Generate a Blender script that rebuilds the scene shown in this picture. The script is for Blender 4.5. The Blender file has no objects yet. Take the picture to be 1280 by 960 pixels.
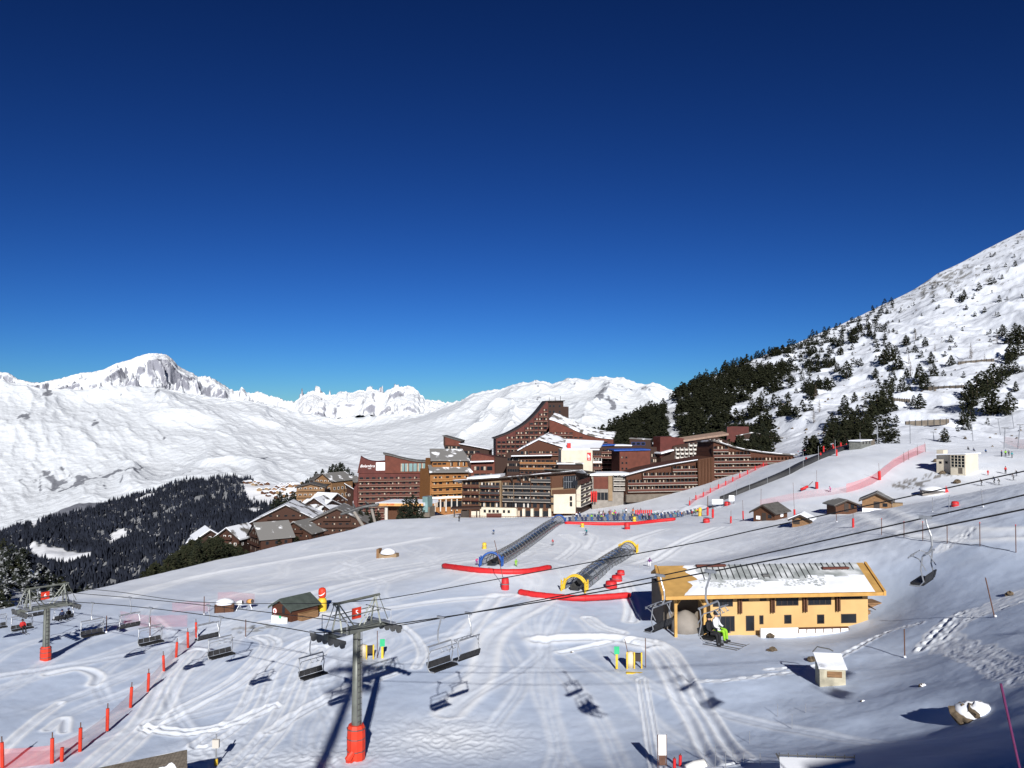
import bpy, bmesh, math, random
import numpy as np
from mathutils import Vector, Matrix

random.seed(7)
RNG = np.random.default_rng(11)
scene = bpy.context.scene
COL = scene.collection
F = 1030.0
PITCH = math.atan(40 / F)
CP, SP = math.cos(PITCH), math.sin(PITCH)


def ray(px, py):
    x = (px - 640) / F
    y = (480 - py) / F
    return np.array([x, CP - y * SP, SP + y * CP])


def P(px, py, D):
    """World point seen at pixel (px, py), D metres ahead (Y)."""
    d = ray(px, py)
    return d * (D / d[1])


# ------------------------------------------------------------------ noise
def _hash(ix, iy, seed):
    h = (ix.astype(np.int64) * 374761393 + iy.astype(np.int64) * 668265263 + seed * 974711) & 0xFFFFFFFF
    h = ((h ^ (h >> 13)) * 1274126177) & 0xFFFFFFFF
    h = h ^ (h >> 16)
    return h


def perlin(x, y, seed=0):
    x = np.asarray(x, float); y = np.asarray(y, float)
    ix = np.floor(x); iy = np.floor(y)
    fx = x - ix; fy = y - iy
    u = fx * fx * fx * (fx * (fx * 6 - 15) + 10); v = fy * fy * fy * (fy * (fy * 6 - 15) + 10)

    def g(dx, dy):
        a = _hash(ix + dx, iy + dy, seed) / 4294967296.0 * 2 * np.pi
        return np.cos(a) * (fx - dx) + np.sin(a) * (fy - dy)
    n00, n10, n01, n11 = g(0, 0), g(1, 0), g(0, 1), g(1, 1)
    return ((n00 * (1 - u) + n10 * u) * (1 - v) + (n01 * (1 - u) + n11 * u) * v) * 1.5


def fbm(x, y, octaves=4, seed=0, gain=0.5):
    s = 0; a = 1.0; f = 1.0
    for k in range(octaves):
        s = s + a * perlin(x * f, y * f, seed + k * 17)
        a *= gain; f *= 2.03
    return s


def ridged(x, y, octaves=5, seed=0, gain=0.55):
    s = 0; a = 1.0; f = 1.0; w = 1.0
    for k in range(octaves):
        n = 1 - np.abs(perlin(x * f, y * f, seed + k * 31)) * 1.6
        n = np.clip(n, 0, 1) ** 2 * w
        s = s + a * n
        w = np.clip(n * 1.6, 0, 1)
        a *= gain; f *= 2.07
    return s


def sstep(a, b, x):
    t = np.clip((np.asarray(x, float) - a) / (b - a), 0, 1)
    return t * t * (3 - 2 * t)


# ------------------------------------------------------------------ materials
M = {}


def mk(name, col, rough=0.7, var=0.12, scale=2.0, metal=0.0, bump=0.0, bscale=None, spec=0.3, stretch=None, col2=None, cmix=(0.45, 0.6)):
    m = bpy.data.materials.new(name)
    m.use_nodes = True
    nt = m.node_tree; N = nt.nodes; L = nt.links
    b = N['Principled BSDF']
    b.inputs['Roughness'].default_value = rough
    b.inputs['Metallic'].default_value = metal
    b.inputs['Specular IOR Level'].default_value = spec
    tc = N.new('ShaderNodeTexCoord')
    mp = N.new('ShaderNodeMapping')
    if stretch: mp.inputs['Scale'].default_value = stretch
    L.new(tc.outputs['Object'], mp.inputs['Vector'])
    nz = N.new('ShaderNodeTexNoise'); nz.inputs['Scale'].default_value = scale; nz.inputs['Detail'].default_value = 5
    L.new(mp.outputs['Vector'], nz.inputs['Vector'])
    cr = N.new('ShaderNodeValToRGB')
    if col2 is None:
        c1 = [max(0, c * (1 - var * 2)) for c in col]; c2 = [min(1, c * (1 + var * 2)) for c in col]
        cr.color_ramp.elements[0].position = 0.25; cr.color_ramp.elements[1].position = 0.75
    else:
        c1, c2 = col, col2
        cr.color_ramp.elements[0].position, cr.color_ramp.elements[1].position = cmix
    cr.color_ramp.elements[0].color = (*c1, 1); cr.color_ramp.elements[1].color = (*c2, 1)
    L.new(nz.outputs['Fac'], cr.inputs['Fac'])
    L.new(cr.outputs['Color'], b.inputs['Base Color'])
    if bump:
        bn = N.new('ShaderNodeBump'); bn.inputs['Strength'].default_value = bump; bn.inputs['Distance'].default_value = 0.05
        n2 = N.new('ShaderNodeTexNoise'); n2.inputs['Scale'].default_value = bscale or scale * 4; n2.inputs['Detail'].default_value = 6
        L.new(mp.outputs['Vector'], n2.inputs['Vector'])
        L.new(n2.outputs['Fac'], bn.inputs['Height']); L.new(bn.outputs['Normal'], b.inputs['Normal'])
    M[name] = m
    return m


def planks(name, col, rough=0.75, pitch=0.35, axis='Z', var=0.2):
    """Wood boarding: board joints as a wave, grain as stretched noise."""
    m = mk(name, col, rough, var, 3.0, stretch=(1, 1, 6) if axis != 'Z' else (0.4, 0.4, 4))
    nt = m.node_tree; N = nt.nodes; L = nt.links
    b = N['Principled BSDF']
    src = b.inputs['Base Color'].links[0].from_socket
    tc = N.new('ShaderNodeTexCoord')
    w = N.new('ShaderNodeTexWave'); w.wave_type = 'BANDS'; w.bands_direction = axis; w.wave_profile = 'SAW'
    w.inputs['Scale'].default_value = 1 / pitch / 3.1416 * 1.57
    L.new(tc.outputs['Object'], w.inputs['Vector'])
    cr = N.new('ShaderNodeValToRGB'); cr.color_ramp.elements[0].color = (0.35, 0.35, 0.35, 1)
    cr.color_ramp.elements[1].position = 0.16; cr.color_ramp.elements[1].color = (1, 1, 1, 1)
    L.new(w.outputs['Fac'], cr.inputs['Fac'])
    mx = N.new('ShaderNodeMix'); mx.data_type = 'RGBA'; mx.blend_type = 'MULTIPLY'; mx.inputs['Factor'].default_value = 1
    L.new(src, mx.inputs['A']); L.new(cr.outputs['Color'], mx.inputs['B'])
    L.new(mx.outputs['Result'], b.inputs['Base Color'])
    return m


def ground_mat(name, snow, dark, rough=0.65, bumps=((6.0, 0.12, 0.08),), attr='rock', groom=None):
    """Snow with a per-vertex albedo mask (rock, bare ground, rough snow)."""
    m = bpy.data.materials.new(name); m.use_nodes = True
    nt = m.node_tree; N = nt.nodes; L = nt.links
    b = N['Principled BSDF']; b.inputs['Roughness'].default_value = rough; b.inputs['Specular IOR Level'].default_value = 0.25
    geo = N.new('ShaderNodeNewGeometry')
    at = N.new('ShaderNodeAttribute'); at.attribute_name = attr
    mx = N.new('ShaderNodeMix'); mx.data_type = 'RGBA'
    mx.inputs['A'].default_value = (*snow, 1); mx.inputs['B'].default_value = (*dark, 1)
    L.new(at.outputs['Fac'], mx.inputs['Factor'])
    out = mx.outputs['Result']
    if groom:
        n0 = N.new('ShaderNodeTexNoise'); n0.inputs['Scale'].default_value = groom[0]; n0.inputs['Detail'].default_value = 6
        mp = N.new('ShaderNodeMapping'); mp.inputs['Scale'].default_value = groom[2]
        L.new(geo.outputs['Position'], mp.inputs['Vector']); L.new(mp.outputs['Vector'], n0.inputs['Vector'])
        cr = N.new('ShaderNodeValToRGB')
        cr.color_ramp.elements[0].position = 0.35; cr.color_ramp.elements[1].position = 0.65
        v = 1 - groom[1]
        cr.color_ramp.elements[0].color = (v, v, v, 1); cr.color_ramp.elements[1].color = (1, 1, 1, 1)
        L.new(n0.outputs['Fac'], cr.inputs['Fac'])
        m2 = N.new('ShaderNodeMix'); m2.data_type = 'RGBA'; m2.blend_type = 'MULTIPLY'; m2.inputs['Factor'].default_value = 1
        L.new(out, m2.inputs['A']); L.new(cr.outputs['Color'], m2.inputs['B'])
        out = m2.outputs['Result']
    L.new(out, b.inputs['Base Color'])
    prev = None
    for sc, st, dist in bumps:
        nz = N.new('ShaderNodeTexNoise'); nz.inputs['Scale'].default_value = sc; nz.inputs['Detail'].default_value = 5
        L.new(geo.outputs['Position'], nz.inputs['Vector'])
        bn = N.new('ShaderNodeBump'); bn.inputs['Strength'].default_value = st; bn.inputs['Distance'].default_value = dist
        L.new(nz.outputs['Fac'], bn.inputs['Height'])
        if prev: L.new(prev, bn.inputs['Normal'])
        prev = bn.outputs['Normal']
    if prev: L.new(prev, b.inputs['Normal'])
    M[name] = m
    return m


def see_through(name, col, alpha, rough=0.3, spec=0.5):
    m = mk(name, col, rough, 0.1, 3.0, spec=spec)
    nt = m.node_tree; N = nt.nodes; L = nt.links
    tr = N.new('ShaderNodeBsdfTransparent'); ms = N.new('ShaderNodeMixShader'); ms.inputs['Fac'].default_value = alpha
    L.new(tr.outputs[0], ms.inputs[1]); L.new(N['Principled BSDF'].outputs[0], ms.inputs[2])
    L.new(ms.outputs[0], N['Material Output'].inputs['Surface'])
    return m


# ------------------------------------------------------------------ mesh builder
class MB:
    def __init__(s):
        s.v = []; s.f = []; s.m = []

    def add(s, verts, faces, mi=0):
        o = len(s.v)
        s.v += [tuple(float(c) for c in p) for p in verts]
        s.f += [tuple(i + o for i in f) for f in faces]
        s.m += [mi] * len(faces)
        return s

    def box(s, c, d, rz=0, mi=0, tilt=None):
        """centre, full size"""
        x, y, z = d[0] / 2, d[1] / 2, d[2] / 2
        vs = [Vector((a * x, b * y, e * z)) for e in (-1, 1) for b in (-1, 1) for a in (-1, 1)]
        if tilt is not None: vs = [tilt @ q for q in vs]
        if rz: r = Matrix.Rotation(rz, 3, 'Z'); vs = [r @ q for q in vs]
        vs = [(q.x + c[0], q.y + c[1], q.z + c[2]) for q in vs]
        return s.add(vs, [(0, 2, 3, 1), (4, 5, 7, 6), (0, 1, 5, 4), (2, 6, 7, 3), (0, 4, 6, 2), (1, 3, 7, 5)], mi)

    def span(s, x0, x1, y0, y1, z0, z1, mi=0):
        return s.box(((x0 + x1) / 2, (y0 + y1) / 2, (z0 + z1) / 2), (abs(x1 - x0), abs(y1 - y0), abs(z1 - z0)), 0, mi)

    def tube(s, pts, r, n=8, mi=0, cap=True):
        pts = [Vector([float(c) for c in p]) for p in pts]
        rs = r if isinstance(r, (list, tuple)) else [r] * len(pts)
        rings = []
        ref = None
        for i, p in enumerate(pts):
            if i == 0: t = pts[1] - p
            elif i == len(pts) - 1: t = p - pts[i - 1]
            else: t = (pts[i + 1] - pts[i - 1])
            t.normalize()
            if ref is None:
                ref = Vector((0, 0, 1)) if abs(t.z) < 0.9 else Vector((1, 0, 0))
            a = (ref - t * ref.dot(t)).normalized(); ref = a
            b = t.cross(a)
            rings.append([p + (a * math.cos(2 * math.pi * k / n) + b * math.sin(2 * math.pi * k / n)) * rs[i] for k in range(n)])
        vs = [q for ring in rings for q in ring]
        fs = []
        for i in range(len(pts) - 1):
            for k in range(n):
                k2 = (k + 1) % n
                fs.append((i * n + k, i * n + k2, (i + 1) * n + k2, (i + 1) * n + k))
        if cap:
            fs.append(tuple(range(n - 1, -1, -1))); fs.append(tuple((len(pts) - 1) * n + k for k in range(n)))
        return s.add(vs, fs, mi)

    def bar(s, a, b, w, mi=0): return s.tube([a, b], w * 0.7071, 4, mi)

    def prism(s, poly, y0, y1, mi=0):
        """poly in (x, z), extruded along y"""
        n = len(poly)
        vs = [(p[0], y0, p[1]) for p in poly] + [(p[0], y1, p[1]) for p in poly]
        fs = [tuple(range(n)), tuple(range(2 * n - 1, n - 1, -1))]
        fs += [(i, i + n, (i + 1) % n + n, (i + 1) % n) for i in range(n)]
        return s.add(vs, fs, mi)

    def lathe(s, prof, c=(0, 0, 0), n=16, mi=0):
        vs = []; fs = []
        for (r, z) in prof:
            for k in range(n):
                a = 2 * math.pi * k / n
                vs.append((c[0] + r * math.cos(a), c[1] + r * math.sin(a), c[2] + z))
        for i in range(len(prof) - 1):
            for k in range(n):
                k2 = (k + 1) % n
                fs.append((i * n + k, i * n + k2, (i + 1) * n + k2, (i + 1) * n + k))
        fs.append(tuple(range(n - 1, -1, -1))); fs.append(tuple((len(prof) - 1) * n + k for k in range(n)))
        return s.add(vs, fs, mi)

    def mesh(s, name, mats, smooth=False):
        me = bpy.data.meshes.new(name)
        me.from_pydata(s.v, [], s.f)
        bm = bmesh.new(); bm.from_mesh(me); bmesh.ops.recalc_face_normals(bm, faces=bm.faces); bm.to_mesh(me); bm.free()
        for m in (mats if isinstance(mats, (list, tuple)) else [mats]):
            me.materials.append(M[m] if isinstance(m, str) else m)
        me.polygons.foreach_set('material_index', s.m)
        if smooth: me.polygons.foreach_set('use_smooth', [True] * len(me.polygons))
        me.update()
        return me

    def build(s, name, mats, parent=None, smooth=False):
        o = bpy.data.objects.new(name, s.mesh(name, mats, smooth))
        COL.objects.link(o)
        if parent: o.parent = parent
        return o


def empty(name, loc=(0, 0, 0), rz=0.0):
    o = bpy.data.objects.new(name, None); COL.objects.link(o)
    o.empty_display_size = 0.5
    o.location = [float(c) for c in loc]; o.rotation_euler = (0, 0, float(rz))
    return o


def tag(o, label=None, cat=None, group=None, kind=None):
    if label: o['label'] = label
    if cat: o['category'] = cat
    if group: o['group'] = group
    if kind: o['kind'] = kind
    return o


KIDS = {}


def kids(o):
    return [c for c in o.children]


def copy_tree(o, parent=None, children=None):
    c = o.copy(); COL.objects.link(c)
    if parent: c.parent = parent
    for ch in kids(o): copy_tree(ch, c)
    return c


def numpy_mesh(name, verts, faces, mats, attrs=None, smooth=True, matidx=None):
    """verts (n,3), faces (m,3|4) arrays."""
    me = bpy.data.meshes.new(name)
    nv, nf, k = len(verts), len(faces), faces.shape[1]
    me.vertices.add(nv); me.vertices.foreach_set('co', np.ascontiguousarray(verts, np.float32).ravel())
    me.loops.add(nf * k); me.loops.foreach_set('vertex_index', np.ascontiguousarray(faces, np.int32).ravel())
    me.polygons.add(nf); me.polygons.foreach_set('loop_start', np.arange(0, nf * k, k, dtype=np.int32))
    me.polygons.foreach_set('loop_total', np.full(nf, k, np.int32))
    if smooth: me.polygons.foreach_set('use_smooth', np.ones(nf, bool))
    for m in mats: me.materials.append(M[m])
    if matidx is not None: me.polygons.foreach_set('material_index', np.ascontiguousarray(matidx, np.int32))
    me.update(calc_edges=True)
    for an, av in (attrs or {}).items():
        a = me.attributes.new(an, 'FLOAT', 'POINT'); a.data.foreach_set('value', np.ascontiguousarray(av, np.float32).ravel())
    o = bpy.data.objects.new(name, me); COL.objects.link(o)
    return o


def grid_faces(nr, nc):
    i = np.arange(nr * nc).reshape(nr, nc)
    return np.stack([i[:-1, :-1], i[:-1, 1:], i[1:, 1:], i[1:, :-1]], -1).reshape(-1, 4)
SUN_POWER = 5.0
SKY_AIR, SKY_OZ, SKY_GAMMA, SKY_STR = 1.0, 4.0, 1.8, 0.1
SKY_TINT = (0.033, 0.056, 0.079)
EXPOSURE = 0.5
# ================================================================== light, sky, camera
SUN_EL = math.radians(24.5)
sd = Vector((-0.09, 1.0, 0)).normalized() * math.cos(SUN_EL); sd.z = -math.sin(SUN_EL)
lamp = bpy.data.lights.new('sun', 'SUN'); lamp.energy = SUN_POWER; lamp.angle = math.radians(0.53); lamp.color = (1.0, 0.98, 0.945)
sun = bpy.data.objects.new('sun', lamp); COL.objects.link(sun)
sun.rotation_euler = sd.to_track_quat('-Z', 'Y').to_euler(); sun.location = (0, -50, 60)

w = bpy.data.worlds.new('World'); scene.world = w; w.use_nodes = True
nt = w.node_tree
sky = nt.nodes.new('ShaderNodeTexSky'); sky.sky_type = 'NISHITA'; sky.sun_disc = False
sky.sun_elevation = SUN_EL; sky.sun_rotation = math.pi + math.atan2(0.09, 1) * -1
sky.altitude = 2100; sky.air_density = SKY_AIR; sky.dust_density = 0.0; sky.ozone_density = SKY_OZ
gm = nt.nodes.new('ShaderNodeGamma'); gm.inputs['Gamma'].default_value = SKY_GAMMA
tint = nt.nodes.new('ShaderNodeMix'); tint.data_type = 'RGBA'; tint.blend_type = 'MULTIPLY'; tint.inputs['Factor'].default_value = 1
tint.inputs['B'].default_value = (*SKY_TINT, 1)
nt.links.new(sky.outputs[0], gm.inputs[0]); nt.links.new(gm.outputs[0], tint.inputs['A'])
bg = nt.nodes['Background']; bg.inputs['Strength'].default_value = SKY_STR
nt.links.new(tint.outputs['Result'], bg.inputs['Color'])

cam = bpy.data.cameras.new('camera'); cam.sensor_width = 36; cam.lens = 36 * F / 1280
cam.clip_start = 0.5; cam.clip_end = 90000
co = bpy.data.objects.new('camera', cam); COL.objects.link(co)
co.rotation_euler = (math.pi / 2 + PITCH, 0, 0)
scene.camera = co
scene.view_settings.view_transform = 'Standard'; scene.view_settings.look = 'None'
scene.view_settings.exposure = EXPOSURE; scene.view_settings.gamma = 1
scene.cycles.max_bounces = 6; scene.cycles.transparent_max_bounces = 16
scene.cycles.use_denoising = True

# ================================================================== near snow field
ctrl = [  # px, py, D
    (448, 948, 58), (640, 960, 57), (800, 955, 56), (960, 955, 51), (1090, 950, 44), (1180, 930, 44), (1270, 950, 36),
    (0, 960, 57.5), (200, 955, 58), (-200, 930, 60), (57, 825, 85), (-120, 830, 82),
    (615, 709, 133), (715, 690, 163), (700, 657, 215), (770, 655.5, 226), (560, 690, 168), (520, 670, 208),
    (640, 647, 305), (850, 642, 270), (720, 646, 300),
    (480, 652, 250), (450, 661, 235), (370, 679, 205), (280, 699, 175), (180, 723, 148), (0, 764, 112), (-150, 800, 95), (-350, 850, 84),
    (370, 755, 112), (250, 752, 117), (120, 780, 101), (430, 720, 140), (480, 690, 175), (600, 672, 195),
    (1043, 860, 70), (1131, 820, 76), (1238, 772, 76), (1290, 762, 73), (1280, 868, 51), (1215, 905, 51), (1150, 870, 61), (1400, 850, 46),
    (1102, 665, 126), (1170, 672, 110), (1225, 682, 100), (1272, 690, 94), (1400, 690, 86),
    (1060, 700, 114), (1000, 690, 125), (1040, 648, 165), (1150, 645, 130), (1280, 605, 130), (1400, 590, 130),
    (1105, 638, 188), (1060, 640, 195), (1150, 632, 185), (1190, 605, 207), (1180, 574, 232), (1240, 565, 252), (1280, 600, 200), (1400, 560, 220),
    (963, 650, 190), (1005, 655, 172), (850, 660, 198), (880, 700, 148), (920, 675, 165),
    (1110, 600, 225), (1040, 602, 232), (1090, 556, 290), (1130, 556, 305), (980, 594, 262), (900, 630, 252), (860, 645, 245), (1010, 580, 275),
    (1280, 560, 290), (1200, 556, 315), (600, 640, 370), (450, 650, 430), (800, 600, 460), (950, 578, 450), (900, 592, 380), (820, 618, 340), (1050, 562, 360),
    (1180, 740, 92), (1110, 752, 99), (780, 650, 240), (840, 648, 240), (730, 650, 240), (790, 643.5, 272),
]
cz = [  # px, py, z for the flat middle
    (100, 900, -24.5), (300, 900, -24.6), (520, 880, -24.7), (660, 900, -24.7), (800, 880, -24.4), (300, 820, -25.0), (520, 810, -25.0), (690, 810, -25.0),
    (790, 830, -24.7), (470, 765, -25.0), (700, 770, -25.0), (640, 743, -24.9), (780, 743, -24.9), (830, 790, -25.0), (930, 788, -24.9), (1090, 783, -23.6),
    (930, 850, -23.4), (960, 806, -24.2), (1090, 800, -22.6), (870, 900, -24.0), (180, 800, -25.4), (400, 780, -25.1), (60, 870, -24.8),
]
pts = [P(*c) for c in ctrl]
for (a, b, z) in cz:
    d = ray(a, b); pts.append(d * (z / d[2]))
pts += [np.array(q, float) for q in [(0, 28, -19), (-40, 25, -22), (-80, 40, -24), (20, 22, -16.5), (40, 22, -14.5), (0, 0, -12), (-30, 0, -17), (-60, 0, -21),
                                     (40, 0, -9), (0, -40, -8), (40, -40, -5), (-40, -40, -12), (80, 20, -8), (90, -30, -4), (0, -80, -4), (-70, -60, -12)]]
pts = np.array(pts)


def tps_fit(p, lam=6.0):
    n = len(p); s = 100.0
    xy = p[:, :2] / s
    r2 = ((xy[:, None] - xy[None]) ** 2).sum(-1)
    K = 0.5 * r2 * np.log(r2 + 1e-12)
    Pm = np.hstack([np.ones((n, 1)), xy])
    A = np.zeros((n + 3, n + 3)); A[:n, :n] = K + np.eye(n) * lam * 1e-4; A[:n, n:] = Pm; A[n:, :n] = Pm.T
    b = np.zeros(n + 3); b[:n] = p[:, 2]
    sol = np.linalg.solve(A, b)
    return xy, sol, s


_xy, _sol, _s = tps_fit(pts)
EDGE = np.array([P(*c)[:2] for c in [(-600, 905, 70), (-350, 848, 84), (-150, 800, 95), (0, 764, 112), (180, 723, 148), (280, 699, 175), (370, 679, 205), (450, 661, 235), (478, 652, 252), (505, 648, 300), (520, 645, 420), (560, 640, 640)]])


def seg_dist(x, y, poly, signed=False):
    best = np.full(x.shape, 1e9); sg = np.ones(x.shape); par = np.zeros(x.shape); acc = 0.0
    for (a, b) in zip(poly[:-1], poly[1:]):
        dx, dy = b - a; L2 = dx * dx + dy * dy; L1 = math.sqrt(L2)
        t = np.clip(((x - a[0]) * dx + (y - a[1]) * dy) / L2, 0, 1)
        ex = x - (a[0] + t * dx); ey = y - (a[1] + t * dy)
        d = np.hypot(ex, ey)
        k = d < best
        best = np.where(k, d, best)
        sg = np.where(k, np.sign(dx * (y - a[1]) - dy * (x - a[0])), sg)
        par = np.where(k, acc + t * L1, par)
        acc += L1
    if signed: return best * sg
    return best, par, sg


def zg(x, y):
    x = np.asarray(x, float); y = np.asarray(y, float)
    sh = x.shape; x = x.ravel(); y = y.ravel()
    out = np.empty(len(x)); CH = 60000
    for i in range(0, len(x), CH):
        X = x[i:i + CH] / _s; Y = y[i:i + CH] / _s
        r2 = (X[:, None] - _xy[None, :, 0]) ** 2 + (Y[:, None] - _xy[None, :, 1]) ** 2
        out[i:i + CH] = (0.5 * r2 * np.log(r2 + 1e-12)) @ _sol[:-3] + _sol[-3] + _sol[-2] * X + _sol[-1] * Y
    s = seg_dist(x, y, EDGE, True)
    s = np.where(s > 0, s, 0)
    drop = 0.42 * (np.sqrt(s * s + 16) - 4)
    out = out - np.minimum(drop, 60 + drop * 0.05)
    return out.reshape(sh)


def zs(x, y): return float(zg(np.array([x]), np.array([y]))[0])


_DS = np.exp(np.linspace(math.log(18), math.log(520), 900))


def G(px, py):
    """Where the line of sight through a pixel meets the near ground."""
    d = ray(px, py); d = d / d[1]
    z = zg(d[0] * _DS, _DS)
    h = d[2] * _DS - z
    k = np.where((h[:-1] > 0) & (h[1:] <= 0))[0]
    if len(k) == 0:
        k0 = int(np.argmin(np.abs(h))); D = _DS[k0]
    else:
        k0 = k[0]; t = h[k0] / (h[k0] - h[k0 + 1]); D = _DS[k0] * (1 - t) + _DS[k0 + 1] * t
    return np.array([d[0] * D, D, zs(d[0] * D, D)])


def GD(px, D):
    """Ground point at depth D on the pixel column px."""
    x = (px - 640) / F * D / CP * 1.0
    return np.array([x, D, zs(x, D)])


def smooth_poly(p, n=10):
    p = np.array(p, float); out = []
    q = np.vstack([2 * p[0] - p[1], p, 2 * p[-1] - p[-2]])
    for i in range(1, len(q) - 2):
        for t in np.linspace(0, 1, n, endpoint=False):
            out.append(0.5 * ((2 * q[i]) + (-q[i - 1] + q[i + 1]) * t + (2 * q[i - 1] - 5 * q[i] + 4 * q[i + 1] - q[i + 2]) * t ** 2 + (-q[i - 1] + 3 * q[i] - 3 * q[i + 1] + q[i + 2]) * t ** 3))
    out.append(p[-1])
    return np.array(out)


# tracks: (pixel path, kind, half gauge, width, depth)
TRACKS = [
    ([(575, 705), (640, 690)], 0, 0, .4, .05),
    ([(300, 960), (350, 905), (372, 860), (385, 830), (400, 812)], 2, .7, .28, .10),
    ([(255, 930), (310, 890), (335, 840), (365, 815), (392, 800)], 2, .75, .28, .10),
    ([(190, 905), (250, 878), (300, 850), (335, 815), (338, 803), (325, 797)], 2, .7, .25, .09),
    ([(185, 910), (235, 915), (290, 905), (340, 885)], 2, .5, .25, .10),
    ([(120, 960), (160, 925), (190, 895), (215, 850), (245, 815)], 2, .8, .35, .12),
    ([(60, 845), (100, 838), (122, 847), (118, 858)], 1, 0, .4, .08),
    ([(0, 940), (40, 905), (75, 880)], 1, 0, .3, .08),
    ([(60, 912), (80, 898), (80, 915)], 1, 0, .3, .07),
    ([(910, 955), (880, 905), (858, 870), (842, 840), (828, 818), (812, 805), (795, 800)], 2, .85, .35, .16),
    ([(935, 950), (905, 920), (878, 880), (860, 845), (842, 815), (822, 802)], 1, 0, .3, .10),
    ([(822, 960), (812, 905), (802, 850)], 2, .35, .12, .08),
    ([(675, 800), (720, 797), (770, 798), (810, 806)], 1, 0, .9, .22),
    ([(700, 815), (740, 806), (764, 802)], 1, 0, .35, .12),
    ([(735, 772), (750, 783), (775, 790)], 2, .4, .3, .10),
    ([(620, 745), (585, 790), (570, 800)], 1, 0, .6, .10),
    ([(500, 782), (520, 800), (528, 820), (520, 838)], 1, 0, .3, .10),
    ([(488, 845), (430, 865), (380, 890), (340, 915)], 2, .3, .3, .10),
    ([(640, 745), (560, 752), (480, 762), (330, 778)], 1, 0, .5, .06),
    ([(160, 745), (240, 722), (320, 708), (400, 694), (470, 684), (540, 672)], 1, 0, .8, .16),
    ([(360, 752), (440, 730), (520, 712), (600, 700)], 1, 0, 1.0, .10),
    ([(705, 668), (722, 678), (712, 690), (700, 700)], 2, .5, .35, .12),
    ([(728, 665), (742, 672), (735, 685), (745, 690)], 1, 0, .4, .12),
    ([(830, 662), (780, 680), (745, 700), (720, 725)], 1, 0, .6, .10),
    ([(900, 660), (850, 680), (800, 705)], 2, .9, .5, .10),
    ([(780, 730), (790, 755), (788, 775)], 2, .5, .3, .08),
    ([(960, 838), (1020, 832), (1060, 815), (1110, 790), (1150, 780)], 3, 0, .25, .14),
    ([(860, 853), (920, 850), (1000, 840)], 3, 0, .22, .14),
    ([(1280, 742), (1240, 758), (1205, 770), (1185, 785), (1172, 800)], 4, 1.3, .26, .07),
    ([(1285, 750), (1240, 764), (1200, 778), (1178, 798)], 3, 0, .25, .10),
    ([(1150, 812), (1172, 790), (1190, 772), (1215, 765)], 3, 0, .3, .22),
    ([(1178, 800), (1200, 810), (1230, 820), (1260, 838), (1290, 850)], 4, 1.0, .26, .07),
    ([(1280, 668), (1200, 668), (1120, 655), (1060, 640)], 1, 0, 1.2, .18),
    ([(1180, 685), (1200, 672), (1210, 664)], 4, .6, .3, .2),
    ([(330, 740), (420, 722), (560, 700), (680, 690)], 2, 2.0, .4, .05),
    ([(560, 895), (600, 850), (620, 790), (680, 752)], 1, 0, .8, .06),
]


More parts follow.
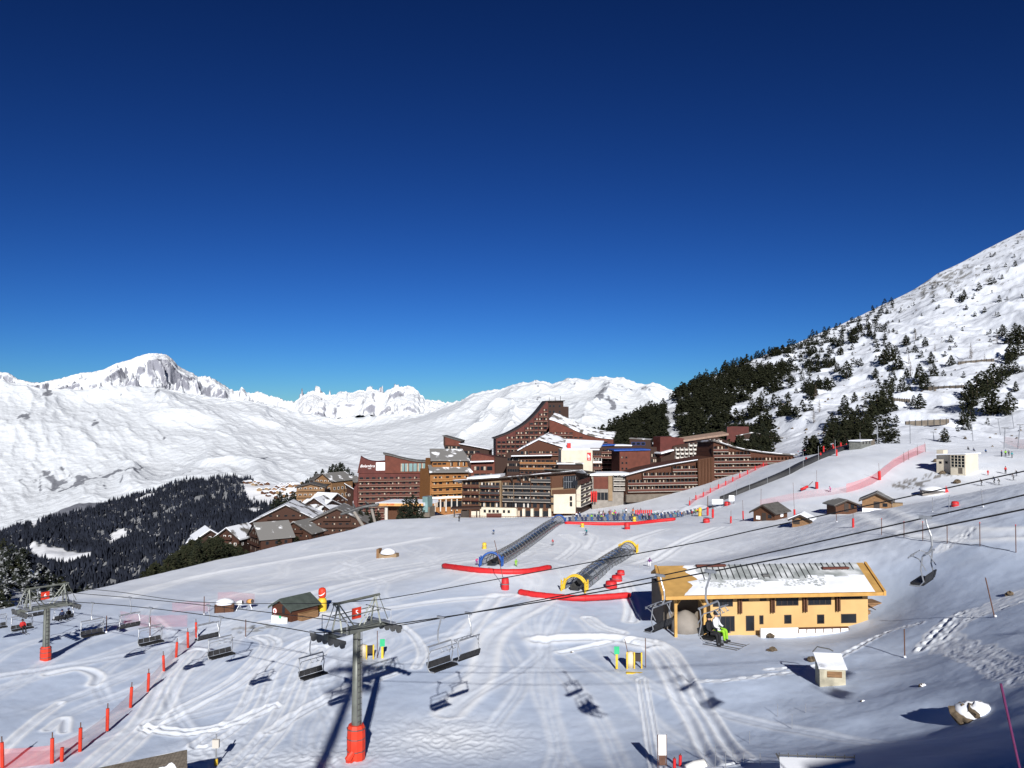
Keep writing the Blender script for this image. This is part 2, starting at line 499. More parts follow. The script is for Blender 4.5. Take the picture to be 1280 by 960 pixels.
def ground_detail(x, y, base, tracks=True):
    near = np.exp(-((y - 55) / 160.0) ** 2)
    h = 0.075 * fbm(x / 9, y / 14, 3, 3) + 0.035 * fbm(x / 1.7, y / 2.6, 3, 8) * (0.5 + 0.5 * near)
    h += 0.22 * fbm(x / 34, y / 34, 2, 21)
    # windblown humps at the right, choppy patch near the tall pylon
    pr = sstep(6, 24, x) * sstep(92, 60, y)
    h += pr * (0.16 * fbm(x / 11 + 0.3 * y / 13, y / 9, 2, 40))
    ch = np.exp(-(((x + 5) / 6) ** 2 + ((y - 63) / 5) ** 2)) + 0.8 * np.exp(-(((x + 14) / 5) ** 2 + ((y - 58) / 3) ** 2)) + 0.7 * np.exp(-(((x + 22) / 3.0) ** 2 + ((y - 60) / 6) ** 2))
    h += ch * 0.07 * ridged(x / 0.8, y / 1.1, 3, 77)
    side = sstep(25, 60, x) * sstep(80, 120, y) * sstep(200, 150, y)
    h += side * 0.10 * fbm(x / 3, y / 4, 3, 55)
    fresh_lit = np.clip(ch * 0.8, 0, 1)
    if tracks:
        for (path, kind, gauge, wd, dep) in TRACKS:
            g = np.array([G(a, b)[:2] for a, b in path]); g = smooth_poly(g, 8)
            lo = g.min(0) - 4; hi = g.max(0) + 4
            k = np.where((x > lo[0]) & (x < hi[0]) & (y > lo[1]) & (y < hi[1]))[0]
            if len(k) == 0: continue
            d, par, sg = seg_dist(x[k], y[k], g)
            wv = wd * 0.62 * (1 + y[k] / 200)
            lines = [d] if kind in (1, 3, 0) else [np.abs(d - gauge)]
            if kind == 4:
                wob = 0.5 * perlin(par / 1.7, sg * 3.1, 9)
                lines = [np.abs(d + wob), np.abs(d - gauge + wob)]
            for dd in lines:
                gr = np.exp(-(dd / wv) ** 2); bm_ = np.exp(-((dd - 1.7 * wv) / (0.8 * wv)) ** 2)
                mod = 1.0
                if kind == 3: mod = 0.5 + 0.5 * np.sign(np.sin(par * 4.2))
                if kind == 4: mod = np.clip(0.25 + 1.0 * perlin(par / 0.6, dd * 2.2, 5) + 0.5 * perlin(par / 3.0, dd, 6), -0.2, 1.3)
                h[k] += mod * dep * (-gr + 0.65 * bm_)
                fresh_lit[k] = np.maximum(fresh_lit[k], np.clip(0.9 * bm_ + 0.5 * gr, 0, 1))
    if tracks:
        rt = np.random.default_rng(5)
        for q in range(84):
            if q < 44: px, py = rt.uniform(420, 820), rt.uniform(668, 700); dx, dy = rt.normal(0, .35), -1
            else: px, py = rt.uniform(120, 760), rt.uniform(735, 800); dx, dy = rt.normal(-.1, .28), -1
            p = G(px, py)[:2]; n = 40; ln = rt.uniform(25, 70); am = rt.uniform(.4, 2.2); fq = rt.uniform(.10, .28); ph = rt.uniform(0, 6)
            s = np.linspace(0, ln, n); d = np.array([dx, dy]) / math.hypot(dx, dy); nn = np.array([-d[1], d[0]])
            g = p + s[:, None] * d + (am * np.sin(s * fq + ph))[:, None] * nn
            lo = g.min(0) - 2; hi = g.max(0) + 2
            k = np.where((x > lo[0]) & (x < hi[0]) & (y > lo[1]) & (y < hi[1]))[0]
            if len(k) == 0: continue
            dd, par, sg = seg_dist(x[k], y[k], g)
            dd = np.abs(dd - .22); wv = .17 * (1 + y[k] / 110); fade = np.clip(par / 4, 0, 1) * np.clip((ln - par) / 6, 0, 1)
            h[k] += fade * rt.uniform(.02, .05) * (-np.exp(-(dd / wv) ** 2) + .8 * np.exp(-((dd - 1.7 * wv) / wv) ** 2))
            fresh_lit[k] = np.maximum(fresh_lit[k], fade * .45 * np.exp(-((dd - 1.3 * wv) / (1.2 * wv)) ** 2))
    return base + h, fresh_lit


def near_terrain():
    tx = np.concatenate([np.linspace(-1.5, -0.69, 70, endpoint=False), np.linspace(-0.69, 0.69, 860), np.linspace(0.69, 1.5, 71)[1:]])
    u = np.linspace(0, 1, 860)
    q = 0.62
    D = (20 ** -q * (1 - u) + 470 ** -q * u) ** (-1 / q)
    X = D[:, None] * tx[None]; Y = np.repeat(D[:, None], len(tx), 1)
    x, y = X.ravel(), Y.ravel()
    z, fresh_lit = ground_detail(x, y, zg(x, y))
    # bare ground beside the patrol hut, by the rocky bank and round the pump house
    rock = np.zeros(len(x))
    for (px, py, rx, ry) in [(318, 786, 3.2, 2.4), (1140, 605, 6, 7), (1180, 592, 7, 5)]:
        c = G(px, py)
        e = np.exp(-((x - c[0]) / rx) ** 2 - ((y - c[1]) / ry) ** 2)
        rock = np.maximum(rock, sstep(0.35, 0.75, e * (0.75 + 0.9 * fbm(x / 1.3, y / 1.3, 3, 66))))
    rock *= 0.8
    o = numpy_mesh('snow_field', np.stack([x, y, z], 1), grid_faces(len(D), len(tx)), ['snow_near'], {'rock': rock, 'fresh_lit': fresh_lit, 'near_tone': np.clip(sstep(150, 85, y + 14 * fbm(x / 30, y / 30, 3, 14)) + 0.25 * fbm(x / 14, y / 9, 3, 15), 0, 1)})
    tag(o, kind='structure')
    xs = np.linspace(-120, 140, 105); ys = np.linspace(-90, 20.4, 56)
    X, Y = np.meshgrid(xs, ys); z = zg(X, Y) + 0.2 * fbm(X / 12, Y / 12, 3, 4) - 0.05
    o = numpy_mesh('snow_slope', np.stack([X.ravel(), Y.ravel(), z.ravel()], 1), grid_faces(len(ys), len(xs)), ['snow_near'], {'rock': np.zeros(z.size), 'fresh_lit': np.zeros(z.size), 'near_tone': np.ones(z.size)})
    tag(o, kind='structure')


def prof(points):
    a = np.array(points, float)
    return lambda px: np.interp(px, a[:, 0], a[:, 1])


def sprof(points, sig):
    a = np.array(points, float)
    g = np.arange(a[0, 0], a[-1, 0] + 1, 2.0); v = np.interp(g, a[:, 0], a[:, 1])
    n = int(sig * 1.5); k = np.exp(-(np.arange(-n, n + 1) * 2.0 / sig) ** 2 / 2); k /= k.sum()
    v = np.convolve(np.pad(v, n, mode='edge'), k, mode='valid')
    return lambda px: np.interp(px, g, v)


SKYLINE = [(-300, 470), (-60, 462), (0, 465), (10, 466), (22, 474), (40, 478), (50, 478), (75, 473), (100, 466), (115, 465), (128, 462), (145, 454), (163, 449), (172, 445), (185, 441.5), (193, 441.5),
           (207, 443), (214, 448), (222, 457), (232, 463), (242, 467), (247, 471), (258, 470), (268, 474), (276, 479), (284, 484), (293, 489), (299, 488), (302, 482), (306, 489), (314, 492), (322, 489), (334, 494), (348, 497),
           (358, 501), (368, 502), (375, 497), (385, 490), (392, 488), (399, 491), (404, 491), (411, 494), (417, 494), (425, 489), (432, 490), (440, 491), (449, 487), (456, 489), (466, 486), (473, 490), (480, 491),
           (484, 487), (492, 485), (503, 483), (512, 482), (518, 485), (524, 491), (532, 499), (545, 501), (558, 503), (575, 503), (590, 500), (700, 510), (1200, 530)]
MIDCREST = [(-300, 478), (0, 476), (30, 480), (60, 487), (110, 486), (150, 481), (200, 484), (235, 492), (270, 497), (300, 500), (340, 506), (380, 516), (420, 523), (450, 521), (480, 518), (520, 519), (545, 512), (562, 505), (575, 501), (583, 496),
            (592, 492), (603, 490), (618, 488), (630, 485), (645, 480), (660, 478), (668, 475), (680, 476), (690, 481), (700, 477), (712, 473), (722, 472), (735, 474), (745, 471), (758, 471), (770, 473), (778, 472), (790, 477), (800, 480), (808, 480),
            (816, 478), (826, 482), (840, 489), (870, 500), (950, 510), (1200, 540)]


def far_mountains():
    pxs = np.arange(-260, 1060, 1.3)
    # ---- white slopes across the valley
    crest = prof(MIDCREST)(pxs); base = prof([(-300, 700), (0, 690), (300, 640), (520, 625), (1100, 610)])(pxs)
    tf = np.concatenate([np.linspace(0, 1, 460), np.linspace(1.02, 1.5, 40)])
    Dc = prof([(-300, 8600), (0, 9000), (200, 9800), (420, 9200), (600, 8500), (850, 7600), (1100, 7000)])(pxs)
    Db = prof([(-300, 5200), (300, 5200), (600, 4800), (1100, 4200)])(pxs)
    T, PX = np.meshgrid(tf, pxs, indexing='ij')
    sh = np.where(T <= 1, T ** 0.85, 1)
    D = Db + (Dc - Db) * T
    crs = sprof(MIDCREST, 45)(pxs)
    mixc = np.clip(T, 0, 1) ** 14
    PY = base + (crs * (1 - mixc) + crest * mixc - base) * np.minimum(sh, 1)
    z = (520 - PY) / F * D
    z = np.where(T > 1, z - (T - 1) * 2600, z)
    X = (PX - 640) / F * D; Y = D
    jag = 1 - np.exp(-((T - 1) / 0.045) ** 2)
    a, b = (X + 0.75 * Y), (X - 0.75 * Y)                # along / across the gullies
    wl = sstep(520, 300, PX)
    gul = ridged(a / 1350 + 0.3 * fbm(X / 1500, Y / 1500, 2, 5), b / 6500, 4, 12, 0.5)
    gul2 = ridged(X / 1300, Y / 2600, 5, 44, 0.55)
    n = (gul * 88 * (0.3 + 0.7 * wl) + gul2 * 16) - 60
    n += 150 * fbm(X / 2900, Y / 2900, 2, 9) + 5 * fbm(a / 90, b / 300, 3, 17) + 11 * ridged(a / 260, b / 1000, 4, 71)
    n = n + sstep(530, 600, PX) * sstep(.3, .75, T) * 95 * (ridged(X / 620, Y / 1000, 5, 144) - .55)
    z = z + n * jag * np.clip(T * 3, 0.2, 1) * (0.55 + 0.45 * wl)
    top_ = (520 - crest[None] - 1.0) / F * D + 0 * z
    lim = top_ - (1 - T) * 420
    z = np.where((T < 1) & (z > lim), lim + 0.25 * (z - lim) * np.clip((1 - T) * 5, 0, 1), z)
    z += (1 - jag) * 14 * ridged(X / 160, Y / 160, 3, 99) - (1 - jag) * 8
    dzx = np.gradient(z, axis=1) / np.gradient(X, axis=1)
    dzy = np.gradient(z, axis=0) / np.gradient(Y, axis=0)
    slope = np.hypot(dzx, dzy)
    nn = fbm(X / 130, Y / 260, 5, 31)
    lowleft = np.exp(-((PX - 90) / 110) ** 2 - ((PY - 590) / 28) ** 2) + 0.5 * np.exp(-((PX - 160) / 80) ** 2 - ((PY - 595) / 20) ** 2)
    spots = sum(np.exp(-((PX - a_) / b_) ** 2 - ((PY - c_) / d_) ** 2) for a_, b_, c_, d_ in [(55, 8, 497, 7), (62, 6, 488, 5), (198, 5, 490, 10), (30, 14, 520, 10), (765, 9, 502, 9), (748, 7, 494, 8), (782, 6, 500, 6), (735, 12, 518, 5), (672, 6, 492, 12), (205, 6, 545, 5), (790, 20, 485, 5), (120, 5, 525, 8)])
    rock = sstep(0.75, 1.25, slope * 0.42 + nn * 0.5 + lowleft * (0.15 + 0.55 * ridged(a / 300, b / 1200, 5, 81)) + 0.22 * sstep(.25, .75, perlin(X / 42, Y / 150, 19)) * sstep(.2, .8, fbm(X / 600, Y / 900, 3, 77) + .25) + spots * (0.85 + 0.7 * fbm(X / 70, Y / 160, 3, 6)))
    rock = sstep(.12, .55, np.clip(rock, 0, 1)) * 0.8
    wood = sstep(0.15, 0.5, fbm(X / 160, Y / 260, 4, 91) + 2.2 * (T < 0.16) * np.exp(-((PX - 170) / 170) ** 2) - 1.1 + 0.9 * np.exp(-((PX - 325) / 30) ** 2 - ((PY - 590) / 14) ** 2))
    rock = np.maximum(rock, wood * 0.9)
    o = numpy_mesh('mountain_slopes', np.stack([X.ravel(), Y.ravel(), z.ravel()], 1), grid_faces(*T.shape), ['snow_far'], {'rock': rock})
    tag(o, kind='structure')
    # ---- the high peaks on the skyline
    pxs = np.arange(-260, 900, 1.1)
    sk = prof(SKYLINE)(pxs)
    sk = sk + 1.6 * perlin(pxs / 3.1, pxs * 0, 3) * sstep(215, 250, pxs) * sstep(600, 560, pxs) + 0.6 * perlin(pxs / 4.3, pxs * 0, 8)
    tf = np.concatenate([np.linspace(0, 1, 260), np.linspace(1.03, 1.5, 24)])
    T, PX = np.meshgrid(tf, pxs, indexing='ij')
    Dc = prof([(-300, 21000), (190, 23500), (300, 25500), (450, 25000), (900, 21000)])(pxs)
    Db = Dc - 3400
    D = Db + (Dc - Db) * T
    lowpy = 536 + 0 * pxs
    sks = sprof(SKYLINE, 14)(pxs); mixc = np.clip(T, 0, 1) ** 4
    PY = lowpy + (sks * (1 - mixc) + sk * mixc - lowpy) * np.minimum(T, 1) ** 0.9
    z = (520 - PY) / F * D
    z = np.where(T > 1, z - (T - 1) * 5000, z)
    X = (PX - 640) / F * D; Y = D
    jag = 1 - np.exp(-((T - 1) / 0.05) ** 2)
    craggy = sstep(250, 380, PX) + np.exp(-((PX - 200) / 45) ** 2)
    rd = ridged(X / 1500 + 0.2 * fbm(X / 800, Y / 800, 2, 7), Y / 2400, 6, 5, 0.62)
    n = rd * (340 + 180 * craggy) - 330 + 130 * fbm(X / 2600, Y / 2600, 3, 2)
    z = z + n * jag
    top_ = (520 - sk[None] - 1.5) / F * D + 0 * z
    z = np.where((T < 1) & (z > top_ - (1 - T) * 700), top_ - (1 - T) * 700 + 0.25 * (rd - .8) * 300 * np.clip((1 - T) * 8, 0, 1), z)
    dzx = np.gradient(z, axis=1) / np.gradient(X, axis=1); dzy = np.gradient(z, axis=0) / np.gradient(Y, axis=0)
    slope = np.hypot(dzx, dzy)
    nn = fbm(X / 190, Y / 420, 5, 63)
    face = np.exp(-((PX - 203) / 24) ** 2 - ((PY - 466) / 14) ** 2) + 0.7 * np.exp(-((PX - 150) / 14) ** 2 - ((PY - 472) / 8) ** 2) + .5 * np.exp(-((PX - 235) / 12) ** 2 - ((PY - 480) / 8) ** 2) + 0.45 * np.exp(-((PX - 450) / 75) ** 2 - ((PY - 508) / 9) ** 2) + .5 * np.exp(-((PX - 8) / 7) ** 2 - ((PY - 473) / 6) ** 2)
    rock = sstep(0.85, 1.5, slope * 0.42 + nn * 0.75 + face * 0.62) * 0.8
    o = numpy_mesh('mountain_peaks', np.stack([X.ravel(), Y.ravel(), z.ravel()], 1), grid_faces(*T.shape), ['snow_peak'], {'rock': rock})
    tag(o, kind='structure')


RIDGE_TOP = prof([(-300, 705), (-60, 684), (0, 668), (20, 658), (60, 645), (85, 645), (110, 638), (140, 628), (170, 620), (200, 611), (232, 600), (260, 600), (290, 595), (320, 600), (345, 604), (380, 603), (430, 598), (520, 596), (700, 600)])


def ridge_pt(px, t):
    """Wooded valley side: t = 0 foot, 1 crest."""
    top = RIDGE_TOP(px)
    bot = np.interp(px, [-300, 0, 150, 300, 420, 700], [830, 800, 775, 730, 690, 680])
    Dt = np.interp(px, [-300, 0, 200, 330, 520], [2500, 2800, 3100, 3000, 2700]); Db_ = np.interp(px, [-300, 0, 200, 330, 520], [1000, 1050, 1150, 1250, 1300])
    D = Db_ + (Dt - Db_) * t
    py = bot + (top - bot) * np.minimum(t, 1) ** 0.8
    z = (520 - py) / F * D - np.maximum(t - 1, 0) * 1500
    x = (px - 640) / F * D
    z = z + (28 * fbm(x / 300, D / 300, 3, 15) + 30 * (ridged(x / 420, D / 700, 3, 25) - .6)) * np.clip(1.15 - t, 0.1, 1)
    return x, D, z, py


def clearing(px, py):
    c = np.zeros(np.shape(px))
    for (a, rx, b, ry, sk) in [(78, 42, 693, 9, 0.10), (146, 11, 672, 7, -1.0), (152, 13, 665, 3.5, -.15), (198, 14, 667, 5.5, 0.1), (52, 14, 646, 8, -.5), (183, 13, 623, 4, -.4), (345, 40, 612, 17, 0), (330, 20, 590, 6, 0),
                              (8, 12, 655, 8, -.4), (318, 16, 640, 7, 0)]:
        q = ((px - a) / rx) ** 2 + ((py - b - sk * (px - a)) / ry) ** 2
        c = np.maximum(c, sstep(1.15, 0.85, q + 0.45 * perlin(px / 7.0, py / 4.0, 12)))
    c = np.maximum(c, np.exp(-((py - (661 - 0.06 * (px - 150))) / 1.3) ** 2) * sstep(140, 150, px) * sstep(225, 215, px) * (perlin(px / 4., py * 0, 4) > -0.2))
    return c


def wooded_ridge():
    pxs = np.arange(-280, 660, 2.0); tf = np.concatenate([np.linspace(0, 1, 240), np.linspace(1.03, 1.6, 20)])
    T, PX = np.meshgrid(tf, pxs, indexing='ij')
    x, y, z, py = ridge_pt(PX, T)
    wd = sstep(-0.1, 0.3, perlin(PX / 9, py / 5, 3) + 0.9) * (1 - clearing(PX, py)) * sstep(400, 330, PX)
    o = numpy_mesh('wooded_hill', np.stack([x.ravel(), y.ravel(), z.ravel()], 1), grid_faces(*T.shape), ['forest_floor'], {'rock': wd * 0.75})
    tag(o, kind='structure')
    # the forest on it reads as one mass
    n = 30000
    px = RNG.uniform(-200, 420, n); t = RNG.uniform(0, 1.0, n) ** 0.8
    x, y, z, py = ridge_pt(px, t)
    dens = 0.97 - 0.75 * sstep(-0.1, 0.5, perlin(px / 5., py / 2.6, 61)) * sstep(0.45, 0.95, t) - 0.35 * sstep(.1, .5, perlin(px / 11., py / 5., 62)) - 0.5 * sstep(250, 330, px) * sstep(0.5, .8, t)
    dens = dens * (1 - clearing(px, py)) * sstep(400, 340, px)
    k = RNG.uniform(0, 1, n) < dens
    x, y, z = x[k], y[k], z[k]; m = len(x)
    h = RNG.uniform(13, 23, m); r = h * RNG.uniform(0.16, 0.24, m)
    ns = 5
    ang = np.linspace(0, 2 * np.pi, ns, endpoint=False)[None] + RNG.uniform(0, 6, (m, 1))
    rr = r[:, None] * RNG.uniform(0.7, 1.25, (m, ns))
    ringx = x[:, None] + rr * np.cos(ang); ringy = y[:, None] + rr * np.sin(ang); ringz = np.repeat((z + h * 0.1)[:, None], ns, 1)
    V = np.concatenate([np.stack([ringx, ringy, ringz], -1), np.stack([x + RNG.normal(0, .5, m), y, z + h], -1)[:, None]], 1).reshape(-1, 3)
    b = (np.arange(m) * (ns + 1))[:, None]; i = np.arange(ns)[None]
    Fc = np.stack([b + i, b + (i + 1) % ns, np.repeat(b + ns, ns, 1)], -1).reshape(-1, 3)
    o = numpy_mesh('far_forest', V, Fc, ['far_needles'], smooth=False)
    tag(o, 'dark blue-green spruce forest covering the far valley side', kind='stuff')


# ---- right mountainside
MT_RIDGE = sprof([(600, 580), (700, 560), (740, 546), (765, 535), (800, 518), (830, 502), (850, 492), (880, 475), (910, 461), (940, 450), (965, 440), (1000, 427), (1050, 406), (1085, 391), (1110, 378), (1140, 364), (1175, 341), (1205, 327), (1240, 308), (1280, 288), (1400, 225), (1700, 120)], 5)
MT_FOOT = sprof([(600, 660), (740, 632), (850, 596), (1000, 572), (1060, 566), (1100, 562), (1150, 566), (1200, 572), (1280, 580), (1700, 580)], 40)
MT_DR = sprof([(600, 640), (750, 680), (900, 760), (1050, 850), (1280, 900), (1700, 800)], 60)
MT_DF = sprof([(600, 560), (760, 480), (900, 440), (1000, 330), (1100, 290), (1280, 270), (1700, 240)], 60)


def mt_pt(px, t):
    Dr, Df = MT_DR(px), MT_DF(px)
    D = Df + (Dr - Df) * t
    py = MT_FOOT(px) + (MT_RIDGE(px) - MT_FOOT(px)) * np.minimum(t, 1) ** 0.92
    # cat track cut across the slope
    z = (520 - py) / F * D - np.maximum(t - 1, 0) * 260
    x = (px - 640) / F * D
    e = np.clip((1.02 - t) * 6, 0, 1) * np.clip(t * 5, 0, 1)
    z = z + e * (5.0 * fbm(x / 70, D / 70, 3, 33) + 3.2 * (ridged(x / 45 + D / 90, D / 120, 3, 50) - .6) + 0.7 * fbm(x / 9, D / 9, 3, 27))
    tr = py - np.interp(px, [1060, 1090, 1120, 1165, 1230, 1300], [394, 400, 404, 409, 412, 410])
    z = z - e * 2.2 * np.exp(-(tr / 2.6) ** 2) * sstep(1075, 1100, px)
    return x, D, z, py


def mountain_side():
    pxs = np.arange(690, 1690, 2.0); tf = np.concatenate([np.linspace(0, 1, 330), np.linspace(1.02, 1.7, 24)])
    T, PX = np.meshgrid(tf, pxs, indexing='ij')
    x, y, z, py = mt_pt(PX, T)
    sp = fbm(x / 5.5, y / 7.5, 4, 71)
    zone = np.exp(-((PX - 1170) / 75) ** 2 - ((py - 350) / 22) ** 2) + 0.75 * sstep(0.25, 0.0, np.abs(T - 0.97)) * sstep(1000, 1080, PX) + 0.4 * sstep(0.1, 0.5, fbm(x / 45, y / 45, 2, 13))
    bare = sstep(0.62, 0.95, sp * 0.75 + zone * 0.42) * 0.75
    wd = sstep(0.2, 0.7, fbm(x / 30, y / 30, 3, 5) + 0.6) * sstep(960, 880, PX) * 0.5
    o = numpy_mesh('mountainside', np.stack([x.ravel(), y.ravel(), z.ravel()], 1), grid_faces(*T.shape), ['snow_side'], {'rock': np.maximum(bare, wd)})
    tag(o, kind='structure')


# ---- small wooded knoll beyond the lift, at the left
KNOLL_TOP = prof([(-400, 640), (-100, 650), (-20, 662), (0, 668), (30, 684), (60, 705), (90, 724), (120, 738), (150, 752), (200, 775), (300, 800)])


def knoll_pt(px, t):
    Db_, Dt = 190.0, 330.0
    D = Db_ + (Dt - Db_) * t
    py = 800 + (KNOLL_TOP(px) + 16 - 800) * np.minimum(t, 1)
    z = (520 - py) / F * D - np.maximum(t - 1, 0) * 60
    x = (px - 640) / F * D
    z = z + 1.2 * fbm(x / 20, D / 20, 3, 19)
    return x, D, z, py


def knoll():
    pxs = np.arange(-420, 300, 6.0); tf = np.concatenate([np.linspace(0, 1, 60), np.linspace(1.05, 2, 12)])
    T, PX = np.meshgrid(tf, pxs, indexing='ij')
    x, y, z, py = knoll_pt(PX, T)
    o = numpy_mesh('knoll_ground', np.stack([x.ravel(), y.ravel(), z.ravel()], 1), grid_faces(*T.shape), ['snow_side'], {'rock': sstep(0, .5, fbm(x / 6, y / 6, 3, 2)) * 0.6})
    tag(o, kind='structure')


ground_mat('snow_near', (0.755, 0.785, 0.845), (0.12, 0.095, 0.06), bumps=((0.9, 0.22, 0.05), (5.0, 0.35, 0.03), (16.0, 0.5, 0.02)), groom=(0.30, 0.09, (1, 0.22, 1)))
ground_mat('snow_far', (0.585, 0.61, 0.645), (0.075, 0.078, 0.10), bumps=((0.012, 0.6, 26.0), (0.03, 0.3, 8.0), (0.09, 0.3, 3.0)))
ground_mat('snow_peak', (0.66, 0.68, 0.71), (0.10, 0.10, 0.14), bumps=((0.006, 0.7, 50.0), (0.016, 0.9, 24.0), (0.04, .8, 10.0)))
ground_mat('snow_side', (0.63, 0.66, 0.725), (0.085, 0.075, 0.055), bumps=((0.35, 0.5, 0.5), (1.5, 0.3, 0.15)))
ground_mat('forest_floor', (0.78, 0.79, 0.82), (0.018, 0.022, 0.026), bumps=((0.05, 0.4, 3.0),))
# turned snow a little brighter, with sunlight on the track ridges painted in
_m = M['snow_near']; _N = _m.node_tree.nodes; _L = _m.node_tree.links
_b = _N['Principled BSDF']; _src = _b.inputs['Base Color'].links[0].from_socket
_pk = _N.new('ShaderNodeAttribute'); _pk.attribute_name = 'near_tone'
_mp = _N.new('ShaderNodeMix'); _mp.data_type = 'RGBA'; _mp.blend_type = 'MULTIPLY'; _mp.inputs['B'].default_value = (0.68, 0.755, 0.875, 1)  # multiplies the snow darker and bluer towards the viewpoint
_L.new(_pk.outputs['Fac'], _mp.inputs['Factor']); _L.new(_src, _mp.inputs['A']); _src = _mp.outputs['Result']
_at = _N.new('ShaderNodeAttribute'); _at.attribute_name = 'fresh_lit'
_mx = _N.new('ShaderNodeMix'); _mx.data_type = 'RGBA'; _mx.inputs['B'].default_value = (0.88, 0.90, 0.93, 1)
_mu = _N.new('ShaderNodeMath'); _mu.operation = 'MULTIPLY'; _mu.inputs[1].default_value = 0.95
_L.new(_at.outputs['Fac'], _mu.inputs[0]); _L.new(_mu.outputs[0], _mx.inputs['Factor'])
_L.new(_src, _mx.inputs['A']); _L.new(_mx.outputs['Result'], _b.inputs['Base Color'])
mk('far_needles', (0.015, 0.018, 0.028), 0.9, 0.3, 0.02, spec=0.1)  # valley haze painted in: needles lighter and bluer

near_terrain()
far_mountains()
wooded_ridge()
mountain_side()
knoll()
# ================================================================== vegetation
mk('needles', (0.009, 0.012, 0.007), 0.9, 0.2, 0.6, spec=0.1, col2=(0.030, 0.031, 0.015), cmix=(0.35, 0.7))
mk('needles_dark', (0.007, 0.010, 0.008), 0.9, 0.2, 0.6, spec=0.1, col2=(0.024, 0.027, 0.015), cmix=(0.35, 0.7))
mk('needles_frosted', (0.016, 0.020, 0.014), 0.9, 0.2, 0.55, spec=0.1, col2=(0.62, 0.64, 0.68), cmix=(0.52, 0.72))
mk('larch_twigs', (0.11, 0.085, 0.06), 0.9, 0.3, 1.0, spec=0.1)
mk('bark', (0.07, 0.05, 0.035), 0.9, 0.3, 4.0)


def pine_crown(h, r, n, seed, round_=0.5, size=0.6):
    """Crown as many small drooping sprays on whorls of branches."""
    rg = np.random.default_rng(seed)
    mb = MB()
    lump = rg.uniform(0, 6.28, 3); la = rg.uniform(0.12, 0.3, 3)
    for i in range(n):
        t = rg.uniform(0, 1) ** 1.15
        prof_ = (1 - t) ** (0.5 + 0.4 * (1 - round_)) * (0.72 + 0.28 * min(1, t * 6))
        a = rg.uniform(0, 6.283)
        lob = 1 + sum(la[k] * math.sin((k + 2) * a + lump[k] + t * 7 * (k + 1)) for k in range(3))
        rr = r * prof_ * lob * (0.35 + 0.65 * rg.uniform(0, 1) ** 0.45)
        z = h * (0.06 + 0.92 * t) + rg.normal(0, 0.02 * h)
        c = Vector((rr * math.cos(a), rr * math.sin(a), z))
        out = Vector((math.cos(a), math.sin(a), rg.uniform(-0.35, 0.5))).normalized()
        side = Vector((-math.sin(a), math.cos(a), rg.uniform(-0.4, 0.4))).normalized()
        s_ = size * rg.uniform(0.6, 1.35) * (0.55 + 0.6 * prof_)
        p0 = c - out * s_ * 0.6; p1 = c + side * s_ * 0.55 + out * 0.1 * s_; p2 = c + out * s_ * 0.8 - Vector((0, 0, .15 * s_)); p3 = c - side * s_ * 0.55 + out * 0.1 * s_
        up = Vector((0, 0, 0.3 * s_))
        mb.add([p0, p1 - up * .5, p2, p3 - up * .5, c + up], [(0, 1, 4), (1, 2, 4), (2, 3, 4), (3, 0, 4)], 0)
    top = Vector((rg.normal(0, .1), rg.normal(0, .1), h))
    mb.add([top, (r * .12, 0, h * .9), (-r * .06, r * .1, h * .9), (-r * .06, -r * .1, h * .9)], [(0, 1, 2), (0, 2, 3), (0, 3, 1)], 0)
    return mb


def trunk_mb(h, r):
    mb = MB(); mb.tube([(0, 0, -1.2), (0.02, 0, h * .3), (0, 0.03, h * .62), (0, 0, h * .92)], [r, r * .8, r * .45, r * .1], 7)
    return mb


PINE_PROTO = {}


def pine_proto(kind, mat, variants, h=8.0, r=2.2, n=300, round_=0.6, size=0.62):
    L_ = []
    for k in range(variants):
        rr = r * (0.85 + 0.3 * ((k * 37) % 10) / 10)
        L_.append((pine_crown(h, rr, n, 100 + k * 7 + len(PINE_PROTO) * 50, round_, size).mesh('crown', mat), trunk_mb(h, 0.2).mesh('trunk', 'bark')))
    PINE_PROTO[kind] = L_


pine_proto('stone', 'needles', 7, r=2.7, n=380, round_=0.95, size=0.7)
pine_proto('dark', 'needles_dark', 5, r=2.2, n=340, round_=0.7, size=0.68)
pine_proto('frost', 'needles_frosted', 5, r=2.0, n=360, round_=0.4)
pine_proto('larch', 'larch_twigs', 3, r=1.5, n=130, round_=0.3, size=0.35)


def put_pine(kind, p, h, label, group, i, parts=True, name='pine_tree'):
    cm, tm = PINE_PROTO[kind][i % len(PINE_PROTO[kind])]
    sc = h / 8.0; wd = sc * random.uniform(0.85, 1.2); rz = random.uniform(0, 6.28)
    if parts:
        e = empty(name, p, rz); e.scale = (wd, wd, sc)
        for nm, me in (('crown', cm), ('trunk', tm)):
            o = bpy.data.objects.new(nm, me); COL.objects.link(o); o.parent = e
    else:
        e = bpy.data.objects.new(name, cm); COL.objects.link(e)
        e.location = [float(v) for v in p]; e.rotation_euler = (0, 0, rz); e.scale = (wd, wd, sc)
    tag(e, label, 'tree', group)
    return e


def mt_inv(px, py):
    """Point of the mountainside seen at a pixel."""
    t = np.linspace(0, 1, 200)
    x, y, z, pp = mt_pt(np.full(200, float(px)), t)
    vis = 520 - F * z / y
    k = np.argmin(np.abs(vis - py))
    return np.array([x[k], y[k], z[k]])


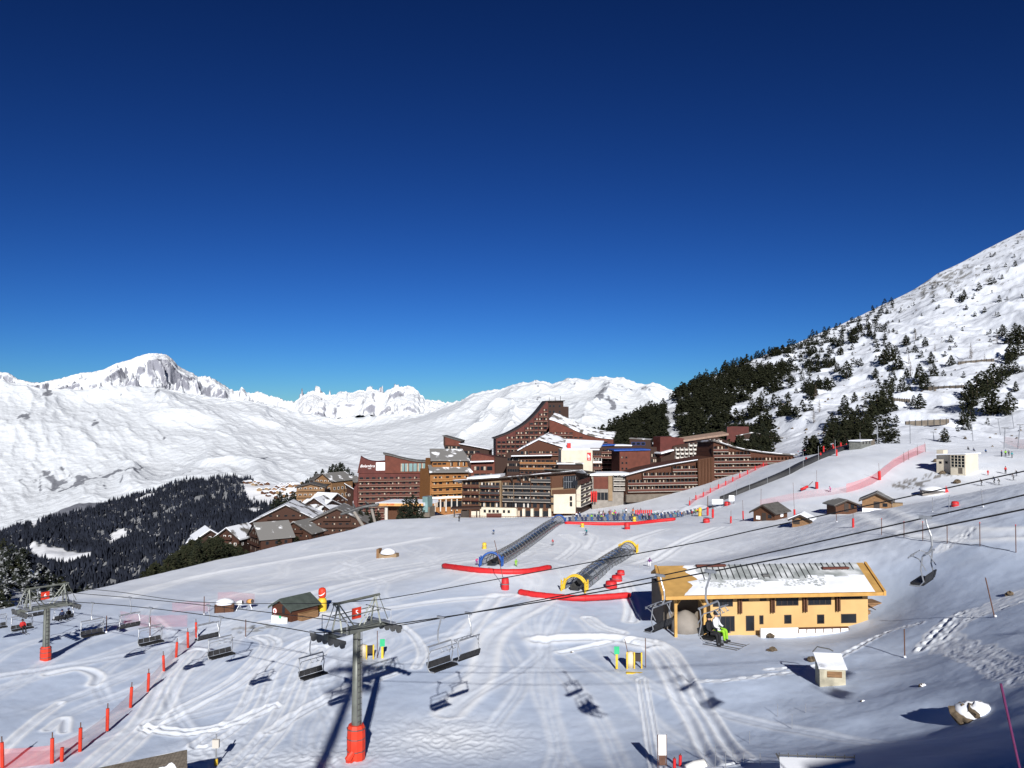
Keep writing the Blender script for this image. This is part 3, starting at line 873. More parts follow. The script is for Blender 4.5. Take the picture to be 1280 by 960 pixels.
# trees that stand out one by one on the open slope: pixel foot, height in pixels
SLOPE_TREES = [(1086, 408, 9), (1098, 411, 8), (1075, 415, 14), (1088, 420, 11), (1068, 428, 16), (1052, 433, 12), (1108, 424, 8), (1037, 458, 13), (1059, 474, 20), (1068, 456, 9), (1047, 466, 11), (1134, 428, 8), (1113, 452, 22), (1106, 456, 18), (1121, 444, 11), (1134, 432, 12),
                               (1124, 463, 17), (1095, 474, 12), (1136, 443, 8), (1145, 444, 12), (1158, 434, 12), (1153, 448, 9), (1165, 455, 14), (1190, 428, 9), (1190, 458, 12), (1150, 480, 24), (1157, 487, 20), (1168, 472, 16), (1180, 471, 8), (1128, 490, 16), (1136, 494, 13), (1134, 478, 16), (1193, 373, 8), (1203, 378, 10),
                               (1208, 375, 12), (1227, 364, 9), (1241, 355, 8), (1246, 354, 7), (1256, 348, 6), (1273, 333, 7), (1261, 333, 5), (1240, 336, 6), (1248, 318, 4), (1277, 303, 4), (1210, 388, 5), (1211, 388, 5), (1221, 395, 6), (1233, 391, 7), (1252, 376, 8), (1176, 386, 5), (1128, 390, 6), (1108, 370, 6), (1101, 395, 8),
                               (1255, 420, 14), (1271, 425, 20), (1277, 430, 22), (1262, 430, 12), (1266, 450, 22), (1262, 455, 17), (1275, 446, 18), (1243, 486, 28), (1235, 494, 30), (1228, 488, 22), (1221, 498, 26), (1211, 500, 22), (1216, 510, 22), (1207, 514, 20), (1253, 478, 20), (1260, 471, 18), (1270, 466, 14), (1213, 529, 20), (1204, 530, 18), (1210, 540, 12),
                               (1237, 520, 30), (1243, 516, 24), (1262, 514, 22), (1270, 490, 12), (1226, 506, 12), (1258, 520, 17), (1150, 512, 18), (1142, 508, 12), (1056, 518, 22), (1068, 508, 16), (1040, 536, 18), (1074, 533, 12), (1089, 528, 24), (1096, 520, 28), (1102, 518, 26), (1108, 508, 28), (1114, 500, 22), (1080, 540, 16),
                               (1064, 545, 16), (1058, 548, 18), (1079, 544, 20), (1086, 542, 18), (1122, 545, 9), (1118, 543, 8), (1122, 555, 7), (1180, 553, 16), (1196, 540, 8), (1203, 538, 6), (1234, 532, 8), (1041, 553, 20), (1035, 552, 14), (1050, 550, 14)]
LARCHES = [(1215, 448, 20), (1146, 425, 14), (1139, 470, 18), (1137, 456, 14), (1020, 498, 18), (1024, 515, 16), (1017, 528, 16), (1232, 452, 10), (1248, 430, 14), (1170, 440, 10)]


def plant_all():
    cand = []                                                # px height, point, height, kind, label, group
    for (px, py, hp) in SLOPE_TREES:
        p = mt_inv(px, py); cand.append((hp * 1.5 + 6, p, hp * p[1] / F * 1.12, 'stone', 0))
    # dense belt running up the shoulder, thinning out above
    n = 8600
    px = RNG.uniform(738, 1120, n); t = RNG.uniform(0.0, 1.0, n)
    x, y, z, py = mt_pt(px, t); vis = 520 - F * z / y
    edge = np.interp(px, [730, 850, 930, 975, 1000, 1050, 1100], [1.2, 1.1, 1.0, 0.85, 0.7, 0.55, 0.45])
    dens = 0.12 + 0.88 * sstep(-0.45, 0.3, fbm(px / 40 + vis / 30, vis / 26, 3, 23) + 0.9 * (edge - 0.62)) * np.interp(px, [730, 820, 900, 960, 1000, 1060, 1120], [0.60, 0.48, 0.46, 0.50, 0.48, 0.30, 0.06])
    # upper fringe along the skyline
    up = (t > 0.55) & (px > 930)
    dens = np.where(up, dens * np.interp(vis - MT_RIDGE(px), [0, 12, 40, 70, 90], [0.95, 1.0, 0.9, 0.5, 0.08]), dens)
    # bare chutes
    for (a0, b0, a1, b1, wdt) in [(838, 512, 842, 555, 9), (985, 492, 920, 520, 6), (1005, 500, 930, 535, 7), (1075, 480, 985, 560, 26), (1090, 440, 960, 505, 7), (905, 520, 960, 490, 4)]:
        tt = np.clip(((px - a0) * (a1 - a0) + (vis - b0) * (b1 - b0)) / ((a1 - a0) ** 2 + (b1 - b0) ** 2), 0, 1)
        dd = np.hypot(px - a0 - tt * (a1 - a0), vis - b0 - tt * (b1 - b0))
        dens = dens * sstep(wdt * 0.5, wdt * 1.4, dd)
    k = np.where(RNG.uniform(0, 1, n) < dens)[0]
    for i in k:
        h = RNG.uniform(5.0, 10.5) * float(np.interp(px[i], [730, 950, 1000, 1120], [1.0, 1.0, 0.85, 0.6])) * (0.88 if t[i] > 0.8 and px[i] > 940 else 1)
        cand.append((h / y[i] * F, np.array([x[i], y[i], z[i]]), h, 'stone' if RNG.uniform() < .6 else 'dark', 1))
    # sparse little trees high on the open slope
    n = 420
    px = RNG.uniform(1060, 1420, n); t = RNG.uniform(0.35, 0.98, n); x, y, z, py = mt_pt(px, t)
    for i in range(n):
        if RNG.uniform() < 0.30:
            h = RNG.uniform(1.6, 4.2); cand.append((h / y[i] * F, np.array([x[i], y[i], z[i]]), h, 'stone', 2))
    # pines below the rim of the snow field
    n = 300
    s_ = RNG.uniform(0, 1, n); off = RNG.uniform(4, 62, n) ** 1.0
    for i in range(n):
        pxx = np.interp(s_[i], [0, 0.25, 1], [140, 190, 335]); Dd = float(np.interp(pxx, [100, 180, 280, 370], [132, 150, 178, 207])) + off[i]
        if RNG.uniform() > np.interp(pxx, [140, 175, 200, 300, 330], [0.1, 0.3, 0.8, 0.8, 0.45]): continue
        p = GD(pxx, Dd)
        topy = np.interp(pxx, [130, 160, 200, 240, 270, 300, 335], [738, 728, 700, 676, 668, 682, 700])
        vis = 520 - F * p[2] / p[1]
        hmax = (vis - topy) / F * p[1]
        if hmax < 3: continue
        h = min(hmax * RNG.uniform(0.55, 1.05), 15)
        cand.append((h / p[1] * F * 0.9, p, h, 'stone' if RNG.uniform() < .7 else 'dark', 3))
    # frosted wood on the knoll
    n = 260
    px = RNG.uniform(-60, 160, n); t = RNG.uniform(0.0, 1.0, n)
    for i in range(n):
        x, y, z, py = [float(v) for v in knoll_pt(np.array(px[i]), np.array(t[i]))]
        h = RNG.uniform(4, 7.5)
        if py > 775: continue
        cand.append((h / y * F * 0.62, np.array([x, y, z]), h, 'frost' if RNG.uniform() < 0.75 else 'dark', 4))
    # dark clumps around the village
    for (a, b, D, hp) in [(508, 656, 262, 34), (516, 654, 264, 36), (500, 657, 266, 24), (525, 652, 268, 22), (395, 605, 470, 16), (403, 604, 475, 18), (412, 603, 480, 20), (420, 602, 470, 22), (428, 601, 475, 22), (435, 602, 480, 18), (440, 604, 470, 14), (388, 608, 465, 12), (416, 600, 500, 20), (425, 600, 500, 22),
                          (343, 640, 430, 18), (350, 636, 430, 22), (358, 636, 420, 20), (366, 632, 420, 18), (372, 626, 420, 16), (338, 650, 425, 14), (332, 655, 420, 14), (324, 662, 400, 14), (316, 668, 390, 14), (308, 672, 385, 12), (349, 690, 235, 16), (371, 684, 245, 14), (331, 694, 208, 9), (443, 664, 300, 20), (450, 660, 300, 24), (458, 660, 305, 24), (466, 658, 300, 22), (472, 656, 305, 18),
                          (398, 646, 380, 12), (470, 600, 520, 14), (960, 562, 440, 20), (967, 564, 440, 24), (973, 566, 435, 22), (955, 560, 445, 14), (378, 620, 440, 18), (384, 616, 445, 18)]:
        p = P(a, b, D); cand.append((hp * 1.3, p, hp * D / F, 'dark', 5))
    cand.sort(key=lambda c: -c[0])
    labels = {0: ('dark rounded stone pine standing alone on the snowy mountainside', 'scattered stone pines on the open mountainside'),
              1: ('dark pine in the dense belt climbing the shoulder behind the village', 'pines of the dense belt behind the village'),
              2: ('tiny dark pine high on the open white slope', 'tiny pines high on the white slope'),
              3: ('green pine rising from below the rim of the snow field', 'pines below the rim of the snow field'),
              4: ('snow-dusted spruce on the knoll behind the lattice lift pylon', 'snow-dusted spruces on the knoll'),
              5: ('dark pine growing beside the village houses', 'dark pines between the village houses')}
    rest = []
    for i, (hp, p, h, kind, g) in enumerate(cand):
        if i < 296:
            put_pine(kind, p, h, labels[g][0], labels[g][1], i, parts=h / p[1] * F > 11)
        else:
            rest.append((p, h, kind))
    print('trees', len(cand))
    # remaining trees as one mass with the same crowns, fewer sprays
    for kinds, mat, nm, lab in ((('stone', 'dark'), 'needles', 'pine_forest', 'mass of dark pines covering the shoulder of the mountainside'), (('frost',), 'needles_frosted', 'spruce_forest', 'mass of snow-dusted spruces on the small knoll')):
        protos = []
        for k in range(4):
            mb = pine_crown(8.0, 2.6, 90, 900 + k, 0.8, 1.15)
            protos.append((np.array(mb.v), np.array(mb.f)))
        V = []; Fa = []; o = 0
        for j, (p, h, kind) in enumerate(rest):
            if kind not in kinds: continue
            v, f = protos[j % 4]
            a = RNG.uniform(0, 6.28); c, s2 = math.cos(a), math.sin(a); sc = h / 8; wd = sc * RNG.uniform(.85, 1.2)
            q = np.stack([(v[:, 0] * c - v[:, 1] * s2) * wd, (v[:, 0] * s2 + v[:, 1] * c) * wd, v[:, 2] * sc], 1) + p
            V.append(q); Fa.append(f + o); o += len(v)
        if V:
            tag(numpy_mesh(nm, np.concatenate(V), np.concatenate(Fa), [mat], smooth=False), lab, kind='stuff')
    for i, (px, py, hp) in enumerate(LARCHES):
        p = mt_inv(px, py)
        put_pine('larch', p, hp * p[1] / F, 'bare brown larch among the pines on the mountainside', 'bare larches on the mountainside', i, name='larch_tree')
    # low scrub poking out of the snow
    n = 9000
    px = RNG.uniform(960, 1330, n); t = RNG.uniform(0, 1, n); x, y, z, py = mt_pt(px, t); vis = 520 - F * z / y
    d = sstep(0.1, 0.7, fbm(x / 16, y / 16, 3, 88)) * 0.30 + 0.5 * np.exp(-((px - 1160) / 60) ** 2 - ((vis - 352) / 16) ** 2) + 0.35 * np.exp(-((vis - MT_RIDGE(px)) / 10) ** 2) + 0.12 * np.exp(-((px - 1040) / 60) ** 2 - ((vis - 540) / 20) ** 2)
    k = RNG.uniform(0, 1, n) < d * 0.55
    x, y, z = x[k], y[k], z[k]; m = len(x); r = RNG.uniform(0.25, 1.1, m)
    oct_ = np.array([(1, 0, 0), (0, 1, 0), (-1, 0, 0), (0, -1, 0), (0.1, 0, 0.9), (0, 0, -.4)])
    V = (oct_[None] * r[:, None, None] * RNG.uniform(.6, 1.4, (m, 6, 3)) + np.stack([x, y, z + 0.1], 1)[:, None]).reshape(-1, 3)
    fa = np.array([(0, 1, 4), (1, 2, 4), (2, 3, 4), (3, 0, 4), (1, 0, 5), (2, 1, 5), (3, 2, 5), (0, 3, 5)])
    Fa = (fa[None] + (np.arange(m) * 6)[:, None, None]).reshape(-1, 3)
    tag(numpy_mesh('scrub', V, Fa, ['larch_twigs'], smooth=False), 'low brown scrub poking through the snow', kind='stuff')


plant_all()
# ================================================================== buildings
planks('wood_red', (0.066, 0.023, 0.011), pitch=0.45, axis='X')
planks('wood_chalet', (0.044, 0.017, 0.0095), pitch=0.45, axis='X')
planks('wood_brown', (0.075, 0.031, 0.015), pitch=0.45, axis='X')
planks('wood_dark', (0.034, 0.015, 0.010), pitch=0.45, axis='X')
planks('wood_orange', (0.235, 0.10, 0.030), pitch=0.4, axis='Z')
planks('wood_rail', (0.085, 0.025, 0.017), pitch=0.3, axis='X')
planks('wood_tan', (0.19, 0.105, 0.05), pitch=0.4, axis='Z')
mk('cladding_red', (0.078, 0.018, 0.014), 0.7, 0.12, 0.5)
mk('cladding_brick', (0.10, 0.028, 0.017), 0.75, 0.12, 0.5)
mk('render_cream', (0.50, 0.45, 0.36), 0.8, 0.06, 0.4)
mk('render_beige', (0.21, 0.145, 0.085), 0.8, 0.08, 0.4)
mk('render_white', (0.46, 0.43, 0.39), 0.8, 0.06, 0.4)
mk('render_yellow', (0.46, 0.295, 0.125), 0.8, 0.05, 0.5, bump=0.15, bscale=20)
mk('concrete', (0.20, 0.18, 0.16), 0.85, 0.12, 0.6, bump=0.1)
mk('concrete_dark', (0.12, 0.10, 0.08), 0.85, 0.12, 0.6)
mk('slab_pale', (0.25, 0.17, 0.13), 0.8, 0.1, 1.0)
mk('roof_snow', (0.72, 0.74, 0.79), 0.7, 0.03, 0.3, bump=0.5, bscale=1.2)
mk('roof_patchy', (0.70, 0.72, 0.77), 0.7, 0.1, 0.22, col2=(0.12, 0.11, 0.10), cmix=(0.50, 0.58))
mk('roof_slate', (0.085, 0.08, 0.075), 0.8, 0.2, 1.5)
mk('roof_grey', (0.15, 0.145, 0.14), 0.8, 0.2, 0.28, col2=(0.70, 0.71, 0.74), cmix=(0.56, 0.64))
mk('roof_green', (0.055, 0.068, 0.06), 0.7, 0.15, 1.2)
mk('trim_blue', (0.02, 0.07, 0.30), 0.5, 0.1, 1.0)
mk('trim_white', (0.75, 0.74, 0.72), 0.7, 0.05, 1.0)
mk('rail_dark', (0.030, 0.030, 0.032), 0.5, 0.1, 1.0)
mk('slab_dull', (0.27, 0.24, 0.21), 0.8, 0.08, 0.8)
mk('trim_dark', (0.035, 0.026, 0.022), 0.7, 0.1, 1.0)
mk('fascia_orange', (0.50, 0.26, 0.09), 0.7, 0.1, 1.0)
mk('glass', (0.010, 0.012, 0.016), 0.12, 0.2, 0.4, spec=0.35)
mk('glass_green', (0.16, 0.25, 0.25), 0.15, 0.25, 0.15, spec=0.6)
mk('curtain', (0.34, 0.28, 0.22), 0.9, 0.15, 0.5)
mk('sign_white', (0.82, 0.82, 0.82), 0.6, 0.03, 1.0)
mk('sign_red', (0.42, 0.022, 0.02), 0.6, 0.08, 1.0)
mk('steel', (0.34, 0.35, 0.37), 0.45, 0.12, 2.0, metal=0.6)
mk('steel_dark', (0.10, 0.10, 0.10), 0.5, 0.15, 2.0, metal=0.4)
mk('steel_green', (0.16, 0.165, 0.15), 0.55, 0.15, 1.5, metal=0.3)


class Facade:
    """A building seen from the snow field: local x runs along its front, y into it, z up."""

    def __init__(s, name, label, cat, L, R, zbase_py, group=None):
        A = P(L[0], zbase_py[0], L[1]); B = P(R[0], zbase_py[1] if len(zbase_py) > 1 else zbase_py[0], R[1])
        s.o = np.array([A[0], A[1], min(A[2], B[2])])
        d = (B - A)[:2]; s.len = float(np.hypot(*d)); s.u = d / s.len
        s.n = np.array([-s.u[1], s.u[0]])
        s.root = empty(name, s.o, math.atan2(s.u[1], s.u[0]))
        tag(s.root, label, cat, group)

    def uv(s, px, py, off=0.0):
        d = ray(px, py)
        o = s.o[:2] + s.n * off
        t = (s.n @ o) / (s.n @ d[:2])
        q = d * t
        return float((q[:2] - s.o[:2]) @ s.u), float(q[2] - s.o[2])

    def poly(s, pts, off=0.0): return [s.uv(a, b, off) for a, b in pts]

    def wall(s, pts, depth, mat, name='wall', y0=0.0, foot=8.0):
        """Outline by pixels, carried down foot metres into the ground."""
        p = s.poly(pts, y0)
        if foot:
            zmin = min(q[1] for q in p)
            p = [(a, b - foot if b < zmin + 0.8 else b) for a, b in p]
        mb = MB(); mb.prism(p, y0, y0 + depth)
        return mb.build(name, mat, s.root)

    def roof(s, pts, depth, mat, th=0.5, over=0.8, y0=0.0, name='roof', edge=None, drop=0.0):
        o_ = s._roof(pts, depth, mat, th, over, y0, name, edge)
        if drop:
            for v in o_.data.vertices:
                if v.co.y > y0: v.co.z -= drop
        return o_

    def _roof(s, pts, depth, mat, th, over, y0, name, edge):
        """Roof sheet that follows a line of pixels along the front."""
        p = s.poly(pts, y0)
        mb = MB()
        a = [(q[0], q[1]) for q in p]; a[0] = (a[0][0] - over, a[0][1]); a[-1] = (a[-1][0] + over, a[-1][1])
        pol = a + [(q[0], q[1] + th) for q in reversed(a)]
        mb.prism(pol, y0 - over, y0 + depth)
        r = mb.build(name, mat, s.root)
        if edge:
            m2 = MB(); pol2 = [(q[0], q[1] - 0.12) for q in a] + [(q[0], q[1] + th * 0.55) for q in reversed(a)]
            m2.prism(pol2, y0 - over - 0.12, y0 - over - 0.01); m2.build('fascia', edge, r)
        return r

    def block(s, px0, py0, px1, py1, y0, y1, mat, name):
        a = s.uv(px0, py1, y0); b = s.uv(px1, py0, y0)
        mb = MB(); mb.span(a[0], b[0], y0, y1, a[1], b[1]); return mb.build(name, mat, s.root)

    def windows(s, us, zs_, w, h, y=0.0, mats=('trim_dark', 'glass', 'curtain'), name='window', keep=None, lit=0.3, seed=1):
        rg = random.Random(seed)
        key = ('win', round(w, 2), round(h, 2), mats)
        if key not in MESH:
            out = []
            for v in range(3):
                mb = MB(); t = 0.09
                mb.span(-w / 2, w / 2, -.05, .10, 0, t, 0); mb.span(-w / 2, w / 2, -.05, .10, h - t, h, 0)
                mb.span(-w / 2, -w / 2 + t, -.05, .10, t, h - t, 0); mb.span(w / 2 - t, w / 2, -.05, .10, t, h - t, 0)
                mb.span(-w / 2 + t, w / 2 - t, -.015, .05, t, h - t, 1)
                if v: x0 = -w / 2 + t if v == 1 else w * .08; mb.span(x0, x0 + w * .36, -.022, -.016, t, h - t, 2)
                out.append(mb.mesh('window', list(mats)))
            MESH[key] = out
        n = 0
        for z in zs_:
            for u in us:
                if keep and not keep(u, z): continue
                v = 0 if rg.random() > lit else rg.choice((1, 2))
                o = bpy.data.objects.new(name, MESH[key][v]); COL.objects.link(o); o.parent = s.root; o.location = (u, y, z); n += 1
        return n

    def balcony(s, u0, u1, z, proj=1.5, rail='wood_rail', slab='slab_pale', bays=0, h=1.0, y=0.0, fh=2.5, slab_t=0.24, divider=None, railn=True):
        mb = MB()
        mb.span(u0, u1, y - proj, y - 0.004, z - slab_t, z, 0)
        if railn:
            mb.span(u0 + .02, u1 - .02, y - proj + .03, y - proj + .09, z + .14, z + h, 1)
            mb.span(u0, u1, y - proj - .01, y - proj + .12, z + h + .002, z + h + .09, 0)
        for k in range(bays + 1 if bays else 0):
            u = u0 + (u1 - u0) * k / bays
            mb.span(u - .07, u + .07, y - proj + .12, y - .006, z + .003, z + fh - slab_t - .01, 2)
        return mb.build('balcony', [slab, rail, divider or rail], s.root)


MESH = {}


def grid(u0, u1, n):
    st = (u1 - u0) / n
    return [u0 + st * (k + .5) for k in range(n)]


def interp_top(poly):
    q = sorted(poly); xs = [a for a, b in q]; ys = [b for a, b in q]
    return lambda u: float(np.interp(u, xs, ys))


def text_part(parent, name, body, size, loc, mat, rot=(math.pi / 2, 0, 0), shear=0.0, ext=0.02):
    c = bpy.data.curves.new(name, 'FONT'); c.body = body; c.size = size; c.extrude = ext; c.align_x = 'CENTER'; c.align_y = 'CENTER'; c.shear = shear
    c.materials.append(M[mat])
    t = bpy.data.objects.new('lettering', c); COL.objects.link(t)
    dg = bpy.context.evaluated_depsgraph_get(); me = bpy.data.meshes.new_from_object(t.evaluated_get(dg))
    bpy.data.objects.remove(t); bpy.data.curves.remove(c)
    o = bpy.data.objects.new(name, me); COL.objects.link(o); o.parent = parent; o.location = loc; o.rotation_euler = rot
    return o


# ---- red hotel with the swooping parapets
b = Facade('hotel_building', 'dark red hotel with swooping roof parapets and white script lettering', 'hotel', (446, 398), (538, 404), (656,))
b.wall([(446, 656), (448, 592), (538, 591.5), (538, 656)], 16, 'cladding_red')
b.wall([(441, 656), (442, 611), (447, 604), (447, 656)], 12, 'cladding_red', y0=-1.5)
b.wall([(446.5, 591.6), (451, 570.4), (455, 573), (460, 575.3), (466, 576.7), (472, 577.2), (484, 576.4), (484, 591.6)], 9, 'cladding_red', name='parapet_wall', foot=0)
b.wall([(481.5, 591.5), (481.5, 568.3), (490, 570.5), (500, 573.2), (512, 576), (522, 577.6), (538, 578.4), (538, 591.5)], 10, 'cladding_brick', name='upper_storey', y0=-.6, foot=0)
b.roof([(481, 568.2), (490, 570.3), (500, 573), (512, 575.8), (522, 577.4), (539, 578.2)], 11, 'roof_slate', .7, .6, y0=-.6)
b.block(470, 578, 481.2, 588, -.15, -.03, 'sign_white', 'white_panel')
u0, z0 = b.uv(499.5, 590); u1, z1 = b.uv(537, 577.5)
b.windows(grid(u0 + .3, u1, 7), [z0 + .2], (u1 - u0) / 7 * .86, 4.0, y=-.66, mats=('wood_red', 'glass_green', 'curtain'), lit=.4)
u, z = b.uv(461.5, 582.6); text_part(b.root, 'sign_lettering', 'Belambra', 1.85, (u - .9, -.08, z), 'sign_white', shear=0.35)
u, z = b.uv(462, 585.6); text_part(b.root, 'sign_lettering', 'clubs', 0.8, (u, -.08, z), 'sign_white')
uu = b.uv(448, 600)[0], b.uv(538, 600)[0]
for k, py in enumerate((598.6, 605.0, 611.4, 617.8, 624.2, 630.6, 637, 643.4)):
    z = b.uv(490, py)[1]
    b.balcony(uu[0] + .1, uu[1] - .1, z - .9, 1.5, 'wood_rail', 'slab_pale', 13, 0.9, 0, 2.45, divider='cladding_red')
    b.windows(grid(uu[0], uu[1], 12), [z - .8], 1.7, 1.75, seed=k, lit=.35)

# ---- orange wooden building with terraced snowy roofs
b = Facade('apartment_building', 'orange wooden apartment block with terraced roofs and long balconies', 'building', (535, 366), (590, 374), (636,))
b.wall([(537, 636), (538, 588), (585, 588), (590, 636)], 16, 'wood_orange')
b.wall([(540, 589), (541, 573.5), (583, 573.5), (586, 589)], 11, 'wood_orange', name='upper_storey', y0=1.5, foot=0)
mb = MB()
for (q, y0, y1) in ((((535, 588.5), (589, 588)), -2.2, 3.4),):
    a = b.uv(*q[0]); c = b.uv(*q[1])
    mb.add([(a[0], y0, a[1] - .8), (c[0], y0, c[1] - .8), (c[0] - 1, y1, c[1] + 1.9), (a[0] + 1, y1, a[1] + 1.9), (a[0], y0, a[1] - .3), (c[0], y0, c[1] - .3), (c[0] - 1, y1, c[1] + 2.4), (a[0] + 1, y1, a[1] + 2.4)], [(0, 1, 2, 3), (4, 5, 6, 7), (0, 1, 5, 4), (1, 2, 6, 5), (2, 3, 7, 6), (3, 0, 4, 7)])
mb.build('lower_roof', 'roof_grey', b.root)
mb = MB(); a = b.uv(540, 575.5); c = b.uv(586, 575.5)
mb.add([(a[0] - .6, .2, a[1] - .3), (c[0] + .6, .2, c[1] - .3), (c[0], 9, c[1] + 4.4), (a[0] + 1.6, 9, a[1] + 4.4), (a[0] - .6, .2, a[1] + .3), (c[0] + .6, .2, c[1] + .3), (c[0], 9, c[1] + 4.9), (a[0] + 1.6, 9, a[1] + 4.9)], [(0, 1, 2, 3), (4, 5, 6, 7), (0, 1, 5, 4), (1, 2, 6, 5), (2, 3, 7, 6), (3, 0, 4, 7)])
mb.build('upper_roof', 'roof_grey', b.root)
uu = b.uv(539, 600)[0], b.uv(587, 600)[0]
for k, py in enumerate((597.5, 605, 613.2, 620)):
    z = b.uv(560, py)[1]
    b.balcony(uu[0] - (.2 if k else 0), uu[1], z - 1, 1.6, 'wood_orange' if k < 3 else 'trim_white', 'fascia_orange', 0, 1.0)
    b.windows([uu[0] + (uu[1] - uu[0]) * f for f in (.1, .24, .42, .6, .73, .9)], [z - .95], 1.5, 1.8, seed=k + 3, lit=.6)
z = b.uv(560, 581)[1]
b.windows([uu[0] + (uu[1] - uu[0]) * f for f in (.12, .24, .36)], [z], 1.8, .8, y=1.5, lit=0)
b.windows([uu[0] + (uu[1] - uu[0]) * f for f in (.55, .74, .88)], [z - .8], 1.3, 1.8, y=1.5, lit=1, seed=4)
z = b.uv(560, 630)[1]
b.windows(grid(uu[0] + 2, uu[1] - 1, 6), [z - 1.3], 2.1, 2.6, lit=.3)
mb = MB()
for u in grid(uu[0], uu[1], 7): mb.span(u - .25, u + .25, -1.6, -1.1, z - 3, z + 2.3)
mb.build('arcade', 'render_white', b.root)

# ---- sloping brown hotel behind it
b = Facade('hotel_building', 'brown sloping hotel with a raised leaning end behind the orange block', 'hotel', (553, 452), (642, 448), (600,))
b.wall([(556, 600), (556.5, 563), (554.3, 556), (554.3, 545.4), (575.5, 552), (575.5, 556), (588, 558.5), (611, 563.2), (611, 570), (642, 574), (642, 600)], 14, 'wood_dark')
b.wall([(556.5, 556.5), (556.5, 546.4), (575.2, 552.2), (575.2, 557.5)], .3, 'cladding_brick', y0=-.35, foot=0, name='gable_panel')
b.roof([(575.5, 555.3), (588, 557.8), (611, 562.5)], 15, 'roof_snow', .5, .7, edge='trim_dark')
b.roof([(554, 545.2), (575.7, 551.8)], 13, 'roof_slate', .4, .4)
uu = b.uv(557, 570)[0], b.uv(610, 570)[0]
top = interp_top(b.poly([(554, 548), (575, 557), (611, 565)]))
b.windows(grid(uu[0], uu[1], 15), [b.uv(580, q)[1] for q in (561.5, 567, 572.5, 578)], 1.9, 1.5, keep=lambda u, z: z + 2 < top(u), lit=.4, seed=9)

# ---- small red-brown annexe between
b = Facade('annexe_building', 'low red-brown annexe with a flat snow roof beside the orange block', 'building', (588, 385), (620, 385), (612,))
b.wall([(588, 612), (589, 570), (594, 567), (610, 570), (618, 572), (619, 612)], 14, 'cladding_brick')
b.roof([(589, 578), (616, 577)], 3.2, 'roof_snow', .5, .5, y0=-2.2, name='canopy')
uu = b.uv(592, 600)[0], b.uv(616, 600)[0]
b.windows(grid(uu[0], uu[1], 3), [b.uv(600, 588)[1], b.uv(600, 597)[1]], 2.6, 1.9)
b.balcony(uu[0], uu[1], b.uv(600, 598)[1], 1.4, 'wood_rail', 'slab_pale', 0, .9)

# ---- the tall swooping tower
b = Facade('tower_building', 'tallest dark red building with a roof sweeping up to a flat tower', 'tower', (620, 492), (685, 496), (600,))
front = [(620, 600), (620, 548.6), (624, 546.6), (635, 542.6), (643, 538.6), (650, 534.6), (656, 530.6), (661, 526.8), (667, 521), (672.5, 515.4), (678, 508.4), (683, 501.9), (685, 501.9), (685, 600)]
b.wall(front, 15, 'cladding_red')
b.wall([(684.4, 540), (684.4, 501.7), (704.3, 501.7), (704.3, 540)], 12, 'wood_dark', name='tower_head', y0=1.0, foot=0)
b.wall([(703, 540), (703, 508.2), (710.8, 508.2), (710.8, 540)], 10, 'wood_dark', name='lift_shaft', y0=3.0, foot=0)
b.roof([(619, 548.7), (624, 546.5), (635, 542.5), (643, 538.5), (650, 534.5), (656, 530.5), (661, 526.7), (667, 520.9), (672.5, 515.3), (678, 508.3), (683, 501.8), (705, 501.5)], 16, 'trim_dark', .5, .5)
top = interp_top(b.poly(front[1:12]))
uA, uB = b.uv(620, 560)[0], b.uv(685, 560)[0]
rows = [b.uv(650, 590 - 5.75 * k)[1] for k in range(15)]
us = grid(uA + .4, uB - .2, 11)
nb = 0
for k, z in enumerate(rows):
    okk = [u for u in us if z + 3.4 < top(u)]
    if not okk: continue
    b.windows(okk, [z], 2.0, 1.9, lit=.5, seed=k)
    st = us[1] - us[0]
    mb = MB()
    for u in okk:
        mb.span(u - st * .46, u + st * .46, -1.3, -.004, z - .3, z - .08, 0); mb.span(u - st * .46, u + st * .46, -1.3, -1.2, z - .06, z + .8, 1)
        mb.span(u - st * .5, u - st * .46, -1.3, -.006, z - .3, z + 2.4, 1)
    mb.build('balcony', ['slab_pale', 'wood_rail'], b.root)
mb = MB()
for px in (688, 695.5, 702): u, z = b.uv(px, 501.5); mb.bar((u, 4, z), (u, 4, z + (2.4 if px < 700 else 3.2)), .22)
mb.build('antenna', 'steel_dark', b.root)
b.windows([b.uv(q, 510)[0] for q in (688, 692.5, 700)], [b.uv(690, 509)[1], b.uv(690, 516)[1]], 1.2, 1.3, y=1.0, lit=0)
# its lower wing
b = Facade('hotel_wing', 'dark red hotel wing with a snowy roof sweeping down from the tall tower', 'building', (685, 476), (768, 470), (598,))
wing = [(685, 598), (687, 524.8), (693, 526.5), (702.5, 530.3), (711, 534.5), (719, 538.5), (728, 542), (738, 545.4), (752, 548), (766.5, 549.4), (767, 598)]
b.wall(wing, 14, 'cladding_brick')
mb = MB()
for (a0, a1) in zip(wing[1:-2], wing[2:-1]):
    q0 = b.uv(*a0); q1 = b.uv(*a1)
    mb.add([(q0[0], -.6, q0[1] + .2), (q1[0], -.6, q1[1] + .2), (q1[0] + 1.5, 13, q1[1] + 3.6), (q0[0] + 1.5, 13, q0[1] + 3.6), (q0[0], -.6, q0[1] + .8), (q1[0], -.6, q1[1] + .8), (q1[0] + 1.5, 13, q1[1] + 4.1), (q0[0] + 1.5, 13, q0[1] + 4.1)], [(0, 1, 2, 3), (4, 5, 6, 7), (0, 1, 5, 4), (2, 3, 7, 6), (0, 3, 7, 4), (1, 2, 6, 5)])
mb.build('roof', 'roof_patchy', b.root)
top = interp_top(b.poly(wing[1:-1]))
us = grid(b.uv(686, 560)[0], b.uv(766, 560)[0], 13)
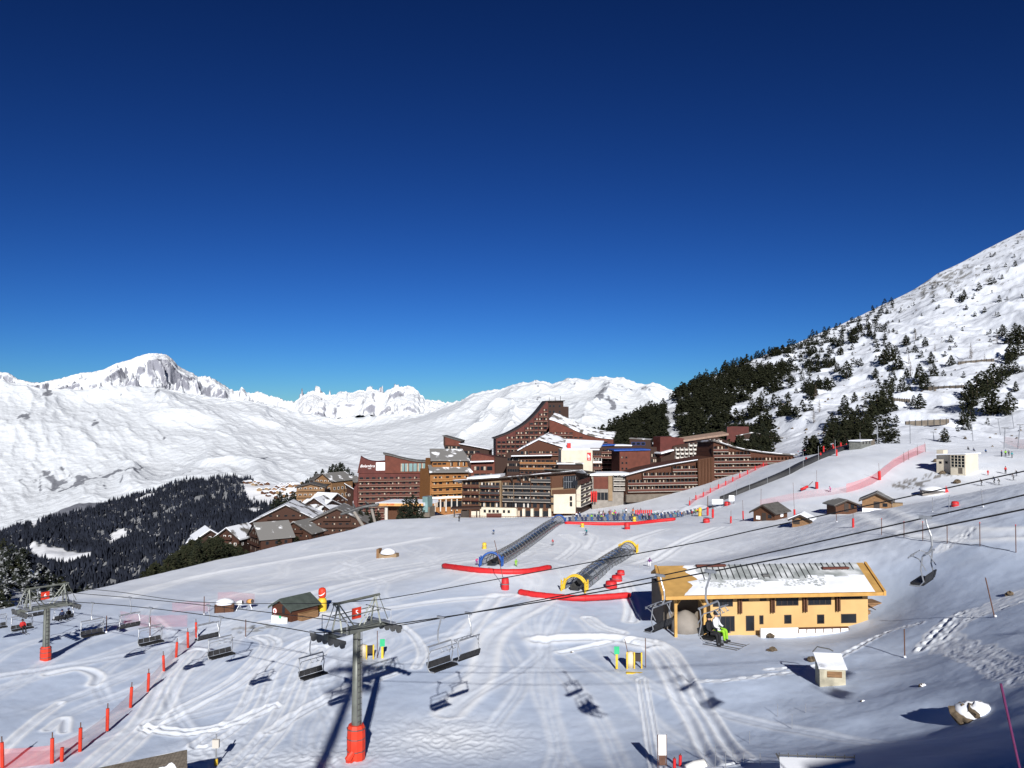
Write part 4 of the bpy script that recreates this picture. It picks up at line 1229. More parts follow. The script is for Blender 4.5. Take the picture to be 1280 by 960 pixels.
for k in range(9):
    z = b.uv(720, 590 - 5.75 * k)[1]; okk = [u for u in us if z + 3.2 < top(u)]
    if okk:
        b.windows(okk, [z], 1.7, 1.6, lit=.45, seed=k + 30)
        b.balcony(min(okk) - 1.2, max(okk) + 1.2, z - .1, 1.2, 'cladding_red', 'slab_pale', len(okk), .85, fh=2.4)

# ---- mid brown gabled hotel
b = Facade('hotel_building', 'brown hotel with a low snowy gable in front of the tall tower', 'hotel', (633, 420), (704, 416), (606,))
b.wall([(649, 606), (650, 562), (673.5, 550.4), (703, 559.5), (703, 606)], 14, 'wood_red')
mb = MB()
for (q0, q1) in (((647, 563.6), (673.5, 549.6)), ((673.5, 549.6), (705, 559.4))):
    a = b.uv(*q0); c = b.uv(*q1)
    mb.add([(a[0], -1, a[1]), (c[0], -1, c[1]), (c[0] + 3, 15, c[1] + 2.6), (a[0] + 3, 15, a[1] + 2.6), (a[0], -1, a[1] + .6), (c[0], -1, c[1] + .6), (c[0] + 3, 15, c[1] + 3.2), (a[0] + 3, 15, a[1] + 3.2)], [(0, 1, 2, 3), (4, 5, 6, 7), (0, 1, 5, 4), (1, 2, 6, 5), (2, 3, 7, 6), (3, 0, 4, 7)])
mb.build('roof', 'roof_patchy', b.root)
b.wall([(633, 606), (633.5, 566), (652, 562.5), (652, 606)], 10, 'wood_dark', name='side_wing', y0=.7)
b.roof([(640, 570.5), (689, 569.5)], 3.5, 'roof_snow', .4, .4, y0=-3.2, name='canopy')
uu = b.uv(650, 580)[0], b.uv(703, 580)[0]
for k, py in enumerate((567, 578, 585, 592.4, 599.5)):
    z = b.uv(670, py)[1]
    b.balcony(uu[0] + (5 if k == 0 else 0), uu[1] - .3, z - .7, 1.5, 'wood_orange' if k in (1, 2) else 'wood_rail', 'slab_pale', 7, .9, fh=2.4, divider='wood_dark')
    b.windows(grid(uu[0], uu[1], 10), [z - .5], 1.6, 1.7, seed=k + 50, lit=.45)
uu = b.uv(634, 580)[0], b.uv(649, 580)[0]
b.windows(grid(uu[0], uu[1], 5), [b.uv(640, q)[1] for q in (576, 583, 590, 597)], 1.2, 1.5, y=.7, seed=2)

# ---- white wall with the red emblem
b = Facade('apartment_building', 'block with a blank cream end wall carrying a small red emblem', 'building', (701, 372), (742, 372), (606,))
b.wall([(701.5, 606), (701.5, 562.8), (740.6, 563), (740.6, 606)], 22, 'render_cream')
b.wall([(738, 606), (738, 560), (752, 560), (752, 606)], 12, 'wood_dark', name='side_wing', y0=1.2)
mb = MB(); a = b.uv(703, 562.7); c = b.uv(741, 562.7)
mb.add([(a[0], .5, a[1]), (c[0] + 3, .5, c[1]), (c[0] + 7, 17, c[1] + 3.2), (a[0] + 3, 17, a[1] + 4), (a[0], .5, a[1] + .5), (c[0] + 3, .5, c[1] + .5), (c[0] + 7, 17, c[1] + 3.7), (a[0] + 3, 17, a[1] + 4.6)], [(0, 1, 2, 3), (4, 5, 6, 7), (0, 1, 5, 4), (1, 2, 6, 5), (2, 3, 7, 6), (3, 0, 4, 7)])
mb.build('roof', 'roof_snow', b.root)
b.block(709, 554, 713.5, 562.5, 2, 4, 'sign_red', 'chimney')
pn = b.block(733.8, 565.8, 738.8, 575.6, -.12, -.01, 'sign_red', 'emblem_panel')
u0, z0 = b.uv(733.8, 575.6); u1, z1 = b.uv(738.8, 565.8); uc, zc = (u0 + u1) / 2, (z0 + z1) / 2
mb = MB()
for k in range(4):
    mb.box((uc - .5 + .28 * k, -.14, zc + .3 - .12 * k), (.22, .03, 1.5 - .28 * k))
mb.box((uc, -.14, zc - 1.1), (.9, .03, .22)); mb.build('emblem', 'sign_white', pn)
b.roof([(697, 580.2), (729, 580.2)], 9, 'roof_patchy', .4, .3, y0=-8, name='canopy')
b.block(698, 581, 729, 592, -7.2, -.02, 'wood_dark', 'porch')
for k, py in enumerate((572, 579, 586, 593)):
    z = b.uv(745, py)[1]; b.balcony(b.uv(741.5, 570)[0], b.uv(752, 570)[0], z, 1.2, 'trim_white' if k == 1 else 'wood_rail', 'slab_pale', 3, .8, y=1.2)
    b.windows(grid(b.uv(742, 570)[0], b.uv(752, 570)[0], 3), [z + .1], 1.0, 1.7, y=1.2, seed=k)

# ---- brown blocks with blue roof edges
b = Facade('apartment_building', 'dark brown balcony block with a blue roof edge behind the cream end wall', 'building', (748, 408), (790, 412), (600,))
b.wall([(748, 600), (748, 558.5), (788, 557.5), (788, 600)], 14, 'wood_dark')
b.roof([(748, 558), (768, 556.6)], 12, 'trim_blue', .5, .4, name='blue_roof'); b.roof([(768.6, 557.4), (789, 557.4)], 12, 'roof_snow', .5, .3)
uu = b.uv(749, 580)[0], b.uv(788, 580)[0]
for k in range(6):
    z = b.uv(760, 565 + 6.1 * k)[1]; b.balcony(uu[0], uu[1], z - .6, 1.3, 'wood_rail', 'slab_pale', 8, .85, fh=2.2, divider='wood_dark')
    b.windows(grid(uu[0], uu[1], 8), [z - .4], 1.5, 1.5, seed=k + 7, lit=.35)
b = Facade('apartment_building', 'square red-brown tower block with a blank front and blue roof edge', 'building', (774, 382), (814, 384), (612,))
b.wall([(774.5, 612), (774.5, 564.6), (812.6, 564), (812.6, 612)], 15, 'cladding_brick')
b.roof([(768, 563.8), (812, 562.8)], 14, 'trim_blue', .5, .3, name='blue_roof')
b.windows([b.uv(q, 580)[0] for q in (778, 783)], [b.uv(780, q)[1] for q in (573, 580, 587, 594)], .9, .9, lit=.2)
b = Facade('apartment_building', 'dark grey-brown block with a notched top behind the square red tower block', 'building', (786, 432), (828, 428), (604,))
b.wall([(787, 604), (787, 548.6), (792, 547.5), (813, 550.6), (813.5, 558.5), (825.5, 559), (825.5, 604)], 14, 'wood_dark')
b.roof([(787, 548.4), (813, 550)], 12, 'roof_grey', .4, .3)
b.windows([b.uv(q, 560)[0] for q in (792, 798, 804)], [b.uv(800, 556.5)[1]], 2, 1.6, lit=0, mats=('trim_blue', 'glass', 'curtain'))
b.windows([b.uv(q, 560)[0] for q in (816, 820.5)], [b.uv(800, q)[1] for q in (571, 577.5, 584)], 1.6, 1.6, lit=.8)

# ---- white-balcony block with long pale roof
b = Facade('apartment_building', 'stepped block covered in small white balconies under a long pale roof', 'building', (826, 424), (914, 436), (604,))
b.wall([(826, 604), (826, 572), (838, 568), (842, 557.5), (897, 546.4), (914, 553), (914, 604)], 14, 'wood_dark')
b.wall([(825, 572), (825.3, 546.2), (838, 545.6), (855.5, 548.2), (855.5, 557)], 8, 'cladding_red', name='end_block', y0=1.0, foot=0)
mb = MB(); a = b.uv(855, 551.4); c = b.uv(911.5, 543.2)
mb.add([(a[0], 0.5, a[1] - .4), (c[0], .5, c[1] - .4), (c[0], 7, c[1] + .9), (a[0], 7, a[1] + .9), (a[0], .5, a[1] + .6), (c[0], .5, c[1] + .6), (c[0], 7, c[1] + 1.6), (a[0], 7, a[1] + 1.6)], [(0, 1, 2, 3), (4, 5, 6, 7), (0, 1, 5, 4), (1, 2, 6, 5), (2, 3, 7, 6), (3, 0, 4, 7)])
mb.build('roof', 'slab_pale', b.root)
b.roof([(827, 567.5), (841, 563.2)], 8, 'roof_snow', .6, .4, y0=-2, name='porch_roof')
top = interp_top(b.poly([(842, 557.5), (897, 546.4), (914, 553)]))
us = grid(b.uv(842.5, 560)[0], b.uv(912, 560)[0], 13)
zz = [b.uv(870, q)[1] for q in (552.5, 557.5, 562.5, 567.5, 572.5, 578)]
cell = MB(); cw = us[1] - us[0]
cell.span(-cw * .36, cw * .36, -1.4, -.004, -.14, 0, 0); cell.span(-cw * .36, -cw * .26, -1.4, -.005, .004, 1.5, 0); cell.span(-cw * .25, cw * .36, -1.4, -1.3, .004, .75, 0); cell.span(-cw * .2, cw * .3, -.05, -.002, .1, 1.5, 1)
cme = cell.mesh('balcony', ['render_white', 'glass'])
nn_ = 0
for k, z in enumerate(zz):
    for j, u in enumerate(us):
        if z + 1.4 < top(u) and nn_ < 96:
            o = bpy.data.objects.new('balcony', cme); COL.objects.link(o); o.parent = b.root; o.location = (u + (cw * .1 if k % 2 else 0), 0, z); nn_ += 1

# ---- dark building by the trees
b = Facade('apartment_building', 'dark building with a red-brown cube end up against the pines', 'building', (909, 446), (980, 440), (600,))
b.wall([(921, 600), (921, 545.5), (940, 541.4), (960, 544.5), (979, 548), (979, 600)], 12, 'wood_dark')
b.wall([(908.5, 553), (908.8, 534), (915, 533), (936, 533.4), (936, 553)], 9, 'cladding_red', name='end_block', y0=.8, foot=0)
b.roof([(921, 545.2), (940, 541.2), (960, 544.3), (979, 547.8)], 11, 'roof_grey', .4, .4)
uu = b.uv(922, 550)[0], b.uv(978, 550)[0]
for k, py in enumerate((549.5, 554.5, 559.5, 564)):
    z = b.uv(950, py)[1]; b.balcony(uu[0], uu[1], z - .6, 1.2, 'steel', 'slab_pale', 9, .8, fh=2, divider='wood_dark'); b.windows(grid(uu[0], uu[1], 9), [z - .4], 1.5, 1.3, seed=k, lit=.4)

# ---- the long sloping wooden residence
b = Facade('residence_building', 'long wooden residence whose roof sags from both ends beside the snow ramp', 'building', (768, 322), (992, 338), (628,))
lw = [(783, 628), (783, 595.2), (812, 586.4), (842.5, 580.2), (873, 574.6), (893, 571.5), (893, 628)]
rw = [(889, 628), (889, 575), (892.5, 551), (900, 554), (908, 556.7), (918, 559.6), (928, 562), (950, 565.4), (970, 567.6), (992, 569), (992, 628)]
b.wall(lw, 15, 'wood_red')
b.wall(rw, 15, 'wood_red', name='upper_wing', y0=2.5)
b.wall([(872, 628), (874, 574), (890.5, 571.5), (890, 628)], 4, 'wood_brown', name='timber_stair', y0=-2.2)
b.roof(lw[1:5], 16, 'roof_snow', .45, 1.0, edge='trim_dark', drop=1.5)
b.roof(rw[2:10], 14, 'roof_patchy', .5, 1.1, y0=2.5, edge='roof_slate', name='upper_roof', drop=.9)
tl = interp_top(b.poly(lw[1:6])); tr_ = interp_top(b.poly(rw[2:10], 2.5))
ua, ub = b.uv(784, 600)[0], b.uv(872, 600)[0]
for k, py in enumerate((588.3, 596.2, 604.6, 612.6)):
    z = b.uv(840, py)[1]
    us = [u for u in grid(ua, ub, 19) if z + 2.4 < tl(u)]
    b.balcony(min(us) - 1, ub, z - .2, 1.6, 'wood_rail', 'slab_dull', len(us), .9, fh=2.4, divider='wood_brown')
    b.windows(us, [z], 1.8, 1.8, seed=k, lit=.75)
b.windows(grid(b.uv(846, 618)[0], b.uv(868, 618)[0], 3), [b.uv(850, 624)[1]], 3, 2.4, mats=('wood_orange', 'glass', 'curtain'))
b.block(783, 617, 846, 628, -1.2, -.02, 'concrete_dark', 'plinth')
ua, ub = b.uv(890, 600, 2.5)[0], b.uv(991, 600, 2.5)[0]
for k, py in enumerate((563.5, 570.6, 578.3, 585.6, 593, 600.4)):
    z = b.uv(900, py, 2.5)[1]
    us = [u for u in grid(ua, ub, 22) if z + 2.3 < tr_(u)]
    b.balcony(ua, max(us) + .8, z - .2, 1.6, 'wood_rail', 'slab_dull', len(us), .9, y=2.5, fh=2.4, divider='wood_brown')
    if k < 5: b.windows(us[:16], [z], 1.7, 1.8, y=2.5, seed=k + 60, lit=.6)
mb = MB()
for k in range(9):
    u = b.uv(873.5 + k * 2, 600, -2.2)[0]; mb.bar((u, -2.5, b.uv(880, 620)[1]), (u + (.8 if k % 2 else -.3), -2.5, b.uv(880, 574.5 - .3 * k)[1]), .35)
mb.build('timber_frame', 'wood_brown', b.root)
# short linking block at its left end
b = Facade('shop_building', 'low red-panelled shop with a white frame at the foot of the blocks', 'shop', (740, 328), (784, 326), (630,))
b.wall([(740, 630), (740, 593.6), (782, 593.2), (782, 630)], 12, 'concrete')
b.roof([(740, 594), (784, 593.4)], 12, 'roof_snow', .6, .8, edge='trim_white')
b.block(742, 596, 760, 611, -.2, -.02, 'cladding_brick', 'red_panel'); b.block(760.5, 595, 765.5, 626, -.5, -.02, 'render_beige', 'pier')
for k, py in enumerate((600, 606, 612)):
    b.balcony(b.uv(767, 600)[0], b.uv(783, 600)[0], b.uv(770, py)[1], 1.6, 'concrete', 'render_white', 2, .9); b.windows(grid(b.uv(767, 600)[0], b.uv(783, 600)[0], 3), [b.uv(770, py)[1] + .1], 1.4, 1.5, seed=k)
b.windows(grid(b.uv(742, 620)[0], b.uv(760, 620)[0], 4), [b.uv(750, 625)[1]], 1.3, 3, lit=.2)
for q in (739.4, 742.6, 745.4):
    u, z = b.uv(q, 622); mb = MB(); mb.tube([(u, -2.5, z - 1.5), (u, -2.5, z + 2.2)], [.25, .5], 8); mb.lathe([(.5, 0), (.3, .5), (.02, .7)], (u, -2.5, z + 2.2), 8); mb.build('parasol', 'sign_red', b.root)

# ---- white and brown block in front
b = Facade('apartment_building', 'cream and brown apartment block with a rising roof facing the snow field', 'building', (576, 318), (720, 309), (646.5,))
b.wall([(577, 646.5), (577.5, 601), (633, 597), (688, 592), (719, 588.6), (719, 646.5)], 17, 'wood_brown')
ua = lambda q, y=0: b.uv(q, 610, y)[0]
b.wall([(600, 646.5), (600.5, 603), (626.5, 601), (626.5, 646.5)], .9, 'render_beige', name='bay', y0=-.95, foot=3)
b.wall([(689, 639.2), (689, 610.5), (719.4, 608), (719.4, 639.2)], 1.6, 'render_beige', name='gable_panel', y0=-1.7, foot=0)
b.wall([(692, 642), (692, 618), (719.4, 617.4), (719.4, 642)], .3, 'render_cream', name='white_panel', y0=-2.05, foot=0)
b.wall([(690, 617.8), (690, 612.5), (719.4, 611.2), (719.4, 617.2)], .3, 'wood_brown', name='timber_band', y0=-2.05, foot=0)
b.windows([b.uv(704.2, 610)[0] - 4.6 + .5, ], [b.uv(700, 630.2)[1], b.uv(700, 621.2)[1]], 1.5, .7, y=-2.07, lit=0)
b.windows([b.uv(714.6, 610)[0]], [b.uv(700, 632)[1], b.uv(700, 627)[1] + .6], .9, 1.7, y=-2.07, lit=0)
g = b.wall([(704.5, 610.8), (704.5, 595.5), (719.6, 594), (719.6, 609.6)], 1.2, 'glass', name='glazed_corner', y0=-2.2, foot=0)
mb = MB()
for k in range(6):
    q = 704.8 + 14.4 * k / 5; u0, z0 = b.uv(q, 610.4, -2.25); u1, z1 = b.uv(q, 595.6, -2.25); mb.bar((u0, -2.24, z0), (u0, -2.24, z1), .12)
u0, z = b.uv(704.6, 602, -2.25); u1, _ = b.uv(719.5, 602, -2.25); mb.bar((u0, -2.24, z), (u1, -2.24, z), .12); mb.build('glazing_bars', 'steel', g)
b.roof([(575.5, 600.6), (633, 596.4), (688, 591.4), (721, 587.6)], 17, 'roof_patchy', .35, 2.4, edge='trim_dark', drop=3.0)
b.roof([(584, 600.4), (625, 597)], 9, 'roof_snow', 1.1, .1, y0=5, name='snow_pillow')
mb = MB()
for q in (641, 651, 661, 671): u, z = b.uv(q, 598.5 - (q - 633) * .09); mb.add([(u - .5, -2.2, z + .3), (u + .5, -2.2, z + .3), (u, 0, z - 2.2), (u, 0, z + .3)], [(0, 1, 2), (0, 2, 3), (1, 2, 3), (0, 1, 3)])
mb.build('roof_bracket', 'trim_dark', b.root)
for k, py in enumerate((609.6, 617.8, 626.0, 634.4)):
    z = b.uv(640, py)[1]
    for (q0, q1, nb_) in ((579, 600, 2), (601.5, 626, 2), (629, 643, 2), (643.5, 664, 2), (664.6, 689, 3)):
        if k == 0 and q0 < 660 and q0 != 601.5 and q0 > 600: pass
        y = -.96 if q0 == 601.5 else 0
        u0, u1 = ua(q0), ua(q1)
        if k < 3 or q0 < 601:
            b.balcony(u0, u1, z, 1.7, 'rail_dark' if q0 != 579 else 'wood_brown', 'slab_dull' if q0 > 602 else 'wood_rail', nb_, .95, y=y, fh=2.2, divider='wood_brown' if q0 > 640 else 'render_beige')
        b.windows(grid(u0, u1, nb_ * (2 if nb_ < 3 else 1)), [z + .1], 1.55, 1.85, y=y, seed=k * 5 + int(q0), lit=.5, mats=('trim_dark', 'glass', 'render_white' if q0 in (601.5, 643.5) else 'curtain'))
z = b.uv(660, 601.6)[1]
b.balcony(ua(664.6), ua(689), z, 1.7, 'rail_dark', 'slab_dull', 3, .95, fh=2.0, divider='wood_brown'); b.windows(grid(ua(645), ua(689), 6), [z + .1], 1.55, 1.7, lit=.4, seed=77)
b.block(600, 635.2, 645, 646.5, -2.4, -.98, 'render_cream', 'ground_floor')
b.windows([b.uv(q, 640, -2.4)[0] for q in (606, 612, 617, 622, 630, 636)], [b.uv(620, 641, -2.4)[1]], .9, 1.1, y=-2.42, lit=0)
b.windows([b.uv(q, 640)[0] for q in (651, 661, 671.5, 682)], [b.uv(620, 645.6)[1]], 3.0, 2.5, y=-.02, lit=.2, name='shop_window')
mb = MB()
for q in (645.5, 655.5, 666, 677, 688): u, z = b.uv(q, 646); mb.span(u - .5, u + .5, -1.8, -.03, z - 4, z + 3.2)
mb.build('pier', 'render_cream', b.root)
# balconies round the corner
mb = MB()
c = Facade('apartment_building', 'narrow glass-balconied flank turning the corner of the cream and brown block', 'building', (719.6, 309), (741, 336), (645,))
c.wall([(719.8, 645), (719.8, 589), (739.5, 592.5), (739.5, 645)], 12, 'wood_dark')
for k, py in enumerate((610.2, 617.6, 625, 632.6)):
    z = c.uv(722, py)[1]; u0, u1 = c.uv(720.5, 610)[0], c.uv(738.5, 610)[0]
    c.balcony(u0, u1, z, 1.8, 'rail_dark', 'render_white', 3, .95, fh=2.2, divider='render_cream'); c.windows(grid(u0, u1, 5), [z + .1], 2.6, 1.8, seed=k, lit=.4)
c.roof([(719.8, 588), (742, 592)], 12, 'roof_slate', .5, 1.5, edge='trim_dark')
c.block(722, 596, 738, 607, -1.9, -.02, 'glass', 'glazed_corner')

# ---- wooden terrace cabin under it
b = Facade('terrace_canopy', 'low dark timber canopy on posts over the cream block terrace', 'canopy', (563, 300), (600, 300), (650,))
b.roof([(565, 637), (600, 636)], 5, 'wood_dark', .6, .4, y0=-1)
mb = MB()
for q in (568, 577, 585, 596): u, z = b.uv(q, 650); mb.span(u - .2, u + .2, -.8, -.4, z - 2, z + 3.6)
mb.build('post', 'trim_dark', b.root)
b.wall([(577, 650), (577, 638.5), (586, 638.5), (586, 650)], 3, 'trim_dark', y0=.3, foot=2); b.wall([(589, 650), (589, 639), (599, 639), (599, 650)], 3, 'render_cream', y0=.4, foot=2, name='bar_wall')
b.wall([(566, 653), (566, 646.5), (660, 648.5), (660, 653)], 1.2, 'concrete', y0=-1.6, foot=2, name='terrace_edge')
mb = MB(); u0, z = b.uv(586, 647); u1, _ = b.uv(690, 647)
for q in np.arange(587, 690, 3.2): u, z = b.uv(q, 648 + (q - 587) * 0.012); mb.bar((u, -1.7, z - 1), (u, -1.7, z + .9), .1)
a = b.uv(587, 646); c = b.uv(690, 647.3); mb.bar((a[0], -1.7, a[1] + .5), (c[0], -1.7, c[1] + .5), .14); mb.bar((a[0], -1.7, a[1]), (c[0], -1.7, c[1]), .1); mb.build('railing', 'wood_rail', b.root)
b.block(608, 642, 627, 649, -1.5, -.6, 'wood_rail', 'bench_screen')


# ---- free-standing gabled houses
def house(name, label, cat, px, py, D, w, l, wall_h, roof_h, rot, mw, mr, over=.8, foot=6, group=None, win=None, th=.35, gable_win=True, balc=True, edge='trim_dark', wins='trim_white'):
    """Gable faces local -y; ridge along y. (px, py, D) is the foot of the front gable."""
    p = P(px, py, D)
    r = empty(name, p, rot); tag(r, label, cat, group)
    mb = MB(); mb.prism([(-w / 2, -foot), (w / 2, -foot), (w / 2, wall_h), (0, wall_h + roof_h), (-w / 2, wall_h)], 0, l); mb.build('wall', mw, r)
    sl = roof_h / (w / 2)
    mb = MB()
    for s in (-1, 1):
        e = (w / 2 + over) * s; ze = wall_h - over * sl; zr = wall_h + roof_h
        y0, y1 = -over, l + over
        mb.add([(0, y0, zr + .02), (e, y0, ze + .02), (e, y1, ze + .02), (0, y1, zr + .02), (0, y0, zr + th), (e, y0, ze + th), (e, y1, ze + th), (0, y1, zr + th)], [(0, 1, 2, 3), (4, 5, 6, 7), (0, 1, 5, 4), (1, 2, 6, 5), (2, 3, 7, 6), (3, 0, 4, 7)], 0)
        mb.add([(0, y0 - .1, zr - .2), (e, y0 - .1, ze - .2), (e, y0 - .01, ze - .2), (0, y0 - .01, zr - .2), (0, y0 - .1, zr + th * .5), (e, y0 - .1, ze + th * .5), (e, y0 - .01, ze + th * .5), (0, y0 - .01, zr + th * .5)], [(0, 1, 2, 3), (4, 5, 6, 7), (0, 1, 5, 4), (1, 2, 6, 5), (2, 3, 7, 6), (3, 0, 4, 7)], 1)
    mb.build('roof', [mr, edge], r)
    if win:
        nw, nf, ww, wh = win
        fs = (wall_h + roof_h * .55) / max(1, nf)
        F_ = Facade.__new__(Facade); F_.root = r
        for f in range(nf):
            z = .5 + f * fs
            half = w / 2 if z + wh < wall_h else max(0, (wall_h + roof_h - z - wh) / sl - .5)
            if half < ww: continue
            us = [u for u in grid(-w / 2 + .4, w / 2 - .4, nw) if abs(u) + ww / 2 < half]
            F_.windows(us, [z], ww, wh, seed=f + int(px), lit=.6, mats=(wins, 'glass', 'curtain'))
            if balc and us and f > 0:
                m2 = MB(); m2.span(min(us) - ww, max(us) + ww, -1.0, -.01, z - .35, z - .2, 0); m2.span(min(us) - ww, max(us) + ww, -1.0, -.93, z - .19, z + .7, 0); m2.build('balcony', mw if mw != 'wood_red' else 'wood_rail', r)
        # flank windows
        for f in range(nf):
            z = .5 + f * fs
            if z + wh > wall_h - .2: break
            for sgn in (-1, 1):
                for yy in grid(.5, l - .5, max(2, int(l / 3.2))):
                    k = ('win', round(ww, 2), round(wh, 2), (wins, 'glass', 'curtain'))
                    if k in MESH:
                        o = bpy.data.objects.new('window', MESH[k][0]); COL.objects.link(o); o.parent = r; o.location = (sgn * w / 2, yy, z); o.rotation_euler = (0, 0, sgn * math.pi / 2)
    return r


house('chalet', 'reddish chalet with grey slate side roof, foremost of the village below the rim', 'chalet', 319, 691, 262, 10.5, 10, 5.2, 4.0, -.95, 'wood_chalet', 'roof_grey', win=(5, 3, 1.0, 1.1), wins='trim_dark')
house('chalet', 'big red-brown chalet with a broad snowy gable behind the slate-roofed one', 'chalet', 357, 674, 300, 25, 20, 6.0, 6.2, .12, 'wood_chalet', 'roof_patchy', win=(9, 4, 1.2, 1.2), wins='trim_dark')
house('chalet', 'largest brown chalet with a long snow-edged gable beside the leaning lift tower', 'chalet', 421, 676, 292, 20, 16, 6.6, 4.6, .05, 'wood_chalet', 'roof_grey', win=(8, 4, 1.2, 1.2), wins='trim_dark')
house('chalet', 'small brown chalet with a thick white roof, leftmost of the village', 'chalet', 284, 684, 268, 8.5, 11, 3.0, 3.0, -.25, 'wood_chalet', 'roof_patchy', win=(4, 2, .9, 1), th=.5)
house('chalet', 'dark chalet half hidden by pines with a snow-capped roof', 'chalet', 262, 685, 276, 8, 10, 3.2, 2.6, .5, 'wood_dark', 'roof_snow', win=(3, 2, .9, 1), th=.5)
house('chalet', 'tiny dark roof peeping out at the far left end of the chalets', 'chalet', 247, 688, 285, 6, 9, 2.9, 2.2, .3, 'wood_dark', 'roof_snow', th=.5, win=(2, 1, .9, 1))
house('chalet', 'orange-brown chalet with a flat grey roof on the slope above the red ones', 'chalet', 388, 630, 395, 13, 10, 8, 1.6, .1, 'wood_tan', 'roof_slate', win=(5, 3, 1.3, 1.3))
house('chalet', 'tall tan chalet with a snow-dusted gable behind the orange-brown one', 'chalet', 404, 622, 415, 11, 16, 8.5, 3.4, -.5, 'wood_tan', 'roof_grey', win=(4, 3, 1.3, 1.3))
house('chalet', 'dark gabled chalet peeping over the snowy gable roof', 'chalet', 393, 650, 345, 12, 12, 5, 4, -.1, 'wood_dark', 'roof_patchy', win=(4, 3, 1, 1.1))
house('chalet', 'wide dark chalet roof with snow patches beside the leaning lift tower', 'chalet', 413, 648, 350, 14, 11, 5, 2.4, 1.2, 'wood_dark', 'roof_snow', win=(4, 2, 1, 1.1), th=.5)
house('chalet', 'low chalet under a pillow of snow left of the red hotel', 'chalet', 424, 622, 420, 15, 14, 3.5, 4.6, .6, 'wood_dark', 'roof_snow', win=(4, 2, 1.1, 1.1), th=.7)
house('chalet', 'chalet with a scalloped snow roof in front of the red hotel corner', 'chalet', 420, 638, 380, 13, 10, 4, 3.4, 1.1, 'wood_chalet', 'roof_snow', win=(4, 2, 1, 1), th=.6)
house('chalet', 'dark slate-roofed chalet on the crest beside the red hotel', 'chalet', 425, 603, 440, 22, 12, 2.0, 2.0, 1.4, 'wood_dark', 'roof_slate', win=(4, 1, 1.1, 1))
house('chalet', 'brown chalet with a long grey roof just below the crest pines', 'chalet', 414, 612, 435, 13, 14, 4, 2.4, -.9, 'wood_brown', 'roof_grey', win=(4, 2, 1.1, 1))
house('chalet', 'brown chalet under a patchy roof squeezed between the slate-roofed chalet and the largest one', 'chalet', 368, 682, 285, 13, 10, 4.6, 3.4, -.3, 'wood_chalet', 'roof_grey', win=(5, 3, 1.0, 1.1), wins='trim_dark')
house('chalet', 'narrow snowy roof running behind the broad gable at the valley edge', 'chalet', 346, 662, 325, 12, 18, 4.5, 3.6, -.7, 'wood_brown', 'roof_patchy', win=(4, 2, 1, 1))

# far hamlet across the valley
hp = MB(); hp.prism([(-6, -2), (6, -2), (6, 6), (0, 9.5), (-6, 6)], 0, 14, 0)
for s in (-1, 1): hp.add([(0, -1, 9.6), (7 * s, -1, 5.5), (7 * s, 15, 5.5), (0, 15, 9.6), (0, -1, 10.6), (7 * s, -1, 6.5), (7 * s, 15, 6.5), (0, 15, 10.6)], [(0, 1, 2, 3), (4, 5, 6, 7), (0, 1, 5, 4), (1, 2, 6, 5), (2, 3, 7, 6), (3, 0, 4, 7)], 1)
hme = [hp.mesh('hamlet_house', [c_, 'roof_snow']) for c_ in ('wood_tan', 'render_beige', 'wood_brown')]
rr = random.Random(5)
for k in range(64):
    px = rr.uniform(306, 384); t = rr.uniform(.62, .97)
    x, y, z, py = [float(v) for v in ridge_pt(np.array(px), np.array(t))]
    if py > 622 or py < 600: continue
    o = bpy.data.objects.new('hamlet_house', hme[k % 3]); COL.objects.link(o); o.location = (x, y, z); o.rotation_euler = (0, 0, rr.uniform(-.6, .6)); s_ = rr.uniform(.8, 1.35); o.scale = (s_ * 1.2, s_, s_)
    tag(o, 'tiny snow-roofed house of the far hamlet across the valley', 'house', 'houses of the far hamlet')
# ================================================================== chairlift
mk('pad_red', (0.45, 0.017, 0.020), 0.55, 0.08, 1.5)
mk('pad_orange', (0.50, 0.034, 0.014), 0.55, 0.10, 1.5)
mk('chair_metal', (0.42, 0.43, 0.45), 0.4, 0.1, 3.0, metal=0.7)
mk('seat_black', (0.012, 0.012, 0.013), 0.6, 0.2, 4.0)
mk('seat_grey', (0.028, 0.028, 0.03), 0.55, 0.2, 4.0)
mk('rope_black', (0.02, 0.02, 0.022), 0.5, 0.1, 3.0, metal=0.5)
mk('galv', (0.15, 0.158, 0.14), 0.5, 0.15, 1.2, metal=0.35, bump=0.1)
see_through('net_red', (0.60, 0.035, 0.045), 0.11, 0.8)
see_through('net_dense', (0.62, 0.05, 0.055), 0.30, 0.8)
see_through('tunnel_clear', (0.06, 0.08, 0.11), 0.42, 0.1)
see_through('net_orange', (0.62, 0.06, 0.03), 0.26, 0.8)
mk('pole_brown', (0.10, 0.05, 0.035), 0.8, 0.2, 3.0)
mk('pole_purple', (0.11, 0.02, 0.07), 0.7, 0.1, 3.0)
mk('frame_yellow', (0.58, 0.38, 0.03), 0.5, 0.06, 2.0)
mk('frame_blue', (0.02, 0.075, 0.28), 0.5, 0.08, 2.0)
mk('sign_green', (0.03, 0.36, 0.16), 0.5, 0.06, 2.0)

UD = np.array([0.7825, -0.6226])                       # line of the lift, down-valley tower to up-slope
NE0 = np.array([-12.35, 56.0]); FA0 = np.array([-9.25, 60.0])
ROPE_PTS = {  # pixel points that each rope passes through
    'near': (NE0, [(-40, 756), (121, 752), (193, 765), (280, 780), (400, 792), (520, 776), (695, 749), (840, 727), (884, 712), (1066, 680), (1280, 637)]),
    'far': (FA0, [(-40, 735), (104, 742), (140, 745), (240, 757), (302, 765), (338, 770), (486, 784), (520, 775), (695, 744), (840, 716), (999, 681), (1150, 645), (1280, 617)]),
}


